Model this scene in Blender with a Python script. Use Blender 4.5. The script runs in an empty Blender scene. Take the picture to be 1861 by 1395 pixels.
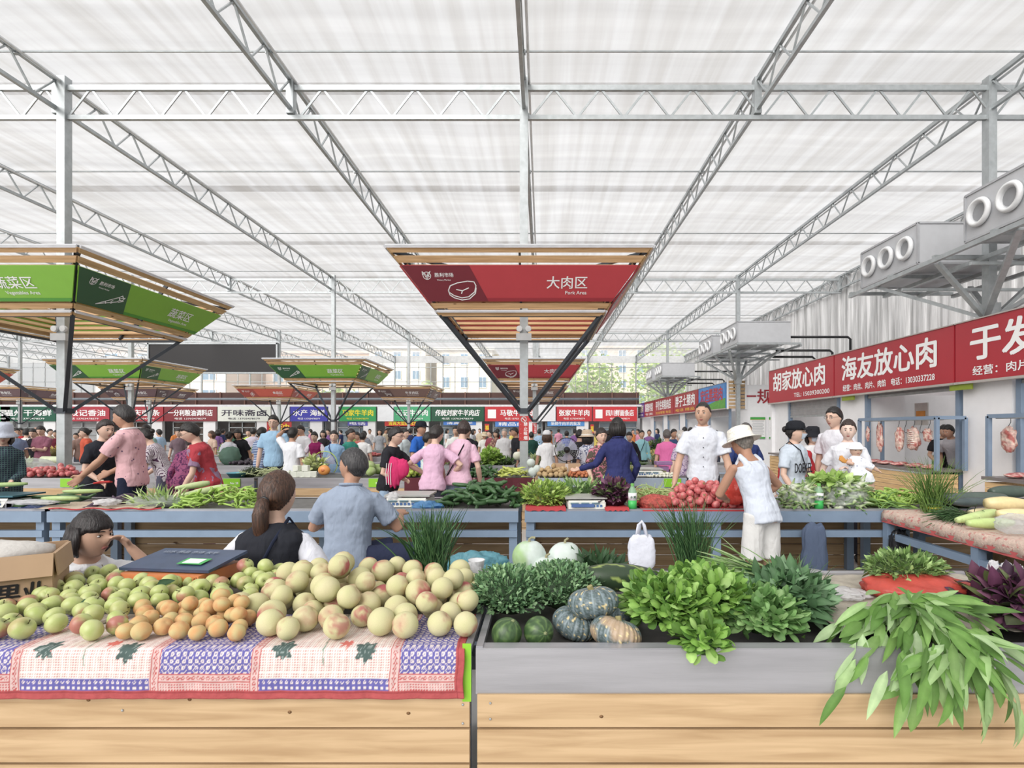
import bpy, bmesh, math, random
from mathutils import Vector, Matrix, Euler, noise
# ------------------------------------------------------------ camera, world, exposure
PI = math.pi
H, F, CX, HY = 1.55, 970.0, 986.0, 778.0          # eye height, focal length and vanishing point in 1861x1395 pixels
scene = bpy.context.scene
col = scene.collection
cam_data = bpy.data.cameras.new('camera'); cam = bpy.data.objects.new('camera', cam_data); col.objects.link(cam)
cam.location = (0, 0, H); cam.rotation_euler = (PI/2, 0, 0)
cam_data.sensor_width = 36; cam_data.lens = F*36/1861
cam_data.shift_x = (930.5-CX)/1861; cam_data.shift_y = (HY-697.5)/1861
cam_data.clip_start = .05; cam_data.clip_end = 400
scene.camera = cam
world = bpy.data.worlds.new('overcast_sky'); scene.world = world; world.use_nodes = True
wn = world.node_tree.nodes; wl = world.node_tree.links
bg = wn['Background']; bg.inputs[1].default_value = 1.15
_tc = wn.new('ShaderNodeTexCoord'); _sx = wn.new('ShaderNodeSeparateXYZ'); _rp = wn.new('ShaderNodeValToRGB')
wl.new(_tc.outputs['Generated'], _sx.inputs[0]); wl.new(_sx.outputs[2], _rp.inputs[0]); wl.new(_rp.outputs[0], bg.inputs[0])
_rp.color_ramp.elements[0].position = 0.0; _rp.color_ramp.elements[0].color = (.85, .86, .87, 1)
_rp.color_ramp.elements[1].position = .35; _rp.color_ramp.elements[1].color = (.985, .992, 1, 1)
sun_d = bpy.data.lights.new('sun', 'SUN'); sun_d.energy = 10.5; sun_d.angle = math.radians(50); sun_d.color = (1, .975, .94)
sun = bpy.data.objects.new('sun', sun_d); col.objects.link(sun); sun.rotation_euler = (math.radians(47), math.radians(-38), 0)
vs = scene.view_settings; vs.view_transform = 'Standard'; vs.look = 'None'; vs.gamma = 1; vs.use_curve_mapping = False; vs.exposure = -0.36
scene.cycles.max_bounces = 7; scene.cycles.diffuse_bounces = 4; scene.cycles.glossy_bounces = 3
scene.cycles.transmission_bounces = 4; scene.cycles.transparent_max_bounces = 12
scene.cycles.caustics_reflective = False; scene.cycles.caustics_refractive = False
scene.cycles.sample_clamp_indirect = 6
random.seed(7)
R = random.Random(11)

def P(px, py, D):                                  # the place at distance D that the photograph shows at (px, py)
    return Vector(((px-CX)/F*D, D, H+(HY-py)/F*D))
def XD(px, D): return (px-CX)/F*D
def lerp(a, b, t): return a+(b-a)*t
def sstep(a, b, x):
    t = min(1, max(0, (x-a)/(b-a))); return t*t*(3-2*t)

# ------------------------------------------------------------ materials
_M = {}
def _pr(name):
    m = bpy.data.materials.new(name); m.use_nodes = True
    return m, m.node_tree.nodes, m.node_tree.links, m.node_tree.nodes['Principled BSDF']
def lin(c):
    g = .3*c[0]+.55*c[1]+.15*c[2]; c = [x+(g-x)*.14 for x in c]                    # the photograph's muted colours
    return tuple(((x/255)/12.92 if x/255 <= .04045 else ((x/255+.055)/1.055)**2.4) for x in c)
def M(name, rgb=(200,200,200), rough=.5, metal=0., var=.08, scale=6., bump=0., bscale=60., vc=False, trans=0., stretch=(1,1,1), coat=0., spec=.5, tint=None, aniso=None):
    if name in _M: return _M[name]
    m, n, l, b = _pr(name); _M[name] = m
    b.inputs['Roughness'].default_value = rough; b.inputs['Metallic'].default_value = metal
    b.inputs['Specular IOR Level'].default_value = spec
    if coat: b.inputs['Coat Weight'].default_value = coat; b.inputs['Coat Roughness'].default_value = .15
    tc = n.new('ShaderNodeTexCoord'); mp = n.new('ShaderNodeMapping'); l.new(tc.outputs['Object'], mp.inputs[0])
    mp.inputs['Scale'].default_value = stretch
    nz = n.new('ShaderNodeTexNoise'); nz.inputs['Scale'].default_value = scale; nz.inputs['Detail'].default_value = 4
    l.new(mp.outputs[0], nz.inputs['Vector'])
    mr = n.new('ShaderNodeMapRange'); mr.inputs['To Min'].default_value = 1-var*1.6; mr.inputs['To Max'].default_value = 1+var*1.2
    mr.inputs['From Min'].default_value = .25; mr.inputs['From Max'].default_value = .75
    l.new(nz.outputs[0], mr.inputs[0])
    mx = n.new('ShaderNodeVectorMath'); mx.operation = 'SCALE'
    if vc:
        at = n.new('ShaderNodeAttribute'); at.attribute_name = 'Col'; l.new(at.outputs['Color'], mx.inputs[0])
    else: mx.inputs[0].default_value = lin(rgb)
    l.new(mr.outputs[0], mx.inputs['Scale'])
    if tint:                                        # second colour in noise patches
        mt = n.new('ShaderNodeMix'); mt.data_type = 'RGBA'; t2 = n.new('ShaderNodeTexNoise'); t2.inputs['Scale'].default_value = tint[1]
        t2.inputs['Detail'].default_value = 3
        r2 = n.new('ShaderNodeMapRange'); r2.inputs['From Min'].default_value = tint[2]; r2.inputs['From Max'].default_value = tint[2]+.08
        l.new(mp.outputs[0], t2.inputs['Vector']); l.new(t2.outputs[0], r2.inputs[0]); l.new(r2.outputs[0], mt.inputs[0])
        l.new(mx.outputs[0], mt.inputs[6]); mt.inputs[7].default_value = (*lin(tint[0]), 1); out = mt.outputs[2]
    else: out = mx.outputs[0]
    l.new(out, b.inputs['Base Color'])
    if bump:
        nb = n.new('ShaderNodeTexNoise'); nb.inputs['Scale'].default_value = bscale; nb.inputs['Detail'].default_value = 3
        l.new(mp.outputs[0], nb.inputs['Vector'])
        bp = n.new('ShaderNodeBump'); bp.inputs['Strength'].default_value = bump; bp.inputs['Distance'].default_value = .01
        l.new(nb.outputs[0], bp.inputs['Height']); l.new(bp.outputs[0], b.inputs['Normal'])
    if trans:
        tr = n.new('ShaderNodeBsdfTranslucent'); l.new(out, tr.inputs[0]); ms = n.new('ShaderNodeMixShader'); ms.inputs[0].default_value = trans
        l.new(b.outputs[0], ms.inputs[1]); l.new(tr.outputs[0], ms.inputs[2]); l.new(ms.outputs[0], n['Material Output'].inputs[0])
    return m
def Mwood(name, rgb, axis=0, knots=True, dark=.72):
    if name in _M: return _M[name]
    m, n, l, b = _pr(name); _M[name] = m
    b.inputs['Roughness'].default_value = .55; b.inputs['Specular IOR Level'].default_value = .3
    tc = n.new('ShaderNodeTexCoord'); mp = n.new('ShaderNodeMapping'); l.new(tc.outputs['Object'], mp.inputs[0])
    s = [9, 9, 9]; s[axis] = .55; mp.inputs['Scale'].default_value = s
    nz = n.new('ShaderNodeTexNoise'); nz.inputs['Scale'].default_value = 3.2; nz.inputs['Detail'].default_value = 6; nz.inputs['Distortion'].default_value = .6
    l.new(mp.outputs[0], nz.inputs['Vector'])
    rp = n.new('ShaderNodeValToRGB'); l.new(nz.outputs[0], rp.inputs[0]); c = lin(rgb)
    rp.color_ramp.elements[0].position = .3; rp.color_ramp.elements[0].color = (c[0]*dark, c[1]*dark*.93, c[2]*dark*.85, 1)
    rp.color_ramp.elements[1].position = .62; rp.color_ramp.elements[1].color = (*c, 1)
    out = rp.outputs[0]
    if knots:
        m2 = n.new('ShaderNodeMapping'); l.new(tc.outputs['Object'], m2.inputs[0]); k = [5., 5., 5.]; k[axis] = 1.9; m2.inputs['Scale'].default_value = k
        vo = n.new('ShaderNodeTexVoronoi'); vo.inputs['Scale'].default_value = 1.; l.new(m2.outputs[0], vo.inputs['Vector'])
        mr = n.new('ShaderNodeMapRange'); mr.inputs['From Min'].default_value = .035; mr.inputs['From Max'].default_value = .075; l.new(vo.outputs['Distance'], mr.inputs[0])
        mt = n.new('ShaderNodeMix'); mt.data_type = 'RGBA'; l.new(mr.outputs[0], mt.inputs[0]); mt.inputs[6].default_value = (c[0]*.22, c[1]*.14, c[2]*.08, 1); l.new(out, mt.inputs[7]); out = mt.outputs[2]
    l.new(out, b.inputs['Base Color'])
    return m
def Mclear(name, rgb, clear=.5, rough=.25, tl=.4, bump=.4, bscale=30):       # thin plastic film or glass: part of the light goes straight through
    if name in _M: return _M[name]
    m, n, l, b = _pr(name); _M[name] = m
    b.inputs['Base Color'].default_value = (*lin(rgb), 1); b.inputs['Roughness'].default_value = rough
    tr = n.new('ShaderNodeBsdfTranslucent'); tr.inputs[0].default_value = (*lin(rgb), 1)
    tp = n.new('ShaderNodeBsdfTransparent'); tp.inputs[0].default_value = (*[.5+.5*x for x in lin(rgb)], 1)
    m1 = n.new('ShaderNodeMixShader'); m1.inputs[0].default_value = tl; m2 = n.new('ShaderNodeMixShader'); m2.inputs[0].default_value = clear
    l.new(b.outputs[0], m1.inputs[1]); l.new(tr.outputs[0], m1.inputs[2]); l.new(m1.outputs[0], m2.inputs[1]); l.new(tp.outputs[0], m2.inputs[2])
    if bump:
        nb = n.new('ShaderNodeTexNoise'); nb.inputs['Scale'].default_value = bscale; nb.inputs['Detail'].default_value = 4; nb.inputs['Distortion'].default_value = 1.2
        bp = n.new('ShaderNodeBump'); bp.inputs['Strength'].default_value = bump; bp.inputs['Distance'].default_value = .02
        tc = n.new('ShaderNodeTexCoord'); l.new(tc.outputs['Object'], nb.inputs['Vector']); l.new(nb.outputs[0], bp.inputs['Height']); l.new(bp.outputs[0], b.inputs['Normal'])
    l.new(m2.outputs[0], n['Material Output'].inputs[0])
    return m
def plain(rgb, rough=.6, **k): return M('paint_%d_%d_%d_%d' % (*rgb, int(rough*100)), rgb, rough, **k)

GALV = M('galvanised_steel', (178,184,186), .42, .55, var=.1, scale=9)
BLUEST = M('blue_grey_painted_steel', (128,150,176), .45, .15, var=.05)
DKST = M('dark_grey_steel', (74,82,92), .5, .2, var=.05)
STEEL = M('brushed_stainless_steel', (172,172,178), .36, .45, var=.12, scale=5, stretch=(.3,4,4), bump=.05, bscale=50)
TRAYIN = M('worn_steel_tray_surface', (112,110,108), .5, .5, var=.2, scale=14)
PINE = Mwood('pale_pine_board', (206,173,130), 0)
PINEY = Mwood('pale_pine_board_lengthwise', (222,184,130), 1)
PINED = Mwood('weathered_pine_slat', (176,146,108), 0)
SLAT = Mwood('canopy_pine_slat', (222,178,128), 0)
WHITE = M('white_paint', (236,236,238), .6, var=.02)
LEAF = M('leaf_surface', rough=.45, vc=True, var=.12, scale=25, trans=.25, spec=.35)
FRUIT = M('fruit_skin', rough=.38, vc=True, var=.05, scale=40)
FUZZ = M('fuzzy_fruit_skin', rough=.75, vc=True, var=.06, scale=30, spec=.2)
CLOTH = M('woven_cloth', rough=.9, vc=True, var=.05, scale=30, bump=.25, bscale=160, spec=.15)
BLACKP = M('black_plastic', (32,33,36), .45)

# ------------------------------------------------------------ mesh building
class MB:
    def __init__(s): s.v = []; s.f = []; s.mi = []; s.c = []; s.usec = False
    def add(s, vs_, fs, mi=0, c=None):
        o = len(s.v); s.v += [tuple(v) for v in vs_]
        for f in fs: s.f.append(tuple(i+o for i in f)); s.mi.append(mi)
        if c is not None: s.usec = True
        if c is not None and len(c) and hasattr(c[0], '__len__'): s.c += [tuple(x) for x in c]
        else: s.c += [tuple(c) if c is not None else (.8,.8,.8)]*len(vs_)
        return s
    def box(s, c, d, rot=None, mi=0, col_=None):
        c = Vector(c); hx, hy, hz = d[0]/2, d[1]/2, d[2]/2
        p = [Vector((x,y,z)) for x in (-hx,hx) for y in (-hy,hy) for z in (-hz,hz)]
        if rot is not None:
            r = rot if isinstance(rot, Matrix) else Euler(rot).to_matrix(); p = [r @ q for q in p]
        return s.add([q+c for q in p], [(0,1,3,2),(4,6,7,5),(0,4,5,1),(2,3,7,6),(0,2,6,4),(1,5,7,3)], mi, col_)
    def bar(s, a, b, w, h=None, mi=0, up=(0,0,1), col_=None):              # rectangular bar from a to b
        a, b = Vector(a), Vector(b); h = h or w; d = b-a; L = d.length
        if L < 1e-6: return s
        y = d/L; x = y.cross(Vector(up))
        if x.length < 1e-4: x = y.cross(Vector((1,0,0)))
        x.normalize(); z = x.cross(y)
        return s.box((a+b)/2, (w, L, h), Matrix((x, y, z)).transposed(), mi, col_)
    def tube(s, pts, rad, n=8, mi=0, c=None, cap=True, flat=1.0):
        pts = [Vector(p) for p in pts]; m = len(pts)
        if not hasattr(rad, '__len__'): rad = [rad]*m
        vs_ = []; cc = []; u = None
        for i, p in enumerate(pts):
            t = (pts[min(i+1,m-1)]-pts[max(i-1,0)])
            if t.length < 1e-9: t = Vector((0,0,1))
            t.normalize()
            if u is None: u = t.orthogonal().normalized()
            u = (u - t*u.dot(t)); u = u.normalized() if u.length > 1e-6 else t.orthogonal().normalized()
            w = t.cross(u)
            for k in range(n):
                a = 2*PI*k/n; vs_.append(p+(u*math.cos(a)+w*math.sin(a)*flat)*rad[i])
                if c is not None: cc.append(c[i] if hasattr(c[0], '__len__') else c)
        fs = [(i*n+k, i*n+(k+1)%n, (i+1)*n+(k+1)%n, (i+1)*n+k) for i in range(m-1) for k in range(n)]
        if cap: fs += [tuple(range(n))[::-1], tuple((m-1)*n+k for k in range(n))]
        return s.add(vs_, fs, mi, cc if c is not None else None)
    def lathe(s, prof, n=16, at=(0,0,0), mi=0, c=None, sx=1, sy=1, rot=None):
        vs_ = []; cc = []; at = Vector(at); r = Euler(rot).to_matrix() if rot else None
        for i, (rr, z) in enumerate(prof):
            for k in range(n):
                a = 2*PI*k/n; q = Vector((rr*math.cos(a)*sx, rr*math.sin(a)*sy, z)); q = r @ q if r else q
                vs_.append(q+at)
                if c is not None: cc.append(c[i] if hasattr(c[0], '__len__') else c)
        m = len(prof)
        fs = [(i*n+k, i*n+(k+1)%n, (i+1)*n+(k+1)%n, (i+1)*n+k) for i in range(m-1) for k in range(n)]
        if prof[0][0] > 1e-5: fs.append(tuple(range(n))[::-1])
        if prof[-1][0] > 1e-5: fs.append(tuple((m-1)*n+k for k in range(n)))
        return s.add(vs_, fs, mi, cc if c is not None else None)
    def ball(s, c, r, nu=16, nv=10, fn=None, cf=None, mi=0, rot=None):     # fn(unit dir) -> radius factor, cf(unit dir) -> colour
        c = Vector(c); r = (r,r,r) if not hasattr(r, '__len__') else r
        rm = Euler(rot).to_matrix() if rot else None
        vs_ = []; cc = []
        for j in range(nv+1):
            th = PI*j/nv
            for i in range(nu):
                ph = 2*PI*i/nu; d = Vector((math.sin(th)*math.cos(ph), math.sin(th)*math.sin(ph), math.cos(th)))
                k = fn(d) if fn else 1; q = Vector((d.x*r[0], d.y*r[1], d.z*r[2]))*k if not hasattr(k, 'x') else k
                if rm: q = rm @ q
                vs_.append(q+c)
                if cf: cc.append(cf(d) if callable(cf) else cf)
        fs = []
        for j in range(nv):
            for i in range(nu):
                a, b_, d_, e = j*nu+i, j*nu+(i+1)%nu, (j+1)*nu+(i+1)%nu, (j+1)*nu+i
                fs.append((a, e, d_, b_))
        return s.add(vs_, fs, mi, cc if cf else None)
    def leaf(s, base, d, up, L, W, curl=.3, c=(.1,.3,.05), fold=.25, seg=4, tip=1.6, mi=0, stem=0., shape=.45):
        base = Vector(base); d = Vector(d).normalized(); up = Vector(up)
        sd = d.cross(up); sd = sd.normalized() if sd.length > 1e-5 else d.orthogonal().normalized(); nrm = sd.cross(d)
        vs_ = []; cc = []; p = base.copy(); dd = d.copy()
        if stem: s.tube([base, base+d*stem], [W*.09, W*.07], 4, mi, (c[0]*1.4, c[1]*1.3, c[2]*1.5), cap=False); p = base+d*stem
        for i in range(seg+1):
            t = i/seg
            w = W*.5*(math.sin(PI*(t**shape))**(.8 if shape < 1 else .55) if 0 < t < 1 else (.02 if shape < 1 or t == 0 else .3))
            nn = sd.cross(dd).normalized()
            vs_ += [p-sd*w+nn*w*fold, p.copy(), p+sd*w+nn*w*fold]
            k = .92+.16*t; cc += [(c[0]*k, c[1]*k, c[2]*k), (c[0]*1.3+.01, c[1]*1.22+.01, c[2]*1.3+.01), (c[0]*k, c[1]*k, c[2]*k)]
            p = p+dd*(L/seg); dd = (dd-nn*curl/seg).normalized()
        fs = []
        for i in range(seg):
            a = i*3; fs += [(a,a+1,a+4,a+3), (a+1,a+2,a+5,a+4)]
        return s.add(vs_, fs, mi, cc)
    def mesh(s, name, mats=None, smooth=True):
        me = bpy.data.meshes.new(name); me.from_pydata(s.v, [], s.f); 
        for m in (mats if isinstance(mats, (list,tuple)) else [mats] if mats else []): me.materials.append(m)
        me.polygons.foreach_set('material_index', s.mi); me.polygons.foreach_set('use_smooth', [smooth]*len(s.f))
        if s.usec:
            a = me.color_attributes.new('Col', 'FLOAT_COLOR', 'POINT'); flat = []
            for x in s.c: flat += [x[0], x[1], x[2], 1]
            a.data.foreach_set('color', flat)
        me.update(); return me
    def build(s, name, mats=None, parent=None, smooth=False, loc=None):
        o = bpy.data.objects.new(name, s.mesh(name, mats, smooth)); col.objects.link(o)
        if loc is not None: o.location = loc
        if parent: o.parent = parent
        return o
def tag(o, label=None, cat=None, group=None, kind=None):
    if label: o['label'] = label
    if cat: o['category'] = cat
    if group: o['group'] = group
    if kind: o['kind'] = kind
    return o
def thing(name, label, cat, loc=(0,0,0), rz=0, group=None):
    o = bpy.data.objects.new(name, None); col.objects.link(o); o.location = loc; o.rotation_euler = (0,0,rz); o.empty_display_size = .1
    return tag(o, label, cat, group)
KIDS = {}
def copy_tree(o, loc=None, rot=None, scale=None, label=None, group=None):
    c = o.copy(); col.objects.link(c)
    if loc is not None: c.location = loc
    if rot is not None: c.rotation_euler = rot
    if scale is not None: c.scale = (scale,)*3 if not hasattr(scale, '__len__') else scale
    if label: c['label'] = label
    if group: c['group'] = group
    for ch in KIDS.get(o.name, ()):
        k = ch.copy(); col.objects.link(k); k.parent = c
        for g in KIDS.get(ch.name, ()):
            q = g.copy(); col.objects.link(q); q.parent = k
    return c
def kid(o, *ch): KIDS.setdefault(o.name, []).extend(ch); return o
def basis(o, org, xd, yd):                          # place an object with its own x and y axes along xd, yd
    x = Vector(xd).normalized(); y = Vector(yd); y = (y-x*y.dot(x)).normalized(); z = x.cross(y)
    m = Matrix((x, y, z)).transposed().to_4x4(); m.translation = Vector(org); o.matrix_local = m; return o
def text(s_, size, mat, parent=None, name='lettering', width=None, align='LEFT', bold=0., sp=1.0, shear=0., line=1.0):
    cu = bpy.data.curves.new(name, 'FONT'); cu.body = s_; cu.size = size; cu.align_x = align; cu.resolution_u = 2
    cu.space_character = sp; cu.shear = shear; cu.space_line = line; cu.extrude = 0
    t = bpy.data.objects.new('tmp', cu); col.objects.link(t)
    dg = bpy.context.evaluated_depsgraph_get(); me = bpy.data.meshes.new_from_object(t.evaluated_get(dg)); bpy.data.objects.remove(t)
    if width and len(me.vertices):
        xs = [v.co.x for v in me.vertices]; k = width/max(1e-6, max(xs)-min(xs)); x0 = min(xs) if align == 'LEFT' else 0
        for v in me.vertices: v.co.x = (v.co.x-x0)*k
    if bold:                                        # thicken the strokes by overlaying shifted copies of the glyph faces
        d = size*max(.012, bold*1.7); vs_ = [v.co.copy() for v in me.vertices]; fs = [tuple(p.vertices) for p in me.polygons]; V, FF = [], []
        for k, (dx, dy) in enumerate(((-d,-d*.5), (d,-d*.5), (0,d*.6), (-d*.7,d*.3), (d*.7,d*.3))[:5 if size > .15 else 3]):
            n0 = len(V); V += [(v.x+dx, v.y+dy, v.z+.0002*k) for v in vs_]; FF += [tuple(i+n0 for i in f) for f in fs]
        me.clear_geometry(); me.from_pydata(V, [], FF); me.update()
    me.materials.clear(); me.materials.append(mat)
    o = bpy.data.objects.new(name, me); col.objects.link(o); o.parent = parent; return o
FRONT = ((1,0,0), (0,0,1)); SIDE = ((0,-1,0), (0,0,1))         # faces the viewer; faces the hall from the right wall
def strokes(mb, lines, w, z=.002, mi=0, close=False):          # flat line drawing in the local xy plane
    for pts in lines:
        for i in range(len(pts)-1):
            a, b = Vector((*pts[i], z)), Vector((*pts[i+1], z)); d = b-a
            if d.length < 1e-6: continue
            d.normalize(); n = Vector((-d.y, d.x, 0))*w/2; e = d*w*.35
            mb.add([a-n-e, b-n+e, b+n+e, a+n-e], [(0,1,2,3)], mi)
def arc(cx, cy, r, a0, a1, n=14, ry=None):
    return [(cx+r*math.cos(lerp(a0,a1,i/n)), cy+(ry or r)*math.sin(lerp(a0,a1,i/n))) for i in range(n+1)]
WTXT = M('white_lettering', (250,250,250), .5, var=0)
# ------------------------------------------------------------ the hall: floor, film roof, walls
def struct(o): o['kind'] = 'structure'; return o
D0, DS = 9.22, 11.87
ROWS = [D0+DS*i for i in range(3)]; DB = 44.3
COLX = [-32.26, -24.26, -16.26, -8.26, -.32, 7.72]
ZC = H+5.90; ZT0, ZT1 = H+5.87, H+5.36
b = MB(); b.box((-18, 20, -.05), (74, 76, .1)); struct(b.build('floor', M('pale_concrete_floor', (212,210,206), .5, var=.12, scale=1.3)))
ROOF = None
def roof_mat():
    m, n, l, p = _pr('roof_film'); p.inputs['Base Color'].default_value = (.8,.8,.81,1); p.inputs['Roughness'].default_value = .6
    tc = n.new('ShaderNodeTexCoord'); mp = n.new('ShaderNodeMapping'); mp.inputs['Scale'].default_value = (3.4,.12,1); l.new(tc.outputs['Object'], mp.inputs[0])
    nz = n.new('ShaderNodeTexNoise'); nz.inputs['Scale'].default_value = 1.4; nz.inputs['Detail'].default_value = 7; l.new(mp.outputs[0], nz.inputs['Vector'])
    rp = n.new('ShaderNodeValToRGB'); l.new(nz.outputs[0], rp.inputs[0])
    rp.color_ramp.elements[0].position = .34; rp.color_ramp.elements[0].color = (.64,.63,.62,1)
    rp.color_ramp.elements[1].position = .62; rp.color_ramp.elements[1].color = (.75,.75,.76,1)
    m2 = n.new('ShaderNodeMapping'); m2.inputs['Scale'].default_value = (.05,2.2,1); l.new(tc.outputs['Object'], m2.inputs[0])
    n2 = n.new('ShaderNodeTexNoise'); n2.inputs['Scale'].default_value = 1.; n2.inputs['Detail'].default_value = 4; l.new(m2.outputs[0], n2.inputs['Vector'])
    mr = n.new('ShaderNodeMapRange'); mr.inputs['From Min'].default_value = .3; mr.inputs['From Max'].default_value = .7; mr.inputs['To Min'].default_value = .88; mr.inputs['To Max'].default_value = 1.08
    l.new(n2.outputs[0], mr.inputs[0]); sc = n.new('ShaderNodeVectorMath'); sc.operation = 'SCALE'; l.new(rp.outputs[0], sc.inputs[0]); l.new(mr.outputs[0], sc.inputs['Scale'])
    tr = n.new('ShaderNodeBsdfTranslucent'); tp = n.new('ShaderNodeBsdfTransparent'); l.new(sc.outputs[0], tr.inputs[0]); l.new(sc.outputs[0], tp.inputs[0]); l.new(sc.outputs[0], p.inputs['Base Color'])
    bp = n.new('ShaderNodeBump'); bp.inputs['Strength'].default_value = .3; l.new(nz.outputs[0], bp.inputs['Height']); l.new(bp.outputs[0], p.inputs['Normal'])
    a1 = n.new('ShaderNodeMixShader'); a1.inputs[0].default_value = .62; l.new(p.outputs[0], a1.inputs[1]); l.new(tr.outputs[0], a1.inputs[2])
    a2 = n.new('ShaderNodeMixShader'); a2.inputs[0].default_value = .5; l.new(a1.outputs[0], a2.inputs[1]); l.new(tp.outputs[0], a2.inputs[2])
    l.new(a2.outputs[0], n['Material Output'].inputs[0]); return m
ROOF = roof_mat()
b = MB(); nx, ny = 60, 104; xs = [-50+62*i/nx for i in range(nx+1)]; ys = [-40+84.3*j/ny for j in range(ny+1)]
vv = [(x, y, H+6.1+.035*math.sin(x*PI/2+.3)+.03*noise.noise(Vector((x*.7, y*.9, 0)))-.03*abs(math.sin((y-.5)*PI/4))) for y in ys for x in xs]
b.add(vv, [(j*(nx+1)+i, j*(nx+1)+i+1, (j+1)*(nx+1)+i+1, (j+1)*(nx+1)+i) for j in range(ny) for i in range(nx)])
struct(b.build('ceiling', ROOF, smooth=True))
for k in range(12):                                             # added film strips each four metres, standing in for the roof gutters' shadow bands
    y = -2.55+3.955*k; b = MB(); w = .34
    b.add([(-50, y, H+6.03), (12, y, H+6.03), (12, y+w, H+6.03), (-50, y+w, H+6.03)], [(0,1,2,3)]); struct(b.build('trim_%d' % (k+1), ROOF))
# silver foil curtain on the right-hand side wall
def foil():
    m, n, l, p = _pr('silver_foil_curtain'); p.inputs['Metallic'].default_value = .35; p.inputs['Roughness'].default_value = .38
    tc = n.new('ShaderNodeTexCoord'); mp = n.new('ShaderNodeMapping'); mp.inputs['Scale'].default_value = (1,7,.35); l.new(tc.outputs['Object'], mp.inputs[0])
    nz = n.new('ShaderNodeTexNoise'); nz.inputs['Scale'].default_value = 1.2; nz.inputs['Detail'].default_value = 6; l.new(mp.outputs[0], nz.inputs['Vector'])
    rp = n.new('ShaderNodeValToRGB'); l.new(nz.outputs[0], rp.inputs[0]); rp.color_ramp.elements[0].position = .3; rp.color_ramp.elements[0].color = (.5,.5,.5,1)
    rp.color_ramp.elements[1].position = .6; rp.color_ramp.elements[1].color = (.92,.92,.92,1); l.new(rp.outputs[0], p.inputs['Base Color'])
    bp = n.new('ShaderNodeBump'); bp.inputs['Strength'].default_value = .8; bp.inputs['Distance'].default_value = .06; l.new(nz.outputs[0], bp.inputs['Height']); l.new(bp.outputs[0], p.inputs['Normal']); return m
b = MB(); WX = 11.9; n_ = 400
pts = [(WX+.07*math.sin(i*1.9)+.05*math.sin(i*.73), -4+48.3*i/n_) for i in range(n_+1)]
b.add([(x, y, z) for (x, y) in pts for z in (0, H+6.05)], [(2*i, 2*i+2, 2*i+3, 2*i+1) for i in range(n_)]); struct(b.build('wall_right', foil(), smooth=True))
b = MB(); b.box((-50, 13, (H+6)/2), (.1, 62, H+6)); struct(b.build('wall_left', M('pale_sheet_wall', (222,224,226), .6)))
# glazed end wall
GLASS = Mclear('hazy_wall_glass', (225,228,228), .7, .1, .5, bump=0)
for i in range(15):
    x0 = -48.26+4*i; b = MB(); b.add([(x0, DB, 2.6), (x0+4, DB, 2.6), (x0+4, DB, H+5.45), (x0, DB, H+5.45)], [(0,1,2,3)])
    w = struct(b.build('window_%d' % (i+1), GLASS)); f = MB()
    f.bar((x0, DB-.04, 2.6), (x0, DB-.04, H+6), .14, .1)
    for u in (1.0, 2.0, 3.0): f.bar((x0+u, DB-.04, 2.6), (x0+u, DB-.04, H+5.45), .05)
    for z in (2.9, 4.25, 5.4, 6.6): f.bar((x0, DB-.04, z), (x0+4, DB-.04, z), .05)
    f.build('window_frame', GALV, w)
b = MB(); b.box((-19, DB, H+5.72), (62, .06, .6)); struct(b.build('trim_20', M('white_gutter_sheet', (214,216,216), .5)))
b = MB(); b.box((-19, DB, 1.3), (62, .1, 2.6)); struct(b.build('wall_back', WHITE))
# outside the glazing
def block(x, y, w, d, h, rgb, nx_, nz_, lab, cat='building'):
    t = thing('apartment_building', lab, cat, (x, y, 0)); m = MB(); m.box((0, 0, h/2), (w, d, h)); m.box((0,0,h+.15), (w+.6, d+.6, .3)); m.build('wall', M('render_%d%d%d' % rgb, rgb, .8, var=.05, scale=.5), t)
    for i in range(nx_):
        for j in range(nz_):
            cx_, cz = -w/2+w*(i+.5)/nx_, h*(j+.62)/nz_; q = MB(); q.box((cx_, -d/2-.03, cz), (w/nx_*.42, .12, h/nz_*.5)); wo = q.build('window_frame', WHITE, t)
            q = MB(); q.box((cx_-w/nx_*.1, -d/2-.1, cz), (w/nx_*.17, .04, h/nz_*.43)); q.box((cx_+w/nx_*.1, -d/2-.1, cz), (w/nx_*.17, .04, h/nz_*.43)); q.build('pane', M('window_glass_dark', (110,140,165), .15), wo)
block(-44, 66, 15, 9, 10.5, (226,206,192), 4, 5, 'pink and cream apartment block beyond the glazing, leftmost')
block(-27, 72, 16, 9, 11, (205,178,160), 5, 5, 'brick-pink apartment block beyond the glazing behind the big black screen')
block(-15.5, 60, 6, 6, 10, (232,220,200), 3, 5, 'cream block with blue windows beyond the glazing right of the screen')
block(-8.5, 61, 6, 6, 10, (222,210,190), 3, 4, 'cream block beyond the glazing left of the central column')
block(-1.5, 73, 9, 8, 10, (186,176,168), 4, 4, 'grey-beige block beyond the glazing behind the central column')
block(10.5, 84, 11, 9, 13.5, (204,190,172), 4, 6, 'tan residential tower far beyond the glazing, right of the central canopy')
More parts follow.
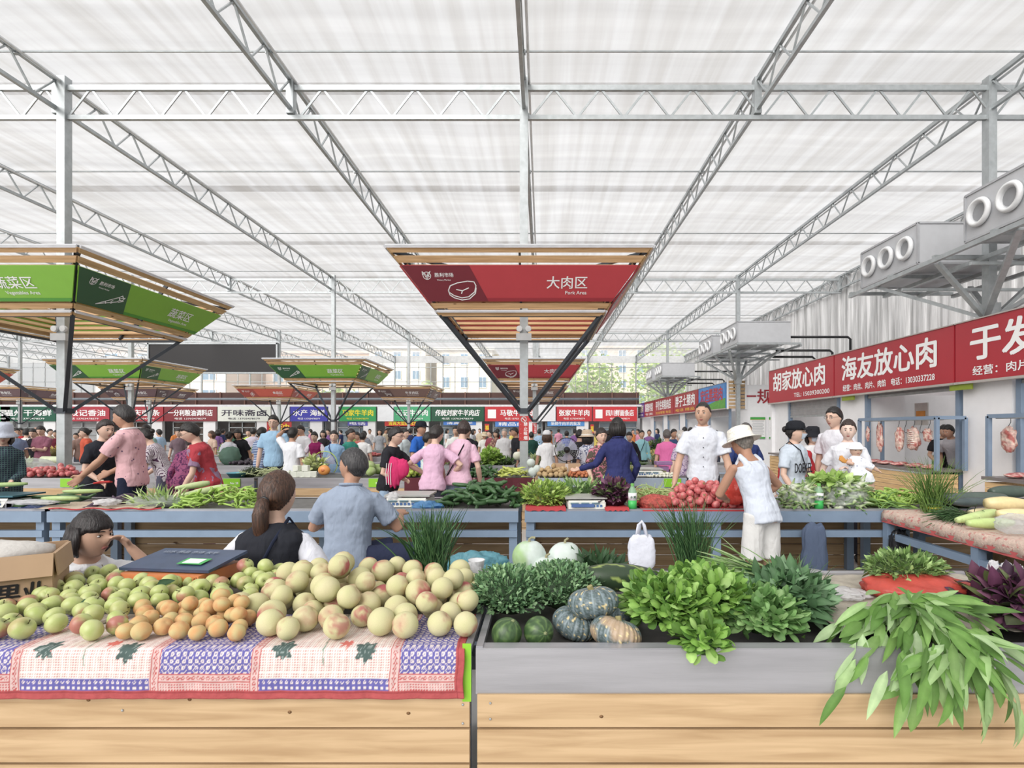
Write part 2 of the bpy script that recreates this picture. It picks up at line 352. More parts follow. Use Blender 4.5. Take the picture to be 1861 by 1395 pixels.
def tree(x, y, h, r, n, lab):
    t = thing('leafy_tree', lab, 'tree', (x, y, 0)); m = MB(); m.tube([(0,0,0), (.1,0,h*.4), (-.1,.1,h*.75)], [.25,.18,.08], 8)
    for k in range(4): a = k*1.7; m.tube([(0,0,h*.4), (math.cos(a)*r*.6, math.sin(a)*r*.6, h*.7)], [.1,.03], 6)
    m.build('trunk', M('bark', (120,104,88), .9), t); m = MB(); rr = random.Random(int(x*7+y))
    for k in range(n):
        d = Vector((rr.gauss(0,1), rr.gauss(0,1), rr.gauss(0,1))).normalized(); q = d*r*(rr.random()**.35); q.z = q.z*1.25+h*.62
        g = rr.uniform(.7,1.25); up = Vector((rr.uniform(-1,1), rr.uniform(-1,1), rr.uniform(0,1)))
        m.leaf(q, (rr.uniform(-1,1), rr.uniform(-1,1), rr.uniform(-.7,.5)), up, rr.uniform(.35,.6), rr.uniform(.3,.42), .4, (.36*g, .5*g, .16*g), seg=2)
    m.build('foliage', LEAF, t, smooth=True)
for a in [(5, 52, 9, 2.9, 1300, 'light green tree beyond the glazing, right of the central column'), (12.5, 55, 10, 3.7, 1500, 'tall light green tree beyond the glazing near the right-hand corner'), (20, 60, 10, 3.6, 1100, 'light green tree beyond the glazing behind the air units'),
          (-12, 55, 7, 1.7, 350, 'small green tree beyond the glazing right of the screen'), (-20.5, 52.5, 7, 2.2, 420, 'small bushy green tree beyond the glazing under the screen'), (-1.5, 57, 7, 1.6, 300, 'small green tree beyond the glazing beside the centre column')]: tree(*a)
b = MB(); b.box((-5, 80, -.08), (130, 72, .1)); tag(struct(b.build('floor_outside', M('outdoor_paving', (190,188,180), .8))))

# ------------------------------------------------------------ steel structure
def column(x, y, lab, z1=ZC+.15, w=.14):
    t = thing('steel_column', lab, 'column', (x, y, 0)); m = MB(); m.box((0,0,z1/2), (w, w+.01, z1)); m.build('post', GALV, t)
    m = MB(); m.box((0,0,.01), (.3,.3,.02)); [m.box((sx*.11, sy*.11, .03), (.025,.025,.03)) for sx in (-1,1) for sy in (-1,1)]; m.build('base_plate', GALV, t)
    return t
nm = ['far left', 'left', 'left', 'left', 'middle', 'right']
COLS = {}
for j, y in enumerate(ROWS):
    for i, x in enumerate(COLX):
        if j == 0 and i < 3: continue
        px = CX+F*x/y
        if px < -80: continue
        d_ = ['nearest row', 'second row', 'third row'][j]
        w_ = {3:'left of the central column', 4:'central, on the middle line of the hall', 5:'right, carrying the air duct units', 2:'second to the left of the central column', 1:'third to the left of the central column', 0:'leftmost'}[i]
        COLS[(i,j)] = column(x, y, 'tall galvanised steel column in the %s, %s' % (d_, w_))
for j, y in enumerate(ROWS):
    x0, x1 = (-12.2, -30.0, -48.0)[j], WX-.1
    t = thing('lattice_girder', 'zigzag galvanised lattice girder across the hall over the %s of columns' % ['nearest row', 'second row', 'third row'][j], 'girder', (0, y, 0))
    m = MB(); m.bar((x0,0,ZT0), (x1,0,ZT0), .06, .09); m.build('top_chord', GALV, t)
    m = MB(); m.bar((x0,0,ZT1), (x1,0,ZT1), .06, .075); m.build('bottom_chord', GALV, t)
    m = MB(); n_ = int((x1-x0)/.4)
    for k in range(n_):
        a = x0+.4*k; m.bar((a,0,ZT0 if k%2 else ZT1), (a+.4,0,ZT1 if k%2 else ZT0), .035, .02, up=(0,1,0))
    m.build('web_bars', GALV, t)
LX = [-.32+4.02*i for i in range(-11, 4)]
for i, x in enumerate(LX):
    y0, y1 = (1.2 if abs(x) < 9 else 6), DB
    k_ = i-11; w_ = 'directly over the central column' if k_ == 0 else ('%s to the %s of the central one' % (['', 'first', 'second', 'third', 'fourth', 'fifth', 'sixth', 'seventh', 'eighth', 'ninth', 'tenth', 'eleventh'][abs(k_)], 'right' if k_ > 0 else 'left'))
    t = thing('roof_truss', 'long galvanised roof truss running into the distance, %s' % w_, 'truss', (x, 0, 0))
    m = MB(); m.bar((0,y0,H+6.0), (0,y1,H+6.0), .06, .07); m.build('top_chord', GALV, t)
    m = MB(); m.tube([(.09,y0,H+5.96), (.09,y1,H+5.96)], .022, 8); m.build('curtain_rail', M('white_tube', (225,228,230), .3, .2), t)
    m = MB(); m.bar((0,y0,H+5.5), (0,y1,H+5.5), .06, .06); m.build('bottom_chord', GALV, t)
    m = MB(); s_ = .42; n_ = int((y1-y0)/s_)
    for k in range(n_): m.bar((0,y0+s_*k, H+(6.0 if k%2 else 5.5)), (0,y0+s_*(k+1), H+(5.5 if k%2 else 6.0)), .022, .03, up=(1,0,0))
    m.build('web_bars', GALV, t)
    for y in ROWS: m = MB(); m.box((0, y, H+5.72), (.12, .14, .62)); m.build('hanger_plate', GALV, t)
ords = ['first', 'second', 'third', 'fourth', 'fifth', 'sixth', 'seventh', 'eighth', 'ninth', 'tenth', 'eleventh']
for k in range(10):
    y = 4.52+3.955*k; m = MB(); m.tube([(-48,y,H+5.98), (WX,y,H+5.98)], .017, 6)
    for x in LX: m.box((x,y,H+5.97), (.1,.06,.06))
    tag(m.build('purlin_tube', GALV), 'thin steel tube spanning the hall just under the roof film, %s from the front' % ords[k], 'tube')
# ------------------------------------------------------------ timber canopies with area signs
CA, CB_, ZTOP, ZBOT = 1.83, 1.235, H+2.53, H+1.75
def icon_lines(kind):
    if kind == 'carrot':
        return [[(-.5,-.28),(.12,.16),(.2,.22),(.3,.12),(.24,.02),(-.5,-.28)], [(.2,.22),(.3,.32),(.38,.24)], [(.25,.17),(.46,.26),(.42,.14)], [(.3,.12),(.48,.12),(.3,.02)], [(-.2,-.1),(-.14,-.16)], [(0,-.02),(.05,.03)], [(.05,-.1),(.1,-.04)]]
    if kind == 'steak':
        a = [(-.48,.0),(-.4,.16),(-.15,.26),(.2,.32),(.42,.3),(.48,.16),(.42,-.06),(.2,-.24),(-.04,-.28),(-.3,-.2),(-.46,-.08),(-.48,0)]
        return [a, [(-.48,-.04),(-.44,-.18),(-.3,-.28),(-.04,-.36),(.22,-.32),(.44,-.12),(.48,.08)], [(-.2,.02),(.0,-.02),(.22,.08)], [(0,-.02),(-.04,-.12)]]
    if kind == 'cow':
        return [[(-.45,.2),(-.3,.24),(-.2,.14),(.3,.14),(.4,.06),(.42,-.2),(.32,-.2),(.28,-.02),(-.1,-.02),(-.14,-.22),(-.24,-.22),(-.26,.02),(-.4,.08),(-.45,.2)]]
    if kind == 'pot':
        return [[(-.3,.05),(.3,.05),(.22,-.25),(-.22,-.25),(-.3,.05)], [(-.2,.1),(-.05,.28),(.1,.3),(.2,.1)], [(-.36,.08),(.36,.08)]]
    return [arc(-.12,.05,.15,0,2*PI), arc(.12,.05,.15,0,2*PI), arc(0,-.14,.16,0,2*PI), arc(0,.2,.14,0,2*PI), [(0,.3),(.1,.42)]]
def logo_lines():
    return [arc(0,0,.42,.9,2*PI+.5), [(-.3,.3),(-.06,-.3),(.02,-.32),(.42,.5),(.1,.2),(-.02,-.1)], [(-.46,.46),(-.46,.1)], [(-.46,.46),(-.1,.14)], [(.15,.05),(.3,-.1)], [(-.2,-.02),(.1,-.02)]]
def canopy(i, j, label, zh, en, light, dark, strip, icon, detail=True):
    x, y = COLX[i], ROWS[j]
    t = thing('timber_canopy', label, 'canopy', (x, y, 0))
    DS_ = M('canopy_frame_steel', (62,68,76), .5, .2); LED = M('white_lamp_strip', (232,234,240), .4)
    LM = M('sign_%d_%d_%d' % light, light, .42, var=.02); DM = M('sign_%d_%d_%d' % dark, dark, .42, var=.02); SM = M('sign_%d_%d_%d' % strip, strip, .42, var=.02)
    def pt(u, tt, off=0.):                          # u -1..1 along a side, tt 0 top .. 1 bottom; this side faces -y
        w = lerp(CA, CB_, tt); return Vector((u*w, -w-off*.8, lerp(ZTOP, ZBOT, tt)-off*.6))
    def Rz(k): return Matrix.Rotation(k*PI/2, 3, 'Z')
    def board(m, t0, t1, thick, off, rz, mi=0, u0=-1., u1=1., skew=0.):
        q = [pt(u0, t0, off), pt(u1, t0, off), pt(u1+skew, t1, off), pt(u0+skew, t1, off)]; q2 = [p_+Vector((0, thick*.8, thick*.6)) for p_ in q]
        m.add([rz @ p_ for p_ in q+q2], [(0,3,2,1),(4,5,6,7),(0,1,5,4),(3,7,6,2),(1,2,6,5),(0,4,7,3)], mi)
    for k in range(4):
        rz = Rz(k)
        m = MB()
        for (a, c_) in ((.02,.09), (.14,.235), (.86,.94), (1.0,1.07)): board(m, a, c_, .028, .03, rz)
        m.build('slat_panel', SLAT if k%2 == 0 else PINEY, t)
        m = MB(); board(m, -.03, .012, .03, .05, rz); board(m, .965, .998, .03, .05, rz); m.build('lamp_strip', LED, t)
        # sign on this side
        s = MB(); t0, t1 = .27, .82; board(s, t0, t1, .02, .045, rz); so = s.build('sign_panel', LM, t)
        uL0, uL1 = -1+.572, -1+.65
        s = MB(); q = [pt(-1,t0,.048), pt(uL0,t0,.048), pt(uL1,t1,.048), pt(-1,t1,.048)]; s.add([rz @ p_ for p_ in q], [(0,3,2,1)]); s.build('dark_field', DM, so)
        s = MB(); tb = .765; q = [pt(lerp(uL0,uL1,.9),tb,.0485), pt(1,tb,.0485), pt(1,t1,.0485), pt(uL1,t1,.0485)]; s.add([rz @ p_ for p_ in q], [(0,3,2,1)]); s.build('bottom_strip', SM, so)
        if k in (0, 1, 3) and (detail or k < 2):
            org = lambda u, tt: rz @ pt(u, tt, .051); xd = rz @ Vector((1,0,0)); yd = rz @ (pt(0,0)-pt(0,1))
            o = text(zh, .2, WTXT, so, bold=.004, align='RIGHT'); basis(o, org(.66, .60), xd, yd)
            o = text(en, .075, WTXT, so, bold=.004, align='RIGHT'); basis(o, org(.68, .705), xd, yd)
            s = MB(); strokes(s, [[(px_*.42, py_*.42) for px_, py_ in L] for L in icon_lines(icon)], .014, .0005); o = s.build('icon', WTXT, so); basis(o, org(-.58, .64), xd, yd)
            s = MB(); strokes(s, [[(px_*.13, py_*.13) for px_, py_ in L] for L in logo_lines()], .009, .0005); o = s.build('logo', WTXT, so); basis(o, org(-.84, .42), xd, yd)
            o = text('胜利市场', .068, WTXT, so, bold=.008); basis(o, org(-.775, .435), xd, yd)
            o = text('Victory Market', .032, WTXT, so, bold=.004); basis(o, org(-.775, .495), xd, yd)
        # lower inner boards seen from underneath
        m = MB()
        for a in (.30,.44,.58,.72,.86): board(m, a, a+.075, .025, -.05, rz)
        m.build('inner_slat_panel', SLAT if k%2 == 0 else PINEY, t)
        m = MB(); p0, p1 = pt(0,.0,-.01), pt(0,1.03,-.01); m.bar(rz @ p0, rz @ p1, .06, .03, up=rz @ Vector((1,0,0)))
        p0, p1 = pt(.965,0.03,-.07), pt(.965,1.05,-.05); m.bar(rz @ p0, rz @ p1, .06, .06)
        c0, c1 = pt(-1,1.07), pt(1,1.07); m.bar(rz @ c0, rz @ c1, .05, .04)
        m.bar(rz @ pt(1,.1,-.02), rz @ Vector((.12,-.12,ZTOP-.1)), .05, .05)
        m.build('frame_bar', DS_, t)
        m = MB(); m.bar(rz @ pt(1,1.05), rz @ Vector((.07,-.07,H+.3)), .055, .055); m.build('strut', DS_, t)
    m = MB(); m.box((0,0,H+.3), (.2,.2,.09)); m.build('strut_collar', DS_, t)
    m = MB(); m.box((0,-.1,H+1.56), (.26,.06,.12)); e = m.build('emergency_lamp', M('grey_plastic_box', (205,208,210), .4), t)
    m = MB(); [m.lathe([(.0,-.03),(.05,-.03),(.056,0),(.05,.03),(.0,.034)], 14, (s_*.075,-.1,H+1.70), rot=(PI/2,0,0)) for s_ in (-1,1)]; m.build('lamp_head', M('lamp_glass', (225,228,230), .2), e)
    return t
GR = ((132,196,56), (50,98,62), (78,160,52)); RD = ((204,66,74), (132,46,58), (172,52,62)); BR = ((128,98,90), (98,72,70), (110,82,78)); OR = ((214,92,74), (176,74,66), (196,80,66)); PL = ((112,84,90), (90,66,72), (98,72,80))
canopy(4, 0, 'large timber slat canopy with red Pork Area sign on the central column', '大肉区', 'Pork Area', *RD, 'steak')
canopy(3, 0, 'large timber slat canopy with bright green Vegetables Area sign on the nearest left column', '蔬菜区', 'Vegetables Area', *GR, 'carrot')
canopy(4, 1, 'timber canopy with red Pork Area sign, second along the central line of columns', '大肉区', 'Pork Area', *RD, 'steak')
canopy(3, 1, 'timber canopy with green Vegetables Area sign right of the big black screen', '蔬菜区', 'Vegetables Area', *GR, 'carrot')
canopy(2, 1, 'timber canopy with green Vegetables Area sign behind the nearest green canopy', '蔬菜区', 'Vegetables Area', *GR, 'carrot')
canopy(1, 1, 'timber canopy with orange sign at the far left edge', '鱼类区', 'Fish Area', *OR, 'fruit', False)
canopy(4, 2, 'far timber canopy with brown sign, last along the central line', '牛羊肉区', 'Beef and Mutton Area', *BR, 'cow', False)
canopy(3, 2, 'far timber canopy with brown sign and a goat drawing, left of the central line', '牛羊肉区', 'Beef and Mutton Area', *BR, 'cow', False)
canopy(2, 2, 'far timber canopy with orange-red fruit area sign', '食品区', 'Food Area', *OR, 'fruit', False)
canopy(1, 2, 'far timber canopy with dull plum cooked food sign under the green one', '熟食区', 'Cooked Food Area', *PL, 'pot', False)
canopy(0, 2, 'farthest left timber canopy with dull plum cooked food sign', '熟食区', 'Cooked Food Area', *PL, 'pot', False)
# red no-smoking strips on the central columns
for (i,j) in ((4,0),(4,1)):
    t = thing('no_smoking_sign', 'upright red and white no-smoking strip on the %s' % ('nearest central column' if j == 0 else 'second central column'), 'sign', (COLX[i], ROWS[j]-.085, 0))
    m = MB(); m.box((0,0,H+.0), (.17,.012,.42)); m.build('plate', M('red_sign_plate', (206,52,52), .4, var=.02), t)
    m = MB(); strokes(m, [arc(0,.15,.045,0,2*PI,16), [(-.03,.18),(.03,.12)]], .012); o = m.build('symbol', WTXT, t); basis(o, (0,-.008,H), *FRONT)
    for k, ch in enumerate('禁止吸烟'):
        o = text(ch, .07, WTXT, t, bold=.01, align='CENTER'); basis(o, (.03,-.008,H+.045-.078*k), *FRONT)
        o = text('·', .05, WTXT, t, bold=.01, align='CENTER'); basis(o, (-.05,-.008,H+.05-.078*k), *FRONT)
# black display screen between the third-row columns
t = thing('display_screen', 'large blank black LED display screen high between two far columns', 'screen', (-20.26, ROWS[2]-.1, H+4.3))
m = MB(); m.box((0,0,0), (7.75,.16,1.72)); m.build('panel', M('black_display_panel', (40,38,40), .55, var=.02), t)
m = MB(); [m.box((0,-.02,s_*.9), (8.0,.22,.09)) for s_ in (-1,1)]; [m.box((s_*3.95,-.02,0), (.09,.22,1.88)) for s_ in (-1,1)]; m.build('frame', GALV, t)
# ------------------------------------------------------------ right-hand shops
SX = 7.42; ZS0, ZS1 = H+.82, H+1.86
SHOPRED = M('shop_sign_red', (190,44,56), .38, var=.03, scale=2)
def side_sign(y0, y1, label, mat, zh, sub, big=.62, fitw=None, zmat=None, subm=None, x=SX, bold=.018, z0=ZS0, z1=ZS1, subx=None):
    t = thing('shop_sign', label, 'sign', (x, (y0+y1)/2, (z0+z1)/2)); L = abs(y1-y0)
    m = MB(); m.box((.06,0,0), (.12,L-.02,z1-z0)); m.build('panel', mat, t)
    m = MB(); m.box((.05,0,-(z1-z0)/2-.02), (.16,L,.04)); m.box((.05,0,(z1-z0)/2+.01), (.14,L,.02)); m.build('trim', M('aluminium_trim', (196,190,184), .4, .4), t)
    o = text(zh, big, zmat or WTXT, t, bold=bold, width=fitw or L*.8); basis(o, (-.006, L/2-L*.09, -.12), *SIDE)
    if sub: o = text(sub, .17, subm or WTXT, t, 'small_lettering', bold=.012, width=L*(.5 if subx else .78)); basis(o, (-.006, L/2-L*(subx or .1), -.42), *SIDE)
    return t
side_sign(17.5, 13.6, 'red shop sign with large white characters, far end of the near red row', SHOPRED, '胡家放心肉', 'TEL: 15039300200', subx=.45)
side_sign(13.57, 9.62, 'red shop sign with large white characters, middle of the near red row', SHOPRED, '海友放心肉', '经营：肉丝、肉片、肉馅　电话：13030337228')
side_sign(9.6, 5.6, 'red shop sign running out of frame at the right edge', SHOPRED, '于发放心肉', '经营：肉片、肉丝、肉馅　电话：')
def shop_block(y0, y1, seams, nearest):
    b = MB()
    b.box((SX+2.6, (y0+y1)/2, H+.4+.9), (.1, y1-y0, .1))
    for s_ in seams: b.box((SX+.62, s_-.5, (H+.8)/2), (.95, 1.0, H+.8))
    b.box((SX+2.9, (y0+y1)/2, (H+1.8)/2), (.1, y1-y0, H+1.8))
    for s_ in seams: b.box((SX+1.9, s_-.5, (H+.8)/2), (1.9, .12, H+.8))
    b.box((SX+1.5, y1-.06, (H+1.8)/2), (2.9, .1, H+1.8))
    return b
b = shop_block(4.5, 17.5, [9.6, 13.55, 17.5], True); struct(b.build('wall_shops_near', WHITE))
b = MB(); b.box((SX+3.1, 21.5, (H+1.75)/2), (5.2, .12, H+1.75)); struct(b.build('wall_notice', WHITE))
b = shop_block(21.4, 43.2, [25.4, 29.4, 33.4, 37.4, 41.4], False); struct(b.build('wall_shops_far', WHITE))
def shutter(y0, y1, z0, lab):
    t = thing('roller_shutter', lab, 'shutter', (SX+.2, (y0+y1)/2, 0)); m = MB(); n_ = 9
    for k in range(n_): m.box((0,0,z0+.03+k*(H+.8-z0)/n_), (.03+.015*(k%2), y1-y0, (H+.8-z0)/n_*.92))
    m.build('slat_curtain', M('shutter_grey', (168,168,170), .5, .3), t); m = MB(); m.box((0,0,z0), (.06,y1-y0,.05)); m.build('bottom_rail', GALV, t)
    m = MB(); [m.box((0,s_*(y1-y0)/2,(H+.8)/2), (.09,.09,H+.8)) for s_ in (-1,1)]; m.build('guide_rail', BLUEST, t)
shutter(13.7, 16.4, H+.35, 'half-raised grey roller shutter under the far red shop sign')
shutter(9.75, 12.5, H+.72, 'almost fully raised grey roller shutter under the middle red shop sign')
shutter(5.7, 8.5, H+.74, 'almost fully raised grey roller shutter at the right edge')
for k, y in enumerate((21.6, 25.5, 29.5, 33.5)): shutter(y+.1, y+2.8, H+.5, 'partly raised shutter in the far right row of shops, %s from the notice wall' % ords[k])
def meat_counter(y0, y1, lab, x=6.9):
    t = thing('meat_counter', lab, 'counter', (x, (y0+y1)/2, 0)); L = y1-y0; m = MB()
    for k in range(8): m.box((0,0,.06+.088*k), (.04,L,.08))
    for e in (-1,1):
        for k in range(8): m.box((.3,e*L/2,.06+.088*k), (.62,.03,.08))
    m.build('slat_panel', PINEY, t); m = MB(); m.box((.32,0,.78), (.75,L+.06,.05)); m.build('worktop', M('dark_stone_top', (120,112,110), .4), t); return t
meat_counter(9.66, 12.3, 'pine-slatted meat counter under the middle red shop sign')
meat_counter(5.6, 8.3, 'pine-slatted meat counter at the right edge of the picture')
meat_counter(14, 16.4, 'pine-slatted meat counter under the far red sign', 7.0)
MEAT = M('raw_meat', rough=.4, vc=True, var=.25, scale=30)
def rack(y0, y1, lab, x=6.98, n_h=7):
    t = thing('meat_rack', lab, 'rack', (x, (y0+y1)/2, 0)); L = (y1-y0)/2; zt = H+.19
    m = MB(); [m.box((dx, s_*L, zt/2+.4), (.06,.06,zt-.8)) for s_ in (-1,1) for dx in (0,.5)]; m.build('post', BLUEST, t)
    m = MB(); m.bar((0,-L,zt), (0,L,zt), .06); [m.bar((0,s_*L,zt), (.5,s_*L,zt), .06) for s_ in (-1,1)]; m.bar((.5,-L,zt), (.5,L,zt), .05); m.build('top_rail', BLUEST, t)
    m = MB(); m.tube([(.12,-L,zt-.03), (.12,L,zt-.03)], .015, 8); m.build('hook_bar', GALV, t)
rack(9.45, 11.75, 'blue-grey steel meat rack with hanging hooks on the middle meat counter')
rack(5.9, 8.35, 'blue-grey steel meat rack at the right edge')
def hook(p, lab, long=.26):
    m = MB(); x, y, z = p; r = .035
    pts = [(x, y+math.cos(a)*r, z-.03+math.sin(a)*r) for a in [lerp(-.4, PI, i/6) for i in range(7)]] + [(x, y-r, z-.1), (x, y+.01, z-long+.06)] + [(x, y+math.cos(a)*r*1.1-.02, z-long+math.sin(a)*r*1.1) for a in [lerp(.3, -PI-.2, i/7) for i in range(8)]]
    m.tube(pts, .005, 6); return tag(m.build('meat_hook', M('hook_steel', (90,92,96), .3, .8), smooth=True), lab, 'hook', 'meat hooks on the rack rail')
def slab(p, L, W, T, lab, seed=0, kind='slab'):
    rr = random.Random(seed); x, y, z = p; m = MB()
    def fn(d):
        return (abs(d.x)**3.2+abs(d.y)**3.2+abs(d.z)**3.2)**(-1/3.2)*(1+.28*noise.noise(d*2.2+Vector((seed,0,0)))+.12*noise.noise(d*5+Vector((seed,0,0))))
    def cf(d):
        k = noise.noise(Vector((d.x*2, d.y*5, d.z*2.3+seed))); return (.74,.5,.44) if k > .12 else (.82,.66,.56) if k > -.12 else (.5,.14,.12)
    m.ball((x,y,z-L/2), (T,W/2,L/2), 14, 18, lambda d: fn(d)*(1 if abs(d.z) < .8 else 1.05), cf)
    if kind == 'ribs':
        for k in range(7): m.tube([(x-T*.95, y-W*.4, z-L*.2-k*L*.09), (x-T*1.15, y, z-L*.16-k*L*.09), (x-T*.95, y+W*.4, z-L*.25-k*L*.09)], .008, 5, c=(.85,.76,.7))
    return tag(m.build('pork_cut', MEAT, smooth=True), lab, 'meat')
RX = 7.1
def on_x(px): return RX*F/(px-CX)           # distance at which the plane of the rack shows at px
for k, px in enumerate((1579, 1600, 1632, 1645, 1660, 1673, 1688)):
    hook((RX, on_x(px), H+.19), 'small dark steel S-shaped meat hook on the rack over the middle meat counter', .24 if k != 1 else .14)
slab((RX, on_x(1577), H+.02), .3, .1, .03, 'thin pale strip of pork hanging furthest left on the middle rack', 1)
slab((RX, on_x(1599), H+.08), .52, .15, .045, 'long pale pork belly strip hanging second from the left on the middle rack', 2)
slab((RX, on_x(1635), H-.0), .42, .17, .06, 'thick pinkish slab of pork hanging mid-rack', 3)
slab((RX, on_x(1660), H-.0), .4, .28, .06, 'broad rack of pork ribs hanging on the middle rack', 4, 'ribs')
slab((RX, on_x(1686), H-.02), .22, .17, .05, 'small red cut of pork hanging furthest right on the middle rack', 5)
slab((7.25, 8.3, H-.0), .36, .22, .06, 'red shank of pork on the rack at the right edge', 6)
hook((7.25, 8.3, H+.19), 'single meat hook on the rack at the right edge', .22)
for (y0, y1, nn, lab) in ((9.6, 12.2, 12, 'raw pork cut lying in the row on the middle meat counter'), (7.2, 8.2, 6, 'raw pork cut lying on the counter at the right edge')):
    for k in range(nn):
        m = MB(); sd = k+20; m.ball((0,0,0), (.13,.12,.035), 14, 9, lambda d: 1+.25*noise.noise(d*2+Vector((sd,0,0))), lambda d: (.8,.6,.52) if noise.noise(d*3+Vector((0,sd,0))) > .15 else (.48,.13,.13))
        tag(m.build('pork_cut', MEAT, smooth=True, loc=(6.95+.22*(k%2)+.08, lerp(y0,y1,(k+.5)/nn), .845)), lab, 'meat', lab.replace('cut lying', 'cuts lying'))
# ribs bag hanging at the rack end
# notice wall: heading and two boards
t = thing('wall_heading', 'large red characters on the white notice wall', 'lettering', (SX+.55, 21.42, H+1.05)); o = text('一规范', .62, M('dark_red_lettering', (170,36,48), .5), t, bold=.01, width=1.9); basis(o, (0,0,0), *FRONT)
for k in range(2):
    px = (1377, 1411)[k]; D = 21.4; x = XD(px, D)
    t = thing('notice_board', 'white notice board with green bands on the notice wall, %s one' % ('left' if k == 0 else 'right'), 'notice', (x, D, H+.02)); m = MB(); m.box((0,0,0), (.6,.02,.86)); m.build('board', M('notice_white', (240,240,240), .4, var=0), t)
    m = MB(); m.box((0,-.012,.38), (.6,.008,.1)); m.box((0,-.012,-.4), (.6,.008,.06)); m.build('green_band', M('notice_green', (70,170,70), .4), t)
    m = MB(); [m.box((0,-.012,.28-.045*q), (.5-.1*(q%3 == 2),.004,.012)) for q in range(13)]; m.build('printed_lines', M('grey_print', (150,150,155), .5), t)
    m = MB(); m.box((0,-.0135,.325), (.6,.006,.012)); m.build('orange_line', M('orange_line', (235,150,40), .4), t)
# far right row of signs
PICT = M('sign_sky_blue', (60,140,220), .4, var=.15, scale=3)
side_sign(25.4, 21.6, 'blue and green landscape shop sign with red and white characters', PICT, '宏运黑猪肉', '', zmat=M('scarlet_lettering', (208,44,60), .4), bold=.02)
m = MB(); m.add([(SX-.004,25.36,ZS0),(SX-.004,21.64,ZS0),(SX-.004,21.64,ZS0+.42),(SX-.004,22.8,ZS0+.34),(SX-.004,24.2,ZS0+.2),(SX-.004,25.36,ZS0+.22)], [(0,1,2,3,4,5)]); g = m.build('grass_picture', M('sign_grass_green', (90,170,60), .5, var=.2, scale=8)); 
g.parent = [o for o in bpy.data.objects if o.name.startswith('shop_sign') and o.get('label','').startswith('blue and green')][0]; g.matrix_parent_inverse = Matrix.Translation(g.parent.location).inverted()
side_sign(30.2, 25.5, 'dark red shop sign with white characters next to the blue landscape one', M('shop_sign_dark_red', (176,44,50), .4), '胖子土猪肉', '电话 精品', subm=M('yellow_lettering', (250,200,60), .4))
side_sign(35.4, 30.3, 'dark red shop sign with a yellow strip, third from the notice wall', M('shop_sign_dark_red', (176,44,50), .4), '平价生鲜猪肉店', '批发零售 电话', subm=M('yellow_lettering', (250,200,60), .4))
side_sign(38.9, 35.5, 'dark red shop sign fourth from the notice wall', M('shop_sign_dark_red', (176,44,50), .4), '康福猪肉专卖店', '专卖', subm=WTXT)
side_sign(41.5, 39.0, 'purple shop sign at the far right corner', M('shop_sign_purple', (92,50,160), .4), '回家香肉', '猪肉', zmat=M('pale_yellow_lettering', (250,240,200), .4))
t = thing('slatted_screen', 'narrow pine-slatted end screen beside the blue shop sign', 'screen', (SX+.35, 21.35, (ZS0+ZS1)/2)); m = MB(); [m.box((0,0,-.5+.145*k), (.66,.03,.1)) for k in range(8)]; m.build('slat_panel', PINE, t)
m = MB(); [m.box((s_*.36,.02,0), (.06,.05,1.15)) for s_ in (-1,1)]; m.build('frame', WHITE, t)
for (px, py) in ((1535,719),(1735,688)):
    t = MB(); t.box((SX+.02, SX*F/(px-CX)-.12, ZS0-.09), (.03,.5,.1)); tag(t.build('stall_number_plate', M('olive_green_plate', (140,160,40), .5)), 'small olive green number plate under the red signs, %s seam' % ('farther' if px < 1600 else 'nearer'), 'plate')
m = MB(); m.box((0,0,0), (.03,.4,.5)); o = m.build('meter_box', M('meter_box_grey', (200,196,190), .5), loc=(SX+.2+.9, 12.0, H+.32)); tag(o, 'grey wall box with orange label behind the meat rack', 'box'); o2 = MB(); o2.box((-.02,0,-.03), (.01,.28,.2)); o2.build('orange_label', M('orange_label', (226,140,40), .5), o)

# ------------------------------------------------------------ air duct units on platforms
def tube_ring(m, c, r, mi=0):
    m.lathe([(r*.78,.0),(r*1.0,-.0),(r*1.08,.03),(r*.98,.07),(r*.8,.075),(r*.74,.03),(r*.62,-.12),(.6*r,-.2)], 24, c, mi, rot=(0,-PI/2,0))
def ac_unit(y0, y1, lab, x0=6.87, x1=8.75):
    t = thing('air_duct_unit', lab, 'air unit', (0,0,0)); z0, z1 = H+3.02, H+3.76; yc = (y0+y1)/2
    m = MB(); m.box(((x0+x1)/2, yc, (z0+z1)/2), (x1-x0, y1-y0, z1-z0)); m.build('casing', M('grey_duct_casing', (198,200,204), .45, .15, var=.03), t)
    m = MB(); e = .02
    for y in (y0, y1):
        for z in (z0, z1): m.bar((x0-.005,y,z), (x1,y,z), .035)
        m.bar((x0,y,z0), (x0,y,z1), .035)
    for z in (z0, z1): m.bar((x0,y0,z), (x0,y1,z), .035)
    m.build('edge_trim', M('duct_edge_grey', (190,192,196), .4, .4), t)
    for k in range(3):
        yy = y0+(y1-y0)*(k+.55)/3.1; m = MB(); tube_ring(m, (x0-.01, yy, (z0+z1)/2), .21); n = m.build('air_nozzle', M('white_nozzle_plastic', (236,238,240), .35), t, smooth=True)
        m = MB(); m.lathe([(.0,.01),(.135,.01),(.135,0)], 20, (x0-.012, yy, (z0+z1)/2), rot=(0,-PI/2,0)); m.build('nozzle_throat', M('nozzle_throat_grey', (150,152,156), .6), n)
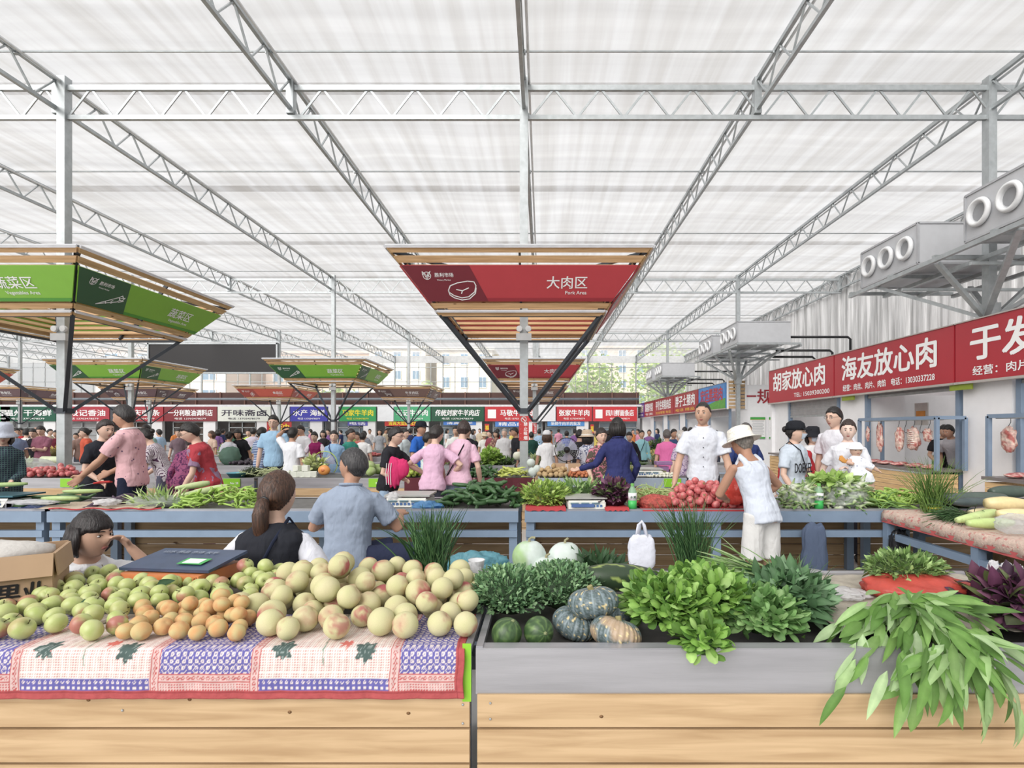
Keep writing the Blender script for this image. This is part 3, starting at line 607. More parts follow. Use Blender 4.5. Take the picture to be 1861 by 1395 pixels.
def platform(j, lab):
    y = ROWS[j]; t = thing('unit_platform', lab, 'platform', (0,0,0)); zb = H+2.95; xa, xb, ya, yb = 6.75, 9.0, y-2.5, y+2.5
    m = MB()
    for yy in (ya, y-1.2, y, y+1.2, yb): m.bar((xa,yy,zb), (xb,yy,zb), .07)
    for xx in (xa, 7.5, 8.25, xb): m.bar((xx,ya,zb-.06), (xx,yb,zb-.06), .07)
    for s_ in (-1,1): m.bar((xa,y+s_*.8,zb-.35), (xb,y+s_*.8,zb-.35), .05)
    m.build('deck_frame', GALV, t)
    for (dx, dy) in ((-.9,-1.6),(-.9,1.6),(.95,-1.6),(.95,1.6),(-.9,0),(1.1,0)):
        m = MB(); m.bar((COLX[5]+dx, y+dy, zb-.1), (COLX[5]+(.07 if dx > 0 else -.07), y, H+1.9), .09, .06); m.build('brace', GALV, t)
    m = MB(); m.box((COLX[5], y, H+1.95), (.22,.22,.4)); m.build('collar', GALV, t)
for j, w in enumerate(('nearest', 'second', 'third')):
    y = ROWS[j]; platform(j, 'galvanised platform with diagonal braces on the %s right-hand column' % w)
    ac_unit(y-2.27, y-.55, 'grey air duct box with three round white nozzles, nearer one on the %s platform' % w)
    ac_unit(y+.55, y+2.27, 'grey air duct box with three round white nozzles, farther one on the %s platform' % w)
    if j: 
        for k, (z, yy) in enumerate(((H+3.35, y-1.5), (H+2.9, y-1.2), (H+2.7, y-.9))):
            m = MB(); xe = WX-.6-.5*k; m.tube([(8.7,yy,z), (xe-.1,yy,z), (xe,yy,z-.08), (xe,yy,z-1.2)], .045, 8); tag(m.build('drain_pipe', BLACKP, smooth=True), 'black pipe from the %s air platform to the foil wall, %s of three' % (w, ('topmost','middle','lowest')[k]), 'pipe')

# ------------------------------------------------------------ back row of shops
BY = 40.0; bz0, bz1 = H+.53, H+1.62
b = MB()
x = -45.
while x < 6.8:
    b.box((x, BY+.2, (H+.6)/2), (.9,.3,H+.6)); x += 4.0
b.box((-18.5, BY+2.4, 1.6), (52,.1,3.2)); b.box((-18.5, BY+1.2, H+1.72), (52,2.4,.1)); struct(b.build('wall_back_shops', WHITE))
b = MB(); b.box((-18.5, BY+1.5, H+2.2), (52,.06,1.15)); o = struct(b.build('wall_brown_board', M('dark_brown_board', (92,62,56), .7, var=.15, scale=1, stretch=(1,1,.2))))
m = MB()
for k in range(28): m.box((-44+2*k*.95, BY+1.42, H+2.2), (.09,.1,1.2))
m.build('batten', M('brown_batten', (130,92,80), .7), o)
m = MB(); m.tube([(-44,BY+1.0,H+2.25),(7.4,BY+1.0,H+2.25)], .09, 8); tag(m.build('service_pipe', M('grey_pipe', (120,128,136), .5), smooth=True), 'long horizontal grey pipe above the far row of shops', 'pipe')
m = MB(); m.box((-18.5,BY+.1,bz1+.06), (52,.3,.12)); struct(m.build('trim_30', M('sign_head_trim', (226,228,232), .5)))
shops = [(-20,20,'green','绿',(44,190,96)), (2,103,'dark green','温州干海鲜',(32,96,72)), (104,200,'red','府段记香油',(188,50,66)), (201,219,'grey','',(70,72,80)), (219,298,'red','重庆面条',(182,50,62)), (299,395,'maroon','一分利粮油调料店',(140,44,54)), (396,493,'white and green','开味斋卤',(225,230,220)), (494,527,'white','',(230,232,236)), (528,596,'deep blue','水产 海鲜',(66,66,190)), (597,616,'white','',(230,232,240)), (617,684,'bright green','马家牛羊肉',(50,166,92)), (686,716,'white','',(232,236,240)), (716,783,'sea green','马记牛羊肉',(70,176,120)), (784,880,'dark bottle green','传统刘家牛羊肉店',(38,92,66)), (881,975,'red','马敬牛羊肉',(214,52,60)), (976,1010,'white','',(236,236,240)), (1011,1076,'red','张家牛羊肉',(212,58,66)), (1077,1158,'scarlet','四川鲜面条店',(222,56,64))]
EN = {'绿':'leftmost cut-off', '温州干海鲜':'dried seafood', '府段记香油':'sesame oil', '重庆面条':'noodle', '一分利粮油调料店':'grain and oil', '开味斋卤':'pickle and braised food', '水产 海鲜':'seafood', '马家牛羊肉':'yellow-lettered mutton', '马记牛羊肉':'white-lettered mutton', '传统刘家牛羊肉店':'slanted-lettered mutton', '马敬牛羊肉':'nearest the central column', '张家牛羊肉':'right of the central column', '四川鲜面条店':'fresh noodle'}
YEL = M('yellow_sign_lettering', (250,232,40), .4, var=0)
for k, (a, c_, cn, zh, rgb) in enumerate(shops):
    xa, xb = XD(a, BY), XD(c_, BY); t = thing('shop_sign', '%s sign in the far row of shops%s' % (cn, (', the ' + EN[zh] + ' one') if zh else ', blank, between ' + str(['','','','oil and noodle signs','','','','pickle and blue signs','','blue and bright green signs','','two green signs','','','','two red signs','',''][k])), 'sign', ((xa+xb)/2, BY, 0))
    m = MB(); m.box((0,0,(bz0+bz1)/2), (xb-xa-.03,.12,bz1-bz0)); m.build('panel', plain(rgb, .4, var=.03), t)
    if zh:
        zm = YEL if '马家' in zh else M('dark_sign_lettering', (40,30,60), .4) if 'white' in cn else WTXT
        L = xb-xa; x0 = -L/2+L*(.3 if ('马敬' in zh or '四川' in zh) else .08); wdt = L/2-x0-L*.08
        o = text(zh, .5, zm, t, bold=.016, width=wdt, shear=.2 if '传统' in zh else 0); basis(o, (x0,-.07,bz0+.44), *FRONT)
        o = text('电话 13703478579', .16, zm, t, 'small_lettering', bold=.01, width=wdt*.7); basis(o, (x0+wdt*.15,-.07,bz0+.14), *FRONT)
        if x0 > -L/2+L*.2: m = MB(); m.box((-L/2+L*.14,-.07,(bz0+bz1)/2), (L*.16,.01,.66)); m.build('picture', WTXT, t)
# shop fronts below: windows, shutters, banners
for k, (a, c_, kind) in enumerate([(20,100,'shutter'), (118,200,'shutter'), (219,296,'dark'), (312,395,'dark'), (414,486,'dark'), (545,590,'glass'), (612,672,'glass'), (700,775,'dark'), (800,868,'glass'), (896,985,'glass'), (992,1064,'glass'), (1090,1158,'glass')]):
    xa, xb = XD(a, BY+.3), XD(c_, BY+.3); t = thing('shop_unit', '%s front of the far shops, %s from the left' % ({'shutter':'grey shuttered','dark':'open dark','glass':'glazed'}[kind], (ords+['twelfth'])[k]), 'shop front', ((xa+xb)/2, BY+.3, 0)); L = xb-xa
    m = MB(); m.box((0,.3,(H+.5)/2), (L,.05,H+.5)); m.build('panel', {'shutter':M('shutter_grey', (168,168,170)), 'dark':M('dim_shop_interior', (96,84,78), .8, var=.4, scale=2), 'glass':M('shop_glass_pale', (150,168,180), .12, var=.2, scale=1)}[kind], t)
    m = MB(); [m.box((-L/2+L*q/3,.2,(H+.5)/2), (.07,.06,H+.5)) for q in range(4)]; [m.box((0,.2,z), (L,.06,.07)) for z in (1.1, H+.05, H+.48)]; m.build('frame', GALV, t)
for (a, c_, y0, y1, s_, rgb, tm, lab) in ((699,773,763,774,'清真大型鲜肉大全',(206,52,48),'y','red banner with yellow characters under the sea green shop sign'), (485,530,766,785,'粮油',(200,60,60),'y','red poster board in the middle of the far shops'),
        (806,865,765,772,'清真牛羊',(70,130,220),'w','blue strip banner under the dark bottle green sign'), (900,960,765,775,'精品肉',(80,140,225),'w','blue strip banner under the red beef sign'), (995,1062,764,774,'新鲜牛肉羊肉批发',(80,150,225),'w','blue strip banner under the right red beef sign'), (632,668,765,773,'电话',(90,90,190),'w','violet strip banner under the bright green sign'), (881,889,770,783,'福',(214,48,52),'y','small red hanging panel left of the central column'), (1073,1079,771,787,'福',(214,60,52),'y','small red couplet panel on the far white pillar')):
    D = BY+.03; t = thing('banner', lab, 'banner', (XD((a+c_)/2, D), D, 0)); za, zb = H+(HY-y0)/F*D, H+(HY-y1)/F*D; L = XD(c_,D)-XD(a,D)
    m = MB(); m.box((0,0,(za+zb)/2), (L,.02,za-zb)); m.build('cloth', plain(rgb, .5, var=.03), t); o = text(s_, (za-zb)*.7, YEL if tm == 'y' else WTXT, t, bold=.01, width=L*.8); basis(o, (-L*.4,-.015,zb+(za-zb)*.22), *FRONT)
# ------------------------------------------------------------ stalls
ZT = .775
def stall(x0, x1, y0, y1, label, near='customer', legs=(0,1), tray=STEEL, inner=TRAYIN, low=.0):
    t = thing('market_stall', label, 'stall', ((x0+x1)/2, (y0+y1)/2, 0)); L = x1-x0; W = y1-y0; hx, hy = L/2, W/2
    sgn = -1 if near == 'customer' else 1            # side of the board front: -1 towards the viewer
    m = MB(); m.box((0,0,ZT-.01-low), (L-.02,W-.02,.02)); m.build('counter_top', inner, t)
    m = MB(); yf = sgn*hy
    m.box((0, yf, ZT-.07), (L,.012,.155)); m.box((0, yf-sgn*.02, ZT+.008), (L,.05,.006)); m.box((0, -yf+sgn*.02, ZT+.012), (L,.05,.02))
    for e in (-1,1): m.box((e*(hx-.012), 0, ZT+.005), (.024, W, .022))
    m.build('tray_rim', tray, t)
    m = MB()
    for k in range(6): m.box((0, yf, .573-.122*k-.0), (L-.012,.026,.113))
    m.build('slat_panel', PINE if near == 'customer' else PINED, t)
    if near != 'customer':
        m = MB(); m.box((0, -hy-.01, ZT-.045), (L, .06, .1)); m.box((0, -hy, .57), (L-.02, .05, .062)); m.box((0,-hy,.09), (L-.02,.05,.05))
        m.build('frame_rail', BLUEST, t)
    n_ = max(2, round(L/2.1)+1)
    for k in range(n_):
        for s_ in (-1,1):
            xx = -hx+.05+(L-.1)*k/(n_-1); m = MB()
            yy = s_*(hy-.03) if s_ != sgn else sgn*(hy-.06); m.box((xx, yy, (ZT-.04)/2), (.075,.06,ZT-.04)); m.build('leg', BLUEST, t)
    if near == 'customer': m = MB(); m.box((0,-sgn*(hy-.04),.4), (L-.1,.05,.06)); m.build('frame_rail', BLUEST, t)
    return t
FRONTY = 1.86
stall(-4.5, -.247, FRONTY, 2.82, 'front market stall at the left with pale pine boards, carrying the fruit')
stall(-.232, 2.22, FRONTY, 2.82, 'front market stall in the middle with brushed steel tray, carrying the pumpkins and greens', low=.05)
stall(2.34, 5.2, 1.9, 2.82, 'front market stall at the right edge with the purple amaranth behind it')
Y2 = 4.98; Y2b = 5.93
X2 = [-13.2, -8.95, -4.62, -.20, 3.42]
for a, c_, w in ((-8.93, -4.64, 'second row market stall at the left edge, seen from its blue-grey frame side'), (-4.59, -.225, 'second row market stall behind the seated vendors, seen from its blue-grey frame side'), (-.165, 3.42, 'second row market stall under the tomatoes, seen from its blue-grey frame side')):
    stall(a, c_, Y2, Y2b, w, near='vendor')
stall(3.50, 6.0, Y2+.02, Y2b, 'second row market stall at the right under the dark wax gourds', near='vendor')
for k, (px, py) in enumerate(((160,1272),(344,1271),(526,1294),(742,1296),(1093,1302))):
    m = MB(); m.lathe([(0,-.0015),(.0035,-.0015),(.0055,0)], 14, sx=1.3, rot=(PI/2,0,0), c=[(.03,.015,.008),(.07,.035,.015),(.28,.16,.08)]); q = XD(px, 1.845), H+(HY-py)/F*1.845; tag(m.build('wood_knot', CLOTH, smooth=True, loc=(q[0], 1.8465, q[1])), 'small dark knot in the pale pine front board', 'knot', 'knots in the front boards')
# screws on the front boards
for k, (x, z) in enumerate([(XD(222,1.845), .575), (XD(841,1.845), .595), (XD(841,1.845), .53), (XD(891,1.845), .6), (XD(891,1.845), .545), (XD(1500,1.845), .56)]):
    m = MB(); m.lathe([(.0,-.002),(.004,-.002),(.0045,0),(.002,.002),(0,.002)], 10, (x, 1.845, z), rot=(PI/2,0,0)); tag(m.build('screw', GALV, smooth=True), 'small zinc screw in the pale pine front board', 'screw', 'screws in the front boards')
# side table at the right, running towards the viewer
t = thing('side_stall', 'blue-grey side table at the right running towards the viewer, covered by the towel', 'stall', (3.62, 3.93, 0)); m = MB(); m.box((0,0,ZT-.01), (.95,2.0,.02)); m.build('counter_top', TRAYIN, t)
m = MB()
for s_ in (-1,1): m.box((s_*.45,0,ZT-.05), (.05,2.0,.06)); m.box((s_*.45,0,.575), (.05,1.95,.06))
m.build('frame_rail', BLUEST, t)
for sx in (-1,1):
    for sy in (-.96,-.05,.96): m = MB(); m.box((sx*.45, sy, (ZT-.02)/2), (.065,.065,ZT-.02)); m.build('leg', BLUEST, t)
m = MB(); [m.box((.49,0,.5-.118*k), (.026,1.96,.1)) for k in range(5)]; m.build('slat_panel', PINED, t)
# rows further back
def rowstalls(y, x_from, x_to, w, n):
    L = (x_to-x_from)/n
    for k in range(n): stall(x_from+L*k+.03, x_from+L*(k+1)-.03, y, y+.9, 'pine-boarded market stall with steel rim in the %s row, %s from the right' % (w, (ords+['twelfth'])[n-1-k]))
rowstalls(8.2, -13.0, -.1, 'third', 3); stall(-.07, 3.5, 8.2, 9.1, 'pale steel third row stall under the potatoes and garlic', tray=M('pale_blue_grey_rim', (172,188,206), .4, .3))
rowstalls(11.0, -14.5, 4.1, 'fourth', 4); rowstalls(14.3, -18, 4.2, 'fifth', 4); rowstalls(17.8, -22, 4.2, 'sixth', 4); rowstalls(22.6, -26, 4.2, 'seventh', 4); rowstalls(28.5, -30, 4.2, 'eighth', 4)
# green vendor plates on the rims
for k, (px, y, w) in enumerate(((127,8.2,'under the left tomatoes'), (1222,8.2,'below the white shirted man\'s elbow'), (422,8.2,'behind the red top woman'), (686,8.2,'under the cabbages'), (655,11,'under the far tomatoes'))):
    t = MB(); t.box((0,0,0), (.26,.012,.13)); o = t.build('vendor_plate', M('lime_plate', (136,206,36), .4, var=.02), loc=(XD(px,y), y-.016, ZT-.06)); tag(o, 'lime green vendor number plate on a steel rim %s' % w, 'plate')
    l_ = text('No: 28', .045, WTXT, o, bold=.01); basis(l_, (-.02,-.008,-.02), *FRONT)

# towel over the front edge, pattern woven in
def towel():
    y0 = FRONTY-.018; xr = -.27; xl = -2.2; NX, NY = 620, 110; DROP = .166; TOP = .32
    m = MB(); vs_ = []; cc = []
    cw, cr, cb, cg = lin((232,218,214)), lin((198,88,88)), lin((106,102,178)), lin((84,104,100))
    cred = lin((190,84,86)); cpk = lin((222,190,186))
    S = 1/.001918                                          # pattern units per metre
    maple = [1,.55,.86,.4,.8,.42,.62,.3,.62,.42,.8,.4,.86,.55]
    def leafat(px, py, cx_, cy_, r_, rot):
        dx, dy = px-cx_, py-cy_; rr = math.hypot(dx, dy)
        if rr > r_: return False
        a = (math.atan2(dy, dx)+rot) % (2*PI)/(2*PI)*14; i = int(a); f = a-i
        return rr < r_*lerp(maple[i%14], maple[(i+1)%14], f)
    for j in range(NY+1):
        for i in range(NX+1):
            x = lerp(xr, xl, i/NX); s_ = j/NY*(TOP+DROP)   # s_ 0 at the inner end, TOP at the fold
            w = .006*math.sin(x*21)*max(0,(s_-TOP)/DROP)+.004*noise.noise(Vector((x*9, s_*9, 0)))
            if s_ < TOP: q = (x, y0+.02+TOP-s_, ZT+.016+w*.3)
            else:
                d = s_-TOP; q = (x, y0-.012*sstep(0,.03,d)-abs(w)*.9-.002, ZT+.016-d+.0)
            q = (q[0]+.003*math.sin(s_*40), q[1], q[2]); vs_.append(q)
            u = (xr-x)*S; v = (s_-TOP)*S+8                   # pixels: u from right edge leftwards, v down from the fold
            nzv = .93+.12*noise.noise(Vector((x*60, s_*60, 3)))
            if u < 15 or v > 80: c = cred if (v > 80 or u < 15) and not (abs(v-83) < .8 or abs(u-11) < .8) else lin((162,66,70))
            else:
                pu = (u-15) % 428
                if pu < 100: zone = 'block'
                elif pu < 117: zone = 'band'
                elif pu < 232+117: zone = 'check'
                elif pu < 366: zone = 'band'
                else: zone = 'block'
                c = cw
                if zone == 'block':
                    if v < 50:
                        a, b_ = (u/11) % 1-.5, (v/11) % 1-.5; rr = math.hypot(a, b_); c = cw if (rr < .3 or abs(abs(a)-abs(b_)) < .05) and rr > .09 else cb
                    elif v < 66: a, b_ = abs((u/9) % 1-.5), abs((v-58)/9); c = cr if .25 < a+b_ < .48 or abs(abs(v-58)-7) < .8 else cpk
                    else: c = cr if (int(u/2.5) % 2 and int(v/2.5) % 2) and v < 79 else cpk
                elif zone == 'band':
                    bc = 108.5 if pu < 200 else 357.5; a, b_ = abs(pu-bc)/9, abs((v/9) % 1-.5); c = cr if .25 < a+b_ < .48 or abs(abs(pu-bc)-7.6) < .8 else cpk
                else:
                    if v > 58:
                        a, b_ = (u/10) % 1-.5, (v/10) % 1-.5; rr = math.hypot(a, b_); c = cw if (rr < .28) and rr > .1 else cb
                    else:
                        c = lin((206,140,136)) if (int(u/2.2) % 2 and int(v/2.2) % 2) else lin((240,230,224))
                        if leafat(pu, v, 160, 12, 27, .4) or leafat(pu, v, 312, 10, 27, 1.9): c = cg if noise.noise(Vector((u*.25, v*.25, 0))) < .25 else lin((150,164,160))
                        if abs(pu-240+v*.1) < 1.2 and v < 36: c = lin((150,166,150))
                        if leafat(pu, v, 200, -4, 18, .1): c = lin((226,120,110))
            cc.append((c[0]*nzv, c[1]*nzv, c[2]*nzv))
    m.add(vs_, [(j*(NX+1)+i, j*(NX+1)+i+1, (j+1)*(NX+1)+i+1, (j+1)*(NX+1)+i) for j in range(NY) for i in range(NX)], 0, cc)
    o = m.build('patterned_towel', CLOTH, smooth=True); sm = o.modifiers.new('thickness', 'SOLIDIFY'); sm.thickness = .004
    tag(o, 'white towel with blue blocks, maple leaves and red hem over the front stall', 'towel')
towel()
m = MB(); m.box((0,0,0), (.03,.004,.2)); tag(m.build('green_plate', M('lime_plate', (136,206,36), .4), loc=(-.262, FRONTY-.012, ZT-.07)), 'lime green plate edge showing beside the red hem of the towel', 'plate')

# ------------------------------------------------------------ produce prototypes
def apple_mesh(seed, blush):
    m = MB(); a, b_, d_ = lin((166,186,88)), lin((204,208,142)), lin((186,108,98)); sv = Vector((seed*3.1, seed, 0))
    def fn(d):
        t = math.acos(max(-1,min(1,d.z))); return (1-.22*math.exp(-(t/.3)**2)-.13*math.exp(-((PI-t)/.28)**2))*(1+.02*math.cos(5*math.atan2(d.y,d.x))*(t/PI))*(1+.03*noise.noise(d+sv))
    def cf(d):
        k = noise.noise(d*1.6+sv)*.5+.5; c = [lerp(a[i], b_[i], k) for i in range(3)]
        s_ = sstep(.05, .75, d.x+.4*noise.noise(Vector((d.x*2, d.y*8, d.z*1.5))+sv))*blush; c = [lerp(c[i], d_[i], s_) for i in range(3)]
        if d.z > .93: c = [lerp(c[i], (.22,.25,.08)[i], .6) for i in range(3)]
        return c
    m.ball((0,0,0), (1,1,.9), 20, 14, fn, cf); return m.mesh('apple_skin', FRUIT)
def peach_mesh(seed, blush, base=(214,204,160), red=(184,96,96)):
    m = MB(); a, b_, r_ = lin(base), lin((196,196,138)), lin(red); sv = Vector((seed*2.3, 0, seed))
    def fn(d):
        t = math.acos(max(-1,min(1,d.z))); ph = math.atan2(d.y, d.x); return 1-.16*math.exp(-(t/.28)**2)-.06*math.exp(-(ph/.13)**2)*math.sin(t)+.05*math.exp(-((PI-t)/.25)**2)+.02*noise.noise(d*1.5+sv)
    def cf(d):
        k = noise.noise(d*1.2+sv)*.5+.5; c = [lerp(a[i], b_[i], k) for i in range(3)]
        s_ = max(sstep(.7, .98, d.z)*.55, sstep(.25, .8, d.x*.6+d.z*.4+.6*noise.noise(d*2.2+sv)))*blush; return [lerp(c[i], r_[i], s_) for i in range(3)]
    m.ball((0,0,0), (1,1,.96), 22, 16, fn, cf); return m.mesh('peach_skin', FUZZ)
def round_mesh(rgb, rgb2, name, seed=0, lob=0, flat=.85, mat=None, dimple=.15, nu=16, nv=10, freq=1.5):
    m = MB(); a, b_ = lin(rgb), lin(rgb2); sv = Vector((seed, seed*1.7, 0))
    def fn(d):
        t = math.acos(max(-1,min(1,d.z))); return (1-dimple*math.exp(-(t/.3)**2))*(1+lob*math.cos(6*math.atan2(d.y,d.x))*math.sin(t))*(1+.05*noise.noise(d*1.4+sv))
    m.ball((0,0,0), (1,1,flat), nu, nv, fn, lambda d: [lerp(a[i], b_[i], sstep(-.1,.35,noise.noise(d*freq+sv))) for i in range(3)]); return m.mesh(name, mat or FRUIT)
_st = MB(); _st.tube([(0,0,.72),(.04,0,.95),(.12,.03,1.14)], [.05,.035,.06], 5, c=(.1,.09,.03)); STEM = _st.mesh('fruit_stem', LEAF)
_cx = MB()
for _k in range(5): _a = _k*1.256; _cx.leaf((0,0,.84), (math.cos(_a),math.sin(_a),.1), (0,0,1), .42, .16, .4, (.12,.25,.05), seg=2)
CALYX = _cx.mesh('green_calyx', LEAF)
APPLE = [apple_mesh(i, bl) for i, bl in enumerate((0,.1,0,.35,.95,.8))]
PEACH = [peach_mesh(i, bl) for i, bl in enumerate((.35,.9,.6,1.,.2,.75))]
APRI = [peach_mesh(i+20, .45, (224,152,92), (210,112,70)) for i in range(4)]
TOM = [round_mesh((204,92,96), (220,128,124), 'tomato_skin', i, .02, .84) for i in range(4)]
POT = [round_mesh((198,168,122), (178,146,102), 'potato_skin', i, 0, .75, FUZZ, 0) for i in range(3)]
CABB = [round_mesh((176,204,120), (205,222,160), 'cabbage_leaf', i, .01, .85, LEAF, .05) for i in range(3)]
ONI = [round_mesh((232,230,214), (214,216,190), 'white_onion', i, 0, .9) for i in range(2)]
ORG = [round_mesh((150,180,60), (190,200,80), 'green_orange', i, 0, .95) for i in range(2)]
DARK = [round_mesh((46,40,52), (70,54,70), 'dark_grape', i, 0, .95) for i in range(2)]
AVO = [round_mesh((56,72,56), (84,104,80), 'dark_green_squash', i, 0, .9) for i in range(2)]
CAR = [round_mesh((206,128,84), (186,104,70), 'carrot_end', i, 0, .8, FUZZ) for i in range(2)]
MELO = [round_mesh((222,176,92), (236,196,110), 'yellow_melon', i, .02, .9) for i in range(2)]
def put(name, mesh, loc, r, label, cat, group=None, rot=None, extra=None, ename='stem'):
    o = bpy.data.objects.new(name, mesh); col.objects.link(o); o.location = loc; o.scale = (r,)*3 if not hasattr(r, '__len__') else r
    o.rotation_euler = rot if rot is not None else (R.gauss(0,.7), R.gauss(0,.7), R.uniform(0,2*PI))
    if label: tag(o, label, cat, group)
    if extra: e = bpy.data.objects.new(ename, extra); col.objects.link(e); e.parent = o
    return o
def heap(n, rr, x0, x1, y0, y1, top, zb=ZT, tight=.94, tries=40, rnd=R, pts=None):
    pts = [] if pts is None else pts; out = []; rm = max(rr)
    cell = {}
    def key(x, y): return (int(math.floor(x/(2*rm))), int(math.floor(y/(2*rm))))
    for q in pts: cell.setdefault(key(q[0], q[1]), []).append(q)
    for _ in range(n):
        best = None; r = rnd.uniform(*rr)
        for _t in range(tries):
            x, y = rnd.uniform(x0, x1), rnd.uniform(y0, y1); h = top(x, y)
            if h is None or h <= 0: continue
            z = zb+r*.95; kx, ky = key(x, y)
            for i in (-1,0,1):
                for j in (-1,0,1):
                    for (a, b_, c_, rj) in cell.get((kx+i, ky+j), ()):
                        s_ = (r+rj)*tight; d2 = (x-a)**2+(y-b_)**2
                        if d2 < s_*s_: z = max(z, c_+math.sqrt(s_*s_-d2))
            if z+r*.4 > zb+h: continue
            if best is None or z < best[2]: best = (x, y, z, r)
        if best is None: break
        out.append(best); pts.append(best); cell.setdefault(key(best[0], best[1]), []).append(best)
    return out
# ------------------------------------------------------------ front stall: fruit
def pxof(x, y): return CX+F*x/y
FP = []                                                       # shared resting list so that the fruits do not run into each other
def peach_top(x, y):
    p = pxof(x, y); 
    if y > 2.55 or p < 470-(y-1.95)*150+60*(y > 2.2) or p > 868: return None
    e = min(1, (y-1.90)/.34); return .06+.125*e*math.exp(-((p-605)/85)**2)+.075*e*math.exp(-((p-790)/75)**2)+.025*e
ph = heap(165, (.041,.053), -1.25, -.28, 1.905, 2.5, peach_top, ZT+.02, .95, 60, pts=FP)
GP = {3:('large pale yellow peach with a dark rose blush in the peach heap', 'peaches with a strong blush'), 0:('large pale cream-green peach in the heap on the towel', 'pale peaches'), 5:('large peach with a light pink flush in the heap on the towel', 'pink-flushed peaches')}
for (x, y, z, r) in ph:
    k = R.choice((0,1,2,3,4,5)); g = GP[3 if k in (1,3) else 0 if k in (0,4) else 5]
    put('peach', PEACH[k], (x,y,z), r, g[0], 'peach', g[1], rot=(R.uniform(-1.6,.4), R.uniform(-.9,.9), R.uniform(0,6.3)))
def apri_top(x, y):
    p = pxof(x, y)
    if y > 2.22 or p < 232+(y-1.95)*120 or p > 500-(y-1.95)*60: return None
    return .05+.055*min(1,(y-1.92)/.2)*math.exp(-((p-415)/75)**2)+.012*min(1,(y-1.92)/.15)
for (x, y, z, r) in heap(95, (.028,.034), -1.65, -.95, 1.895, 2.2, apri_top, ZT+.02, .95, 60, pts=FP):
    put('apricot', APRI[R.randrange(4)], (x,y,z), r, 'orange apricot in the small heap between the apples and the peaches', 'apricot', 'orange apricots')
def apple_top(x, y):
    p = pxof(x, y)
    if p > 560 or (p > 515 and y < 2.4) or y > 2.72: return None
    if p < 75 and y > 2.22: return None
    if 225 < p < 440 and y > 2.55: return None
    e = min(1, (y-1.92)/.25); return .058+.036*e*sstep(0, 130, p)
for (x, y, z, r) in heap(330, (.033,.040), -2.25, -1.0, 1.905, 2.7, apple_top, ZT+.02, .94, 60, pts=FP):
    k = R.choice((0,1,2,0,1,2,3,3,4,5)); red = k > 3
    put('apple', APPLE[k], (x,y,z), r, 'small green apple with a rosy striped cheek in the left fruit heap' if red else 'small pale green apple in the left fruit heap', 'apple', 'rosy-cheeked apples' if red else 'green apples', rot=(R.gauss(-.3,.8), R.gauss(0,.7), R.uniform(0,6.3)), extra=STEM)
for k, (px, py, D, rz, w) in enumerate(((142,1098,2.14,.5,'on the apples near the cardboard box'), (345,1125,2.02,2.2,'on the apricots beside the apples'), (285,1142,1.97,4,'at the left end of the apricots'), (286,1062,2.3,1.2,'at the back of the apples near the scale'), (30,1128,2.1,.2,'on the apples at the left edge'))):
    m = MB(); m.leaf((0,0,0), (1,0,.1), (0,-.5,1), .085, .036, .5, (.055,.13,.06), .15, seg=5); q = P(px, py, D); o = m.build('loose_leaf', LEAF, smooth=True, loc=q); o.rotation_euler = (.3,0,rz); tag(o, 'single dark green leaf lying %s' % w, 'leaf')
# cardboard box at the left edge
t = thing('cardboard_box', 'open brown cardboard fruit box with black brush characters at the left edge', 'box', (-2.46, 2.36, ZT+.012)); t.rotation_euler = (0,0,.55)
CARD = M('brown_cardboard', (190,156,122), .85, var=.06, scale=5); m = MB(); w, d, h = .5, .3, .21
for (c_, s_) in (((0,-d/2,h/2),(w,.006,h)), ((0,d/2,h/2),(w,.006,h)), ((-w/2,0,h/2),(.006,d,h)), ((w/2,0,h/2),(.006,d,h)), ((0,0,.004),(w,d,.006))): m.box(c_, s_)
m.build('body', CARD, t)
for (c_, s_, r_) in (((0,-d/2-.018,h-.045),(w+.01,.006,.10),(-.22,0,0)), ((w/2+.012,0,h-.05),(.006,d,.10),(0,-.12,0)), ((0,d/2+.01,h-.04),(w,.006,.09),(.2,0,0))): m = MB(); m.box(c_, s_, r_); m.build('flap', CARD, t)
m = MB(); m.ball((0,0,h*.95), (w*.46,d*.46,.06), 24, 10, lambda d_: 1+.12*noise.noise(d_*4), None); m.build('paper_filling', M('grey_white_paper', (214,210,204), .9, bump=.6, bscale=30), t, smooth=True)
INK = M('black_brush_ink', (22,20,20), .6, var=0)
o = text('地果业', .1, INK, t, 'brush_characters', bold=.015, shear=.1, width=.25); basis(o, (-.02,-d/2-.006,.012), *FRONT)
o = text('PREMIUM BANANA', .02, M('green_box_print', (40,110,70), .6), t, 'green_print', bold=.01); basis(o, (.04,-d/2-.006,.125), *FRONT)
m = MB(); m.box((-.03,-d/2-.005,.13), (.06,.002,.014)); m.box((-.005,-d/2-.005,.115), (.014,.002,.03)); m.build('green_mark', M('green_box_print', (40,110,70), .6), t)
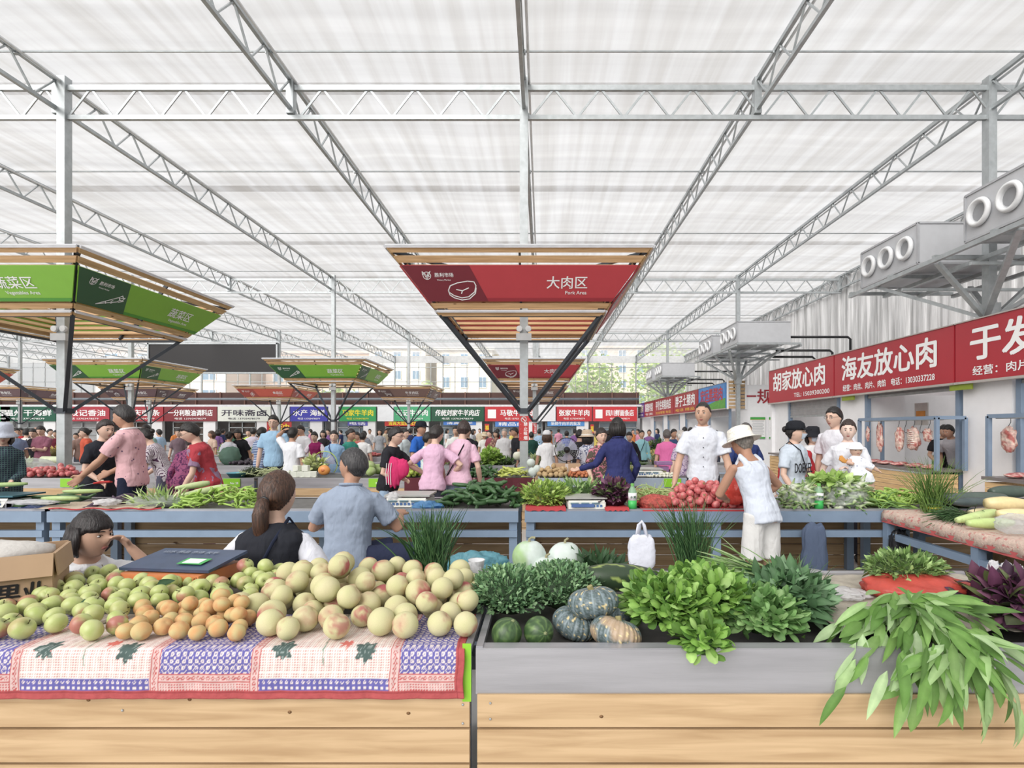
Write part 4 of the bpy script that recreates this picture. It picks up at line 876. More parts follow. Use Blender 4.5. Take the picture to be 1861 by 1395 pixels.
# weighing scale behind the apples
def scale(loc, label, body, plate, rz=0, s=1., keys=True, w=.34, d=.34, tilt=0):
    t = thing('weighing_scale', label, 'scale', loc, rz); t.scale = (s,)*3
    m = MB(); m.box((0,0,.045), (w,d,.06)); m.bar((-w/2,-d/2+.02,.03), (w/2,-d/2+.02,.03), .05, .05); m.build('body', body, t)
    m = MB(); m.box((0,.02,.105), (w*1.12,d*.92,.014), (tilt,0,0)); m.box((0,.02,.085), (.1,.1,.03)); m.build('pan', plate, t)
    if keys:
        m = MB(); m.add([(-w*.48,-d/2-.03,.02),(w*.48,-d/2-.03,.02),(w*.48,-d/2+.02,.09),(-w*.48,-d/2+.02,.09)], [(0,1,2,3)]); m.add([(-w*.48,-d/2-.03,.02),(w*.48,-d/2-.03,.02),(w*.48,-d/2+.02,.02),(-w*.48,-d/2+.02,.02)], [(0,1,2,3)]); k_ = m.build('control_panel', M('pale_scale_panel', (214,214,204), .4), t)
        for i in range(3): m = MB(); m.box((-.11+.095*i,-d/2-.006,.066), (.07,.012,.012), (-.9,0,0)); m.build('display', M('scale_display', (110,140,150), .2), k_)
        m = MB(); [m.box((-.13+.032*i,-d/2-.02,.05-.012*j), (.02,.01,.007), (-.9,0,0)) for i in range(9) for j in range(2)]; m.build('key_pad', M('scale_keys', (90,130,190), .4), k_)
    return t
t = scale((XD(322,2.62), 2.66, ZT+.01), 'flat scale with dark blue printed top and orange body behind the apples', M('orange_scale_body', (226,132,74), .5), M('dark_blue_plate', (66,84,118), .35, .1, var=.12, scale=10), -.12, 1., False, .42, .3, .12)
o = text('山水 果品 市场 天平', .035, M('faint_white_print', (150,160,180), .5), t, bold=.01, width=.3); basis(o, (-.18,.08,.125), (1,0,0), (0,1,.12))
m = MB(); m.box((.09,-.03,.113), (.13,.075,.002), (.12,0,0)); m.build('green_card', M('green_card', (70,180,90), .5), t); m = MB(); m.box((.09,-.03,.1145), (.09,.055,.002), (.12,0,0)); m.build('white_card', WHITE, t)

# ------------------------------------------------------------ front stall: greens, melons, pumpkins
def greens(name, label, cat, c, r3, n, L, W, rgb, seed=1, curl=.5, fold=.2, var=.3, up=.35, core=True, seg=3, front=False, stem=.0, kind=None, shape=.45, tones=None, zmin=None, mat=None, coreC=None):
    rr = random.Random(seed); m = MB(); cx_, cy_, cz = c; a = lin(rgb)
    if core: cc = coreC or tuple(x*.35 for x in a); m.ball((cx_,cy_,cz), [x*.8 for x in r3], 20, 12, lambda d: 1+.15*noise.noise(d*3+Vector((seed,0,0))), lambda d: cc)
    for k in range(n):
        d = Vector((rr.gauss(0,1), rr.gauss(0,1), rr.gauss(.15,1))).normalized()
        if d.z < -.35: d.z = -d.z*.3
        if front and d.y > .3 and rr.random() < .7: d.y = -d.y
        k_ = rr.uniform(.72, 1.02); p = Vector((cx_+d.x*r3[0]*k_, cy_+d.y*r3[1]*k_, cz+d.z*r3[2]*k_))
        if zmin and p.z < zmin: p.z = zmin+rr.random()*.01
        g = rr.uniform(1-var, 1+var); base = lin(rr.choice(tones)) if tones else a
        dd = Vector((d.x+rr.gauss(0,.45), d.y+rr.gauss(0,.45), d.z+rr.gauss(up,.4)))
        l_ = L*rr.uniform(.65,1.25); m.leaf(p, dd, Vector((rr.gauss(0,.4)+d.x*.3, rr.gauss(0,.4)+d.y*.5, 1)), l_, W*rr.uniform(.75,1.2), rr.gauss(curl,.4), (base[0]*g, base[1]*g, base[2]*g), fold, seg, stem=stem*l_, shape=shape)
    o = m.build(name, mat or LEAF, smooth=True); return tag(o, label, cat, None, kind)
# purslane: two touching mounds of tiny round leaves
pu = []
q = P(915, 1085, 2.42); 
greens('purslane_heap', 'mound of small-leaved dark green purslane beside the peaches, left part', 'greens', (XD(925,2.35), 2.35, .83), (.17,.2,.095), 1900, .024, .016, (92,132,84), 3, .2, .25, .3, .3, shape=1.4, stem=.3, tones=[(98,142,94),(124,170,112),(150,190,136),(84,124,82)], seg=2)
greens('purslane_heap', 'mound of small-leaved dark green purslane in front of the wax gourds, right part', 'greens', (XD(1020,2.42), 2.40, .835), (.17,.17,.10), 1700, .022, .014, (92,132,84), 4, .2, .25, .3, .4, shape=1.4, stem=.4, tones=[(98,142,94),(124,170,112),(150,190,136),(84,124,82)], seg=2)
# two small round melons
def melon(px, py, D, r, label, flat=.95, top=False, seed=0):
    m = MB(); a, b_ = lin((66,98,54)), lin((116,150,78)); sv = Vector((seed,0,0))
    def cf(d):
        ph = math.atan2(d.y, d.x); s_ = .5+.5*math.sin(ph*9+1.6*noise.noise(d*3+sv)); k = sstep(.62,.95,s_)*(.45+.5*noise.noise(d*4+sv)); g = .8+.4*noise.noise(d*8); return [lerp(a[i]*g, b_[i], max(0,k)) for i in range(3)]
    m.ball((0,0,0), r, 40, 24, lambda d: 1+.02*noise.noise(d*2+sv)-.05*math.exp(-(math.acos(min(1,d.z))/.2)**2), cf); q = P(px, py, D); o = m.build('round_melon', FRUIT, smooth=True, loc=q); o.rotation_euler = (1.35 if top else .3, .35, .4)
    s_ = MB(); s_.tube([(0,0,r*.9),(.004,0,r*1.04)], [.008,.005], 6, c=(.35,.4,.2)); s_.build('stem', LEAF, o); return tag(o, label, 'melon')
melon(921, 1150, 1.97, .056, 'small round dark green melon at the left front of the steel tray, side on', seed=1)
melon(979, 1147, 1.99, .056, 'small round dark green melon with its stem end facing the viewer, right of its twin', top=True, seed=5)
# ribbed blue-green pumpkins
def pumpkin(px, py, D, r, label, tilt=.25, seed=0, tanc=0.):
    m = MB(); sv = Vector((seed,3,0)); a, b_, c_ = lin((118,134,140)), lin((88,106,106)), lin((226,204,146)); tn = lin((206,170,130))
    def fn(d):
        t = math.acos(max(-1,min(1,d.z))); ph = math.atan2(d.y,d.x); return (1-.35*math.exp(-(t/.45)**2)-.3*math.exp(-((PI-t)/.4)**2))*(1-.06*(abs(math.cos(ph*7))**.5 < .45)-.05*(1-abs(math.sin(ph*7))**.5)*math.sin(t))
    def cf(d):
        ph = math.atan2(d.y,d.x); v = noise.noise(Vector((math.cos(ph)*9, math.sin(ph)*9, d.z*6))+sv); k = 1 if v > .42 else 0; s_ = abs(math.sin(ph*7)); g = sstep(0,.5,s_); c = [lerp(a[i]*1.35, b_[i] if noise.noise(d*14+sv) > -.1 else a[i], g) for i in range(3)]
        if tanc: kk = sstep(.1,.5,noise.noise(d*1.3+sv)+tanc*.3)*.7; c = [lerp(c[i], tn[i], kk) for i in range(3)]
        return c_ if k else c
    m.ball((0,0,0), (r,r,r*.66), 112, 48, fn, cf); q = P(px, py, D); o = m.build('ribbed_pumpkin', FRUIT, smooth=True, loc=q); o.rotation_euler = (tilt, .1, seed)
    s_ = MB(); s_.tube([(0,0,r*.36),(.002,0,r*.5),(.006,.003,r*.62)], [.016,.011,.012], 8, c=tuple(lin((190,180,120)))); s_.build('stem', LEAF, o); return tag(o, label, 'pumpkin')
pumpkin(1046, 1132, 2.12, .095, 'blue-green ribbed pumpkin with cream flecks, lower left of the pumpkin pile', .25, 1)
pumpkin(1119, 1150, 1.99, .098, 'ribbed pumpkin with tan patches at the lower right front of the pumpkin pile', .35, 2, 1.)
pumpkin(1078, 1094, 2.10, .102, 'blue-green ribbed pumpkin with cream flecks on top of the pumpkin pile', .2, 3.3)
pumpkin(1135, 1118, 2.34, .085, 'dull grey pumpkin half hidden behind the pile', .5, 4.1)
# long striped squash
m = MB(); L_ = .34; a, b_ = lin((50,70,46)), lin((150,170,86)); n_ = 26
prof = [(.062*(math.sin(PI*(.04+.92*i/n_))**.33)*lerp(1.05,.95,i/n_), -L_/2+L_*i/n_) for i in range(n_+1)]
for i in range(n_): 
    pass
vs_, cc = [], []
for i, (rr_, z) in enumerate(prof):
    for k in range(36):
        ph_ = 2*PI*k/36; vs_.append((rr_*math.cos(ph_), rr_*math.sin(ph_), z)); s_ = math.sin(ph_*6+2.5*noise.noise(Vector((z*20, ph_, 0)))); cc.append(b_ if s_ > .8 and noise.noise(Vector((z*30, ph_*2, 4))) > -.1 else a)
m.add(vs_, [(i*36+k, i*36+(k+1)%36, (i+1)*36+(k+1)%36, (i+1)*36+k) for i in range(n_) for k in range(36)]+[tuple(range(36))[::-1], tuple(n_*36+k for k in range(36))], 0, cc)
o = m.build('striped_squash', FRUIT, smooth=True, loc=P(1128, 1049, 2.42)); o.rotation_euler = (0, PI/2+.06, .12); tag(o, 'long dark green squash with pale stripes lying behind the pumpkins', 'squash')
greens('squash_leaf_pile', 'small heap of dark leafy vegetable behind the purslane and squash', 'greens', (XD(1085,2.7), 2.66, .83), (.12,.08,.06), 120, .09, .035, (58,92,56), 9, .3)
# white wax gourds
def gourd(px, py, D, r, rz, lab, green=0., hook=True, name='wax_gourd'):
    m = MB(); a, b_ = lin((206,218,212)), lin((150,190,110))
    m.ball((0,0,0), (r,r*.95,rz), 32, 20, lambda d: 1-.10*math.exp(-(math.acos(max(-1,min(1,d.z)))/.3)**2)+.015*noise.noise(d*2), lambda d: [lerp(a[i], b_[i], max(0,min(1, green*sstep(-.2,.6,-d.x+.5*noise.noise(d*2))+.15*noise.noise(d*5)))) for i in range(3)])
    o = m.build(name, FUZZ, smooth=True, loc=P(px, py, D)); s_ = MB(); s_.tube([(0,0,rz*.88),(0,0,rz*1.06),(.012,0,rz*1.15),(.03,0,rz*1.13) if hook else (.014,0,rz*1.2)], [.008,.006,.006,.007], 8, c=tuple(lin((176,170,130)))); s_.build('stem', LEAF, o); return tag(o, lab, 'gourd')
gourd(962, 1012, 2.74, .088, .088, 'pale green-white wax gourd with a hooked stem behind the purslane', .8)
gourd(1027, 1016, 2.74, .090, .092, 'frosty white wax gourd standing right of the hooked-stem gourd', .0, False)
gourd(993, 1038, 2.66, .075, .075, 'frosty white wax gourd in front of and between the other two', .0, False)
# spoon-leaved greens
TN = [(116,164,62),(136,186,78),(100,148,56),(158,202,104),(88,136,52)]
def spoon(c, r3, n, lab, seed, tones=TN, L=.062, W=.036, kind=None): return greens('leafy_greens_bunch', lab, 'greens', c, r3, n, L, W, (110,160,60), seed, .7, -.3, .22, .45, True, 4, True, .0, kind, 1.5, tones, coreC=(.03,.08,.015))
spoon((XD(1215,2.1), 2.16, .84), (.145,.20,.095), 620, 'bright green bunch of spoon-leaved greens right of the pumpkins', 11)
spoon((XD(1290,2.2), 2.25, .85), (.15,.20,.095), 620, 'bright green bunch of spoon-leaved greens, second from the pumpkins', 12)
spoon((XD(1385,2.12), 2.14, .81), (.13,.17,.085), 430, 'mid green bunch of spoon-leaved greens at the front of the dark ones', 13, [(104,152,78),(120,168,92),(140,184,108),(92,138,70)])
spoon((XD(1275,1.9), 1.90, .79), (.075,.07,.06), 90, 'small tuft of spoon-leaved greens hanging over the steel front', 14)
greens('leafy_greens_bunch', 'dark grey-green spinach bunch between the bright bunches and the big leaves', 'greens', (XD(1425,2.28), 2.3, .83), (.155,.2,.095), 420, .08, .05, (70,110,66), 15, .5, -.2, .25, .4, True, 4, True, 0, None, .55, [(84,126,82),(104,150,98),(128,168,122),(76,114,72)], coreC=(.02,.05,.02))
# pale leek-like stalks
def stalks(name, lab, cat, root, tipc, n, L, w, spread, tones, seed, droop=.5, dirv=(0,0,1), flat=.35, rb=.02, tie=None, tiec=None):
    rr = random.Random(seed); m = MB(); root = Vector(root); dv = Vector(dirv).normalized()
    for k in range(n):
        q = root+Vector((rr.gauss(0,rb), rr.gauss(0,rb), 0)); d = (dv+Vector((rr.gauss(0,spread), rr.gauss(0,spread), rr.gauss(0,spread*.4)))).normalized(); l_ = L*rr.uniform(.6,1.1); pts = []; p = q.copy(); c = lin(rr.choice(tones)); g = rr.uniform(.8,1.2)
        dr = rr.uniform(.2,1.2)*droop
        for i in range(7): pts.append(p.copy()); p = p+d*(l_/6); out = Vector((d.x, d.y, 0)); d = (d+Vector((out.x*.15, out.y*.15, -dr*.16*(i/3)))).normalized()
        c0 = lin((222,226,190)) if tipc else c
        m.tube(pts, [w,w*1.05,w,w,w*.8,w*.6,w*.15], 4, c=[tuple(lerp(c0[j], c[j], min(1,i/2.5))*g for j in range(3)) for i in range(7)], flat=flat, cap=False)
    o = m.build(name, LEAF, smooth=True); tag(o, lab, cat)
    if tie: b_ = MB(); b_.lathe([(rb*1.7,-.008),(rb*1.9,0),(rb*1.7,.008)], 14, root+dv*tie); b_.build('tie', plain(tiec or (220,200,60), .5), o)
    return o
CH = [(78,122,72),(94,140,84),(110,156,96),(66,108,66)]
stalks('chive_bunch', 'upright bunch of dark green garlic chives standing left of the purslane', 'chives', (XD(782,2.62), 2.66, .79), False, 210, .36, .0042, .19, CH, 21, .7, (-.02,0,1), .4, .028, .03)
stalks('chive_bunch', 'upright bunch of dark green garlic chives standing behind the spoon-leaved greens', 'chives', (XD(1262,2.72), 2.74, .79), False, 210, .40, .0042, .17, CH, 22, .6, (-.05,0,1), .4, .028, .03)
stalks('leek_bunch', 'pale leeks fanned out behind the bright green bunches', 'leeks', (XD(1385,2.55), 2.5, .84), True, 60, .28, .007, .3, [(150,190,110),(176,206,140),(130,176,90)], 23, .3, (-.75,.15,.45), .4, .035)
stalks('green_fronds', 'tuft of narrow dark green fronds behind the spinach', 'greens', (XD(1432,2.5), 2.5, .84), False, 120, .13, .003, .5, CH, 24, .5, (.1,0,1), .4, .05)
# big pointed leaves hanging over the front
rr = random.Random(31); m = MB(); c0 = Vector((XD(1640,2.0), 2.0, .865)); tones = [(104,152,64),(122,168,80),(148,186,116),(90,136,56),(160,194,134)]
for k in range(60):
    th = rr.uniform(-1.5,1.5); s_ = [c0+Vector((rr.gauss(0,.05), .12+rr.gauss(0,.05), -.06)), c0+Vector((math.sin(th)*.08, -math.cos(th)*.04, .0)), c0+Vector((math.sin(th)*.22, -math.cos(th)*.14, -.05))]; m.tube(s_, [.004,.0035,.002], 5, c=lin((128,176,84)))
for k in range(235):
    th = rr.gauss(0,.85); r_ = abs(rr.gauss(.10,.075)); y = c0.y-math.cos(th)*r_*1.1; ov = max(0, 1.84-y); x = c0.x+math.sin(th)*r_*1.5+rr.gauss(0,.03)
    z = c0.z+.045-1.1*max(0,r_-.09)-ov*.8+rr.gauss(0,.02); y = max(y, 1.77-rr.random()*.06)
    if rr.random() < .22: z -= rr.uniform(.02,.13); y = 1.78-rr.random()*.05
    z = max(z, .66)
    dn = -.25-2.6*max(0, r_-.07)-ov*3-(.9-z)*4; d = Vector((math.sin(th)*1.0+rr.gauss(0,.35), -max(.12, math.cos(th)*.6), dn+rr.gauss(0,.3))); g = rr.uniform(.8,1.15); c = lin(rr.choice(tones))
    m.leaf((x,y,z), d, (rr.gauss(0,.5), -.6, 1), rr.uniform(.11,.18), rr.uniform(.028,.042), rr.uniform(.1,.9), (c[0]*g, c[1]*g, c[2]*g), rr.uniform(-.1,.35), 6, shape=.75)
tag(m.build('pointed_leaf_greens', LEAF, smooth=True), 'large bunch of long pointed green leaves hanging over the steel front at the right', 'greens')
# red bag with small-leaf greens
REDP = M('red_plastic_sheet', (226,84,70), .4, var=.1, scale=12, bump=.5, bscale=30, trans=.25)
def baggy(name, lab, c, r3, mat, seed=1, amp=.16, cat='bag', nu=40, nv=24, cut=None, parent=None):
    m = MB(); sv = Vector((seed*1.3, seed, 0))
    def fn(d):
        k = 1+amp*(noise.noise(d*2.2+sv)+.6*noise.noise(d*5+sv)+.3*noise.noise(d*11+sv))
        return k if not (cut and d.z > cut) else k*cut/max(cut, d.z)
    m.ball((0,0,0), r3, nu, nv, fn); o = m.build(name, mat, parent, smooth=True, loc=c)
    return tag(o, lab, cat) if not parent else o
q = P(1657, 1082, 2.44); baggy('red_plastic_bag', 'open red plastic bag under the small-leaved greens at the right', (q.x, q.y-.03, .835), (.235,.165,.062), REDP, 4, .14)
greens('leafy_greens_heap', 'heap of soft mid-green herb leaves on the open red bag', 'greens', (q.x-.015, q.y+.03, .895), (.165,.11,.055), 520, .036, .022, (120,158,80), 33, .4, .2, .3, .3, stem=.5, tones=[(112,150,76),(134,172,92),(152,186,110),(96,134,66)])
PUR = [(92,52,80),(112,62,92),(72,44,66),(96,112,60),(130,84,108),(76,88,56)]
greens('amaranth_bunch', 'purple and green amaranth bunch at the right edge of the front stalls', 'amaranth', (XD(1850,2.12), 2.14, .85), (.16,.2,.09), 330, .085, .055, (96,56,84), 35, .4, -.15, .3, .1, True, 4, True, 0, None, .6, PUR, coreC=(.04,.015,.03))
# sacking on the tray at the right
SACK = M('grey_beige_sacking', (176,168,152), .95, var=.15, scale=14, bump=.5, bscale=60)
m = MB(); n_ = 40; vs_ = [(lerp(XD(1440,2.4), 2.2, i/n_), lerp(2.0, 2.8, j/24), ZT+.012+.02*max(0,noise.noise(Vector((i*.25, j*.25, 1))))+(.03*max(0, noise.noise(Vector((i*.1, j*.1, 5)))))) for j in range(25) for i in range(n_+1)]
m.add(vs_, [(j*(n_+1)+i, j*(n_+1)+i+1, (j+1)*(n_+1)+i+1, (j+1)*(n_+1)+i) for j in range(24) for i in range(n_)]); tag(m.build('sacking_sheet', SACK, smooth=True), 'crumpled grey sacking spread over the tray behind the hanging leaves', 'sheet')
FILM = Mclear('clear_plastic_film', (246,250,252), .58, .2, .5, 1., 22); WBAG = Mclear('white_thin_plastic', (250,250,252), .25, .35, .45, 1., 18)
baggy('thin_plastic_bag', 'crumpled white plastic bag lying on the sacking left of the red bag', P(1535, 1078, 2.4)+Vector((0,0,.0)), (.10,.08,.02), WBAG, 6, .3)
baggy('thin_plastic_bag', 'crumpled clear bag behind the peaches, left of the purslane', P(858, 1046, 2.6), (.05,.07,.06), WBAG, 7, .3)
baggy('thin_plastic_bag', 'crumpled clear bag between the two peach mounds at the back', P(690, 1052, 2.62), (.09,.05,.03), FILM, 8, .3)
# lavender cloth under the peaches at the back
m = MB(); m.box((0,0,0), (.42,.1,.006)); tag(m.build('folded_cloth', M('lavender_pattern_cloth', (176,140,176), .9, var=.3, scale=60), loc=(XD(560,2.7), 2.7, ZT+.02)), 'strip of lavender patterned cloth behind the peaches', 'cloth')
# ------------------------------------------------------------ people
def remesh(mb, name, voxel, mat, parent, disp=0., dscale=.1, smooth=2):
    me = mb.mesh('tmp', mat); o = bpy.data.objects.new('tmp', me); col.objects.link(o)
    r_ = o.modifiers.new('r', 'REMESH'); r_.mode = 'VOXEL'; r_.voxel_size = voxel; r_.use_smooth_shade = True
    if smooth: s_ = o.modifiers.new('s', 'SMOOTH'); s_.iterations = smooth; s_.factor = .5
    if disp:
        tx = bpy.data.textures.get('folds%d' % int(dscale*100)) or bpy.data.textures.new('folds%d' % int(dscale*100), 'CLOUDS'); tx.noise_scale = dscale; tx.noise_depth = 2
        d_ = o.modifiers.new('d', 'DISPLACE'); d_.texture = tx; d_.strength = disp; d_.mid_level = .5; d_.texture_coords = 'LOCAL'
    out = bpy.data.meshes.new_from_object(o.evaluated_get(bpy.context.evaluated_depsgraph_get())); bpy.data.objects.remove(o); bpy.data.meshes.remove(me)
    out.name = name; out.materials.clear(); out.materials.append(mat)
    q = bpy.data.objects.new(name, out); col.objects.link(q); q.parent = parent; return q
def Mfab(rgb, pat=None, rgb2=(255,255,255), s=18., thr=.3):
    nm = 'fabric_%s_%d_%d_%d_%d' % (pat or 'plain', *rgb, rgb2[0])
    if nm in _M: return _M[nm]
    m, n, l, b = _pr(nm); _M[nm] = m; b.inputs['Roughness'].default_value = .85; b.inputs['Specular IOR Level'].default_value = .15
    tc = n.new('ShaderNodeTexCoord'); c1, c2 = (*lin(rgb), 1), (*lin(rgb2), 1)
    fac = None
    if pat == 'check':
        w1 = n.new('ShaderNodeTexWave'); w1.bands_direction = 'Z'; w1.inputs['Scale'].default_value = s; w2 = n.new('ShaderNodeTexWave'); w2.bands_direction = 'X'; w2.inputs['Scale'].default_value = s
        l.new(tc.outputs['Object'], w1.inputs[0]); l.new(tc.outputs['Object'], w2.inputs[0]); mm = n.new('ShaderNodeMath'); mm.operation = 'MAXIMUM'; l.new(w1.outputs['Fac'], mm.inputs[0]); l.new(w2.outputs['Fac'], mm.inputs[1])
        g = n.new('ShaderNodeMath'); g.operation = 'GREATER_THAN'; g.inputs[1].default_value = .8; l.new(mm.outputs[0], g.inputs[0]); fac = g.outputs[0]
    elif pat == 'stripe':
        w1 = n.new('ShaderNodeTexWave'); w1.bands_direction = 'Z'; w1.inputs['Scale'].default_value = s; l.new(tc.outputs['Object'], w1.inputs[0]); g = n.new('ShaderNodeMath'); g.operation = 'GREATER_THAN'; g.inputs[1].default_value = .6; l.new(w1.outputs['Fac'], g.inputs[0]); fac = g.outputs[0]
    elif pat == 'dots':
        v = n.new('ShaderNodeTexVoronoi'); v.inputs['Scale'].default_value = s; l.new(tc.outputs['Object'], v.inputs['Vector']); g = n.new('ShaderNodeMath'); g.operation = 'LESS_THAN'; g.inputs[1].default_value = thr*.5; l.new(v.outputs['Distance'], g.inputs[0]); fac = g.outputs[0]
    elif pat == 'floral':
        v = n.new('ShaderNodeTexNoise'); v.inputs['Scale'].default_value = s; v.inputs['Distortion'].default_value = 1.5; l.new(tc.outputs['Object'], v.inputs['Vector']); g = n.new('ShaderNodeMath'); g.operation = 'GREATER_THAN'; g.inputs[1].default_value = .54; l.new(v.outputs[0], g.inputs[0]); fac = g.outputs[0]
    mx = n.new('ShaderNodeMix'); mx.data_type = 'RGBA'; mx.inputs[6].default_value = c1; mx.inputs[7].default_value = c2
    if fac is not None: l.new(fac, mx.inputs[0])
    else: mx.inputs[0].default_value = 0
    l.new(mx.outputs[2], b.inputs['Base Color'])
    mp = n.new('ShaderNodeMapping'); mp.inputs['Rotation'].default_value = (0,.6,0); mp.inputs['Scale'].default_value = (14,10,5); l.new(tc.outputs['Object'], mp.inputs[0]); nz = n.new('ShaderNodeTexNoise'); nz.inputs['Scale'].default_value = 1.; nz.inputs['Detail'].default_value = 3; nz.inputs['Distortion'].default_value = .8
    l.new(mp.outputs[0], nz.inputs['Vector']); bp = n.new('ShaderNodeBump'); bp.inputs['Strength'].default_value = .55; bp.inputs['Distance'].default_value = .03; l.new(nz.outputs[0], bp.inputs['Height']); l.new(bp.outputs[0], b.inputs['Normal'])
    return m
def Mhair(rgb):
    nm = 'hair_%d_%d_%d' % rgb
    if nm in _M: return _M[nm]
    m, n, l, b = _pr(nm); _M[nm] = m; b.inputs['Roughness'].default_value = .42
    tc = n.new('ShaderNodeTexCoord'); mp = n.new('ShaderNodeMapping'); mp.inputs['Scale'].default_value = (90,90,6); l.new(tc.outputs['Object'], mp.inputs[0]); nz = n.new('ShaderNodeTexNoise'); nz.inputs['Scale'].default_value = 1.5; nz.inputs['Detail'].default_value = 4; l.new(mp.outputs[0], nz.inputs['Vector'])
    rp = n.new('ShaderNodeValToRGB'); l.new(nz.outputs[0], rp.inputs[0]); c = lin(rgb); rp.color_ramp.elements[0].position = .35; rp.color_ramp.elements[0].color = (c[0]*.5, c[1]*.5, c[2]*.5, 1); rp.color_ramp.elements[1].position = .65; rp.color_ramp.elements[1].color = (c[0]*1.7, c[1]*1.6, c[2]*1.5, 1); l.new(rp.outputs[0], b.inputs['Base Color'])
    bp = n.new('ShaderNodeBump'); bp.inputs['Strength'].default_value = .6; bp.inputs['Distance'].default_value = .01; l.new(nz.outputs[0], bp.inputs['Height']); l.new(bp.outputs[0], b.inputs['Normal']); return m
SKINS = [M('skin_a', (208,164,138), .55, var=.05, scale=10, spec=.3), M('skin_b', (190,142,116), .55, var=.05, scale=10, spec=.3), M('skin_c', (220,180,158), .55, var=.05, scale=10, spec=.3), M('skin_tan', (182,134,108), .55, var=.06, scale=10, spec=.3), M('skin_pale', (232,200,184), .55, var=.04, scale=10, spec=.3)]
EYEW = M('eye_white', (225,222,218), .3, var=0); EYED = M('dark_iris', (38,28,24), .3, var=0); LIP = M('lip_colour', (178,104,96), .5, var=0)
HBLK, HGRY, HBRN, HWHT = (30,27,27), (88,86,86), (74,50,38), (176,174,172)
def g_(x, s): return math.exp(-(x/s)**2)
def head_v(d):
    x, y, z = d
    X, Y, Z = x*.074, y*.093, z*.115
    if z < 0: X *= 1-.30*(-z)**1.6; Y *= (1-.42*(-z)**1.2) if y > 0 else 1.0
    if y > 0 and z > -.3: Y *= 1.06
    if y < 0:
        Y -= .016*g_(x,.17)*(sstep(.18,-.18,z)*sstep(-.42,-.24,z)) + .012*g_(x,.12)*g_(z+.02,.14)
        Y += .009*(g_(x-.36,.16)+g_(x+.36,.16))*g_(z-.05,.11)
        Y -= .004*g_(z-.24,.08)*g_(x,.6) + .006*g_(x,.3)*g_(z+.46,.05)+.004*g_(x,.25)*g_(z+.56,.05)
        Y += .004*g_(x,.3)*g_(z+.51,.025)
        Y -= .016*g_(x,.32)*g_(z+.86,.2); X *= 1
    return Vector((X, Y, Z))
def hairmask(d, st):
    x, y, z = d
    fr = {'short':.52,'crop':.6,'bob':.42,'bun':.56,'pony':.56,'bangs':.30,'curly':.46,'wet':.52}.get(st, .5)
    if y < -.55: thr = fr+(.0 if abs(x) < .4 else -.1)
    elif y < .05: thr = lerp(fr-.06, -.12, (y+.55)/.6)
    else: thr = lerp(-.12, -.62, min(1, (y-.05)/.5))
    return sstep(thr-.07, thr+.07, z)
def ik(S, T, l1, l2, pole):
    v = T-S; d = max(.08, min(v.length, (l1+l2)*.995)); v.normalize(); T = S+v*d
    a = (l1*l1-l2*l2+d*d)/(2*d); h = math.sqrt(max(0, l1*l1-a*a)); p = Vector(pole); p = p-v*p.dot(v); p = p.normalized() if p.length > 1e-4 else v.orthogonal().normalized()
    return S+v*a+p*h, T
PCOUNT = [0]
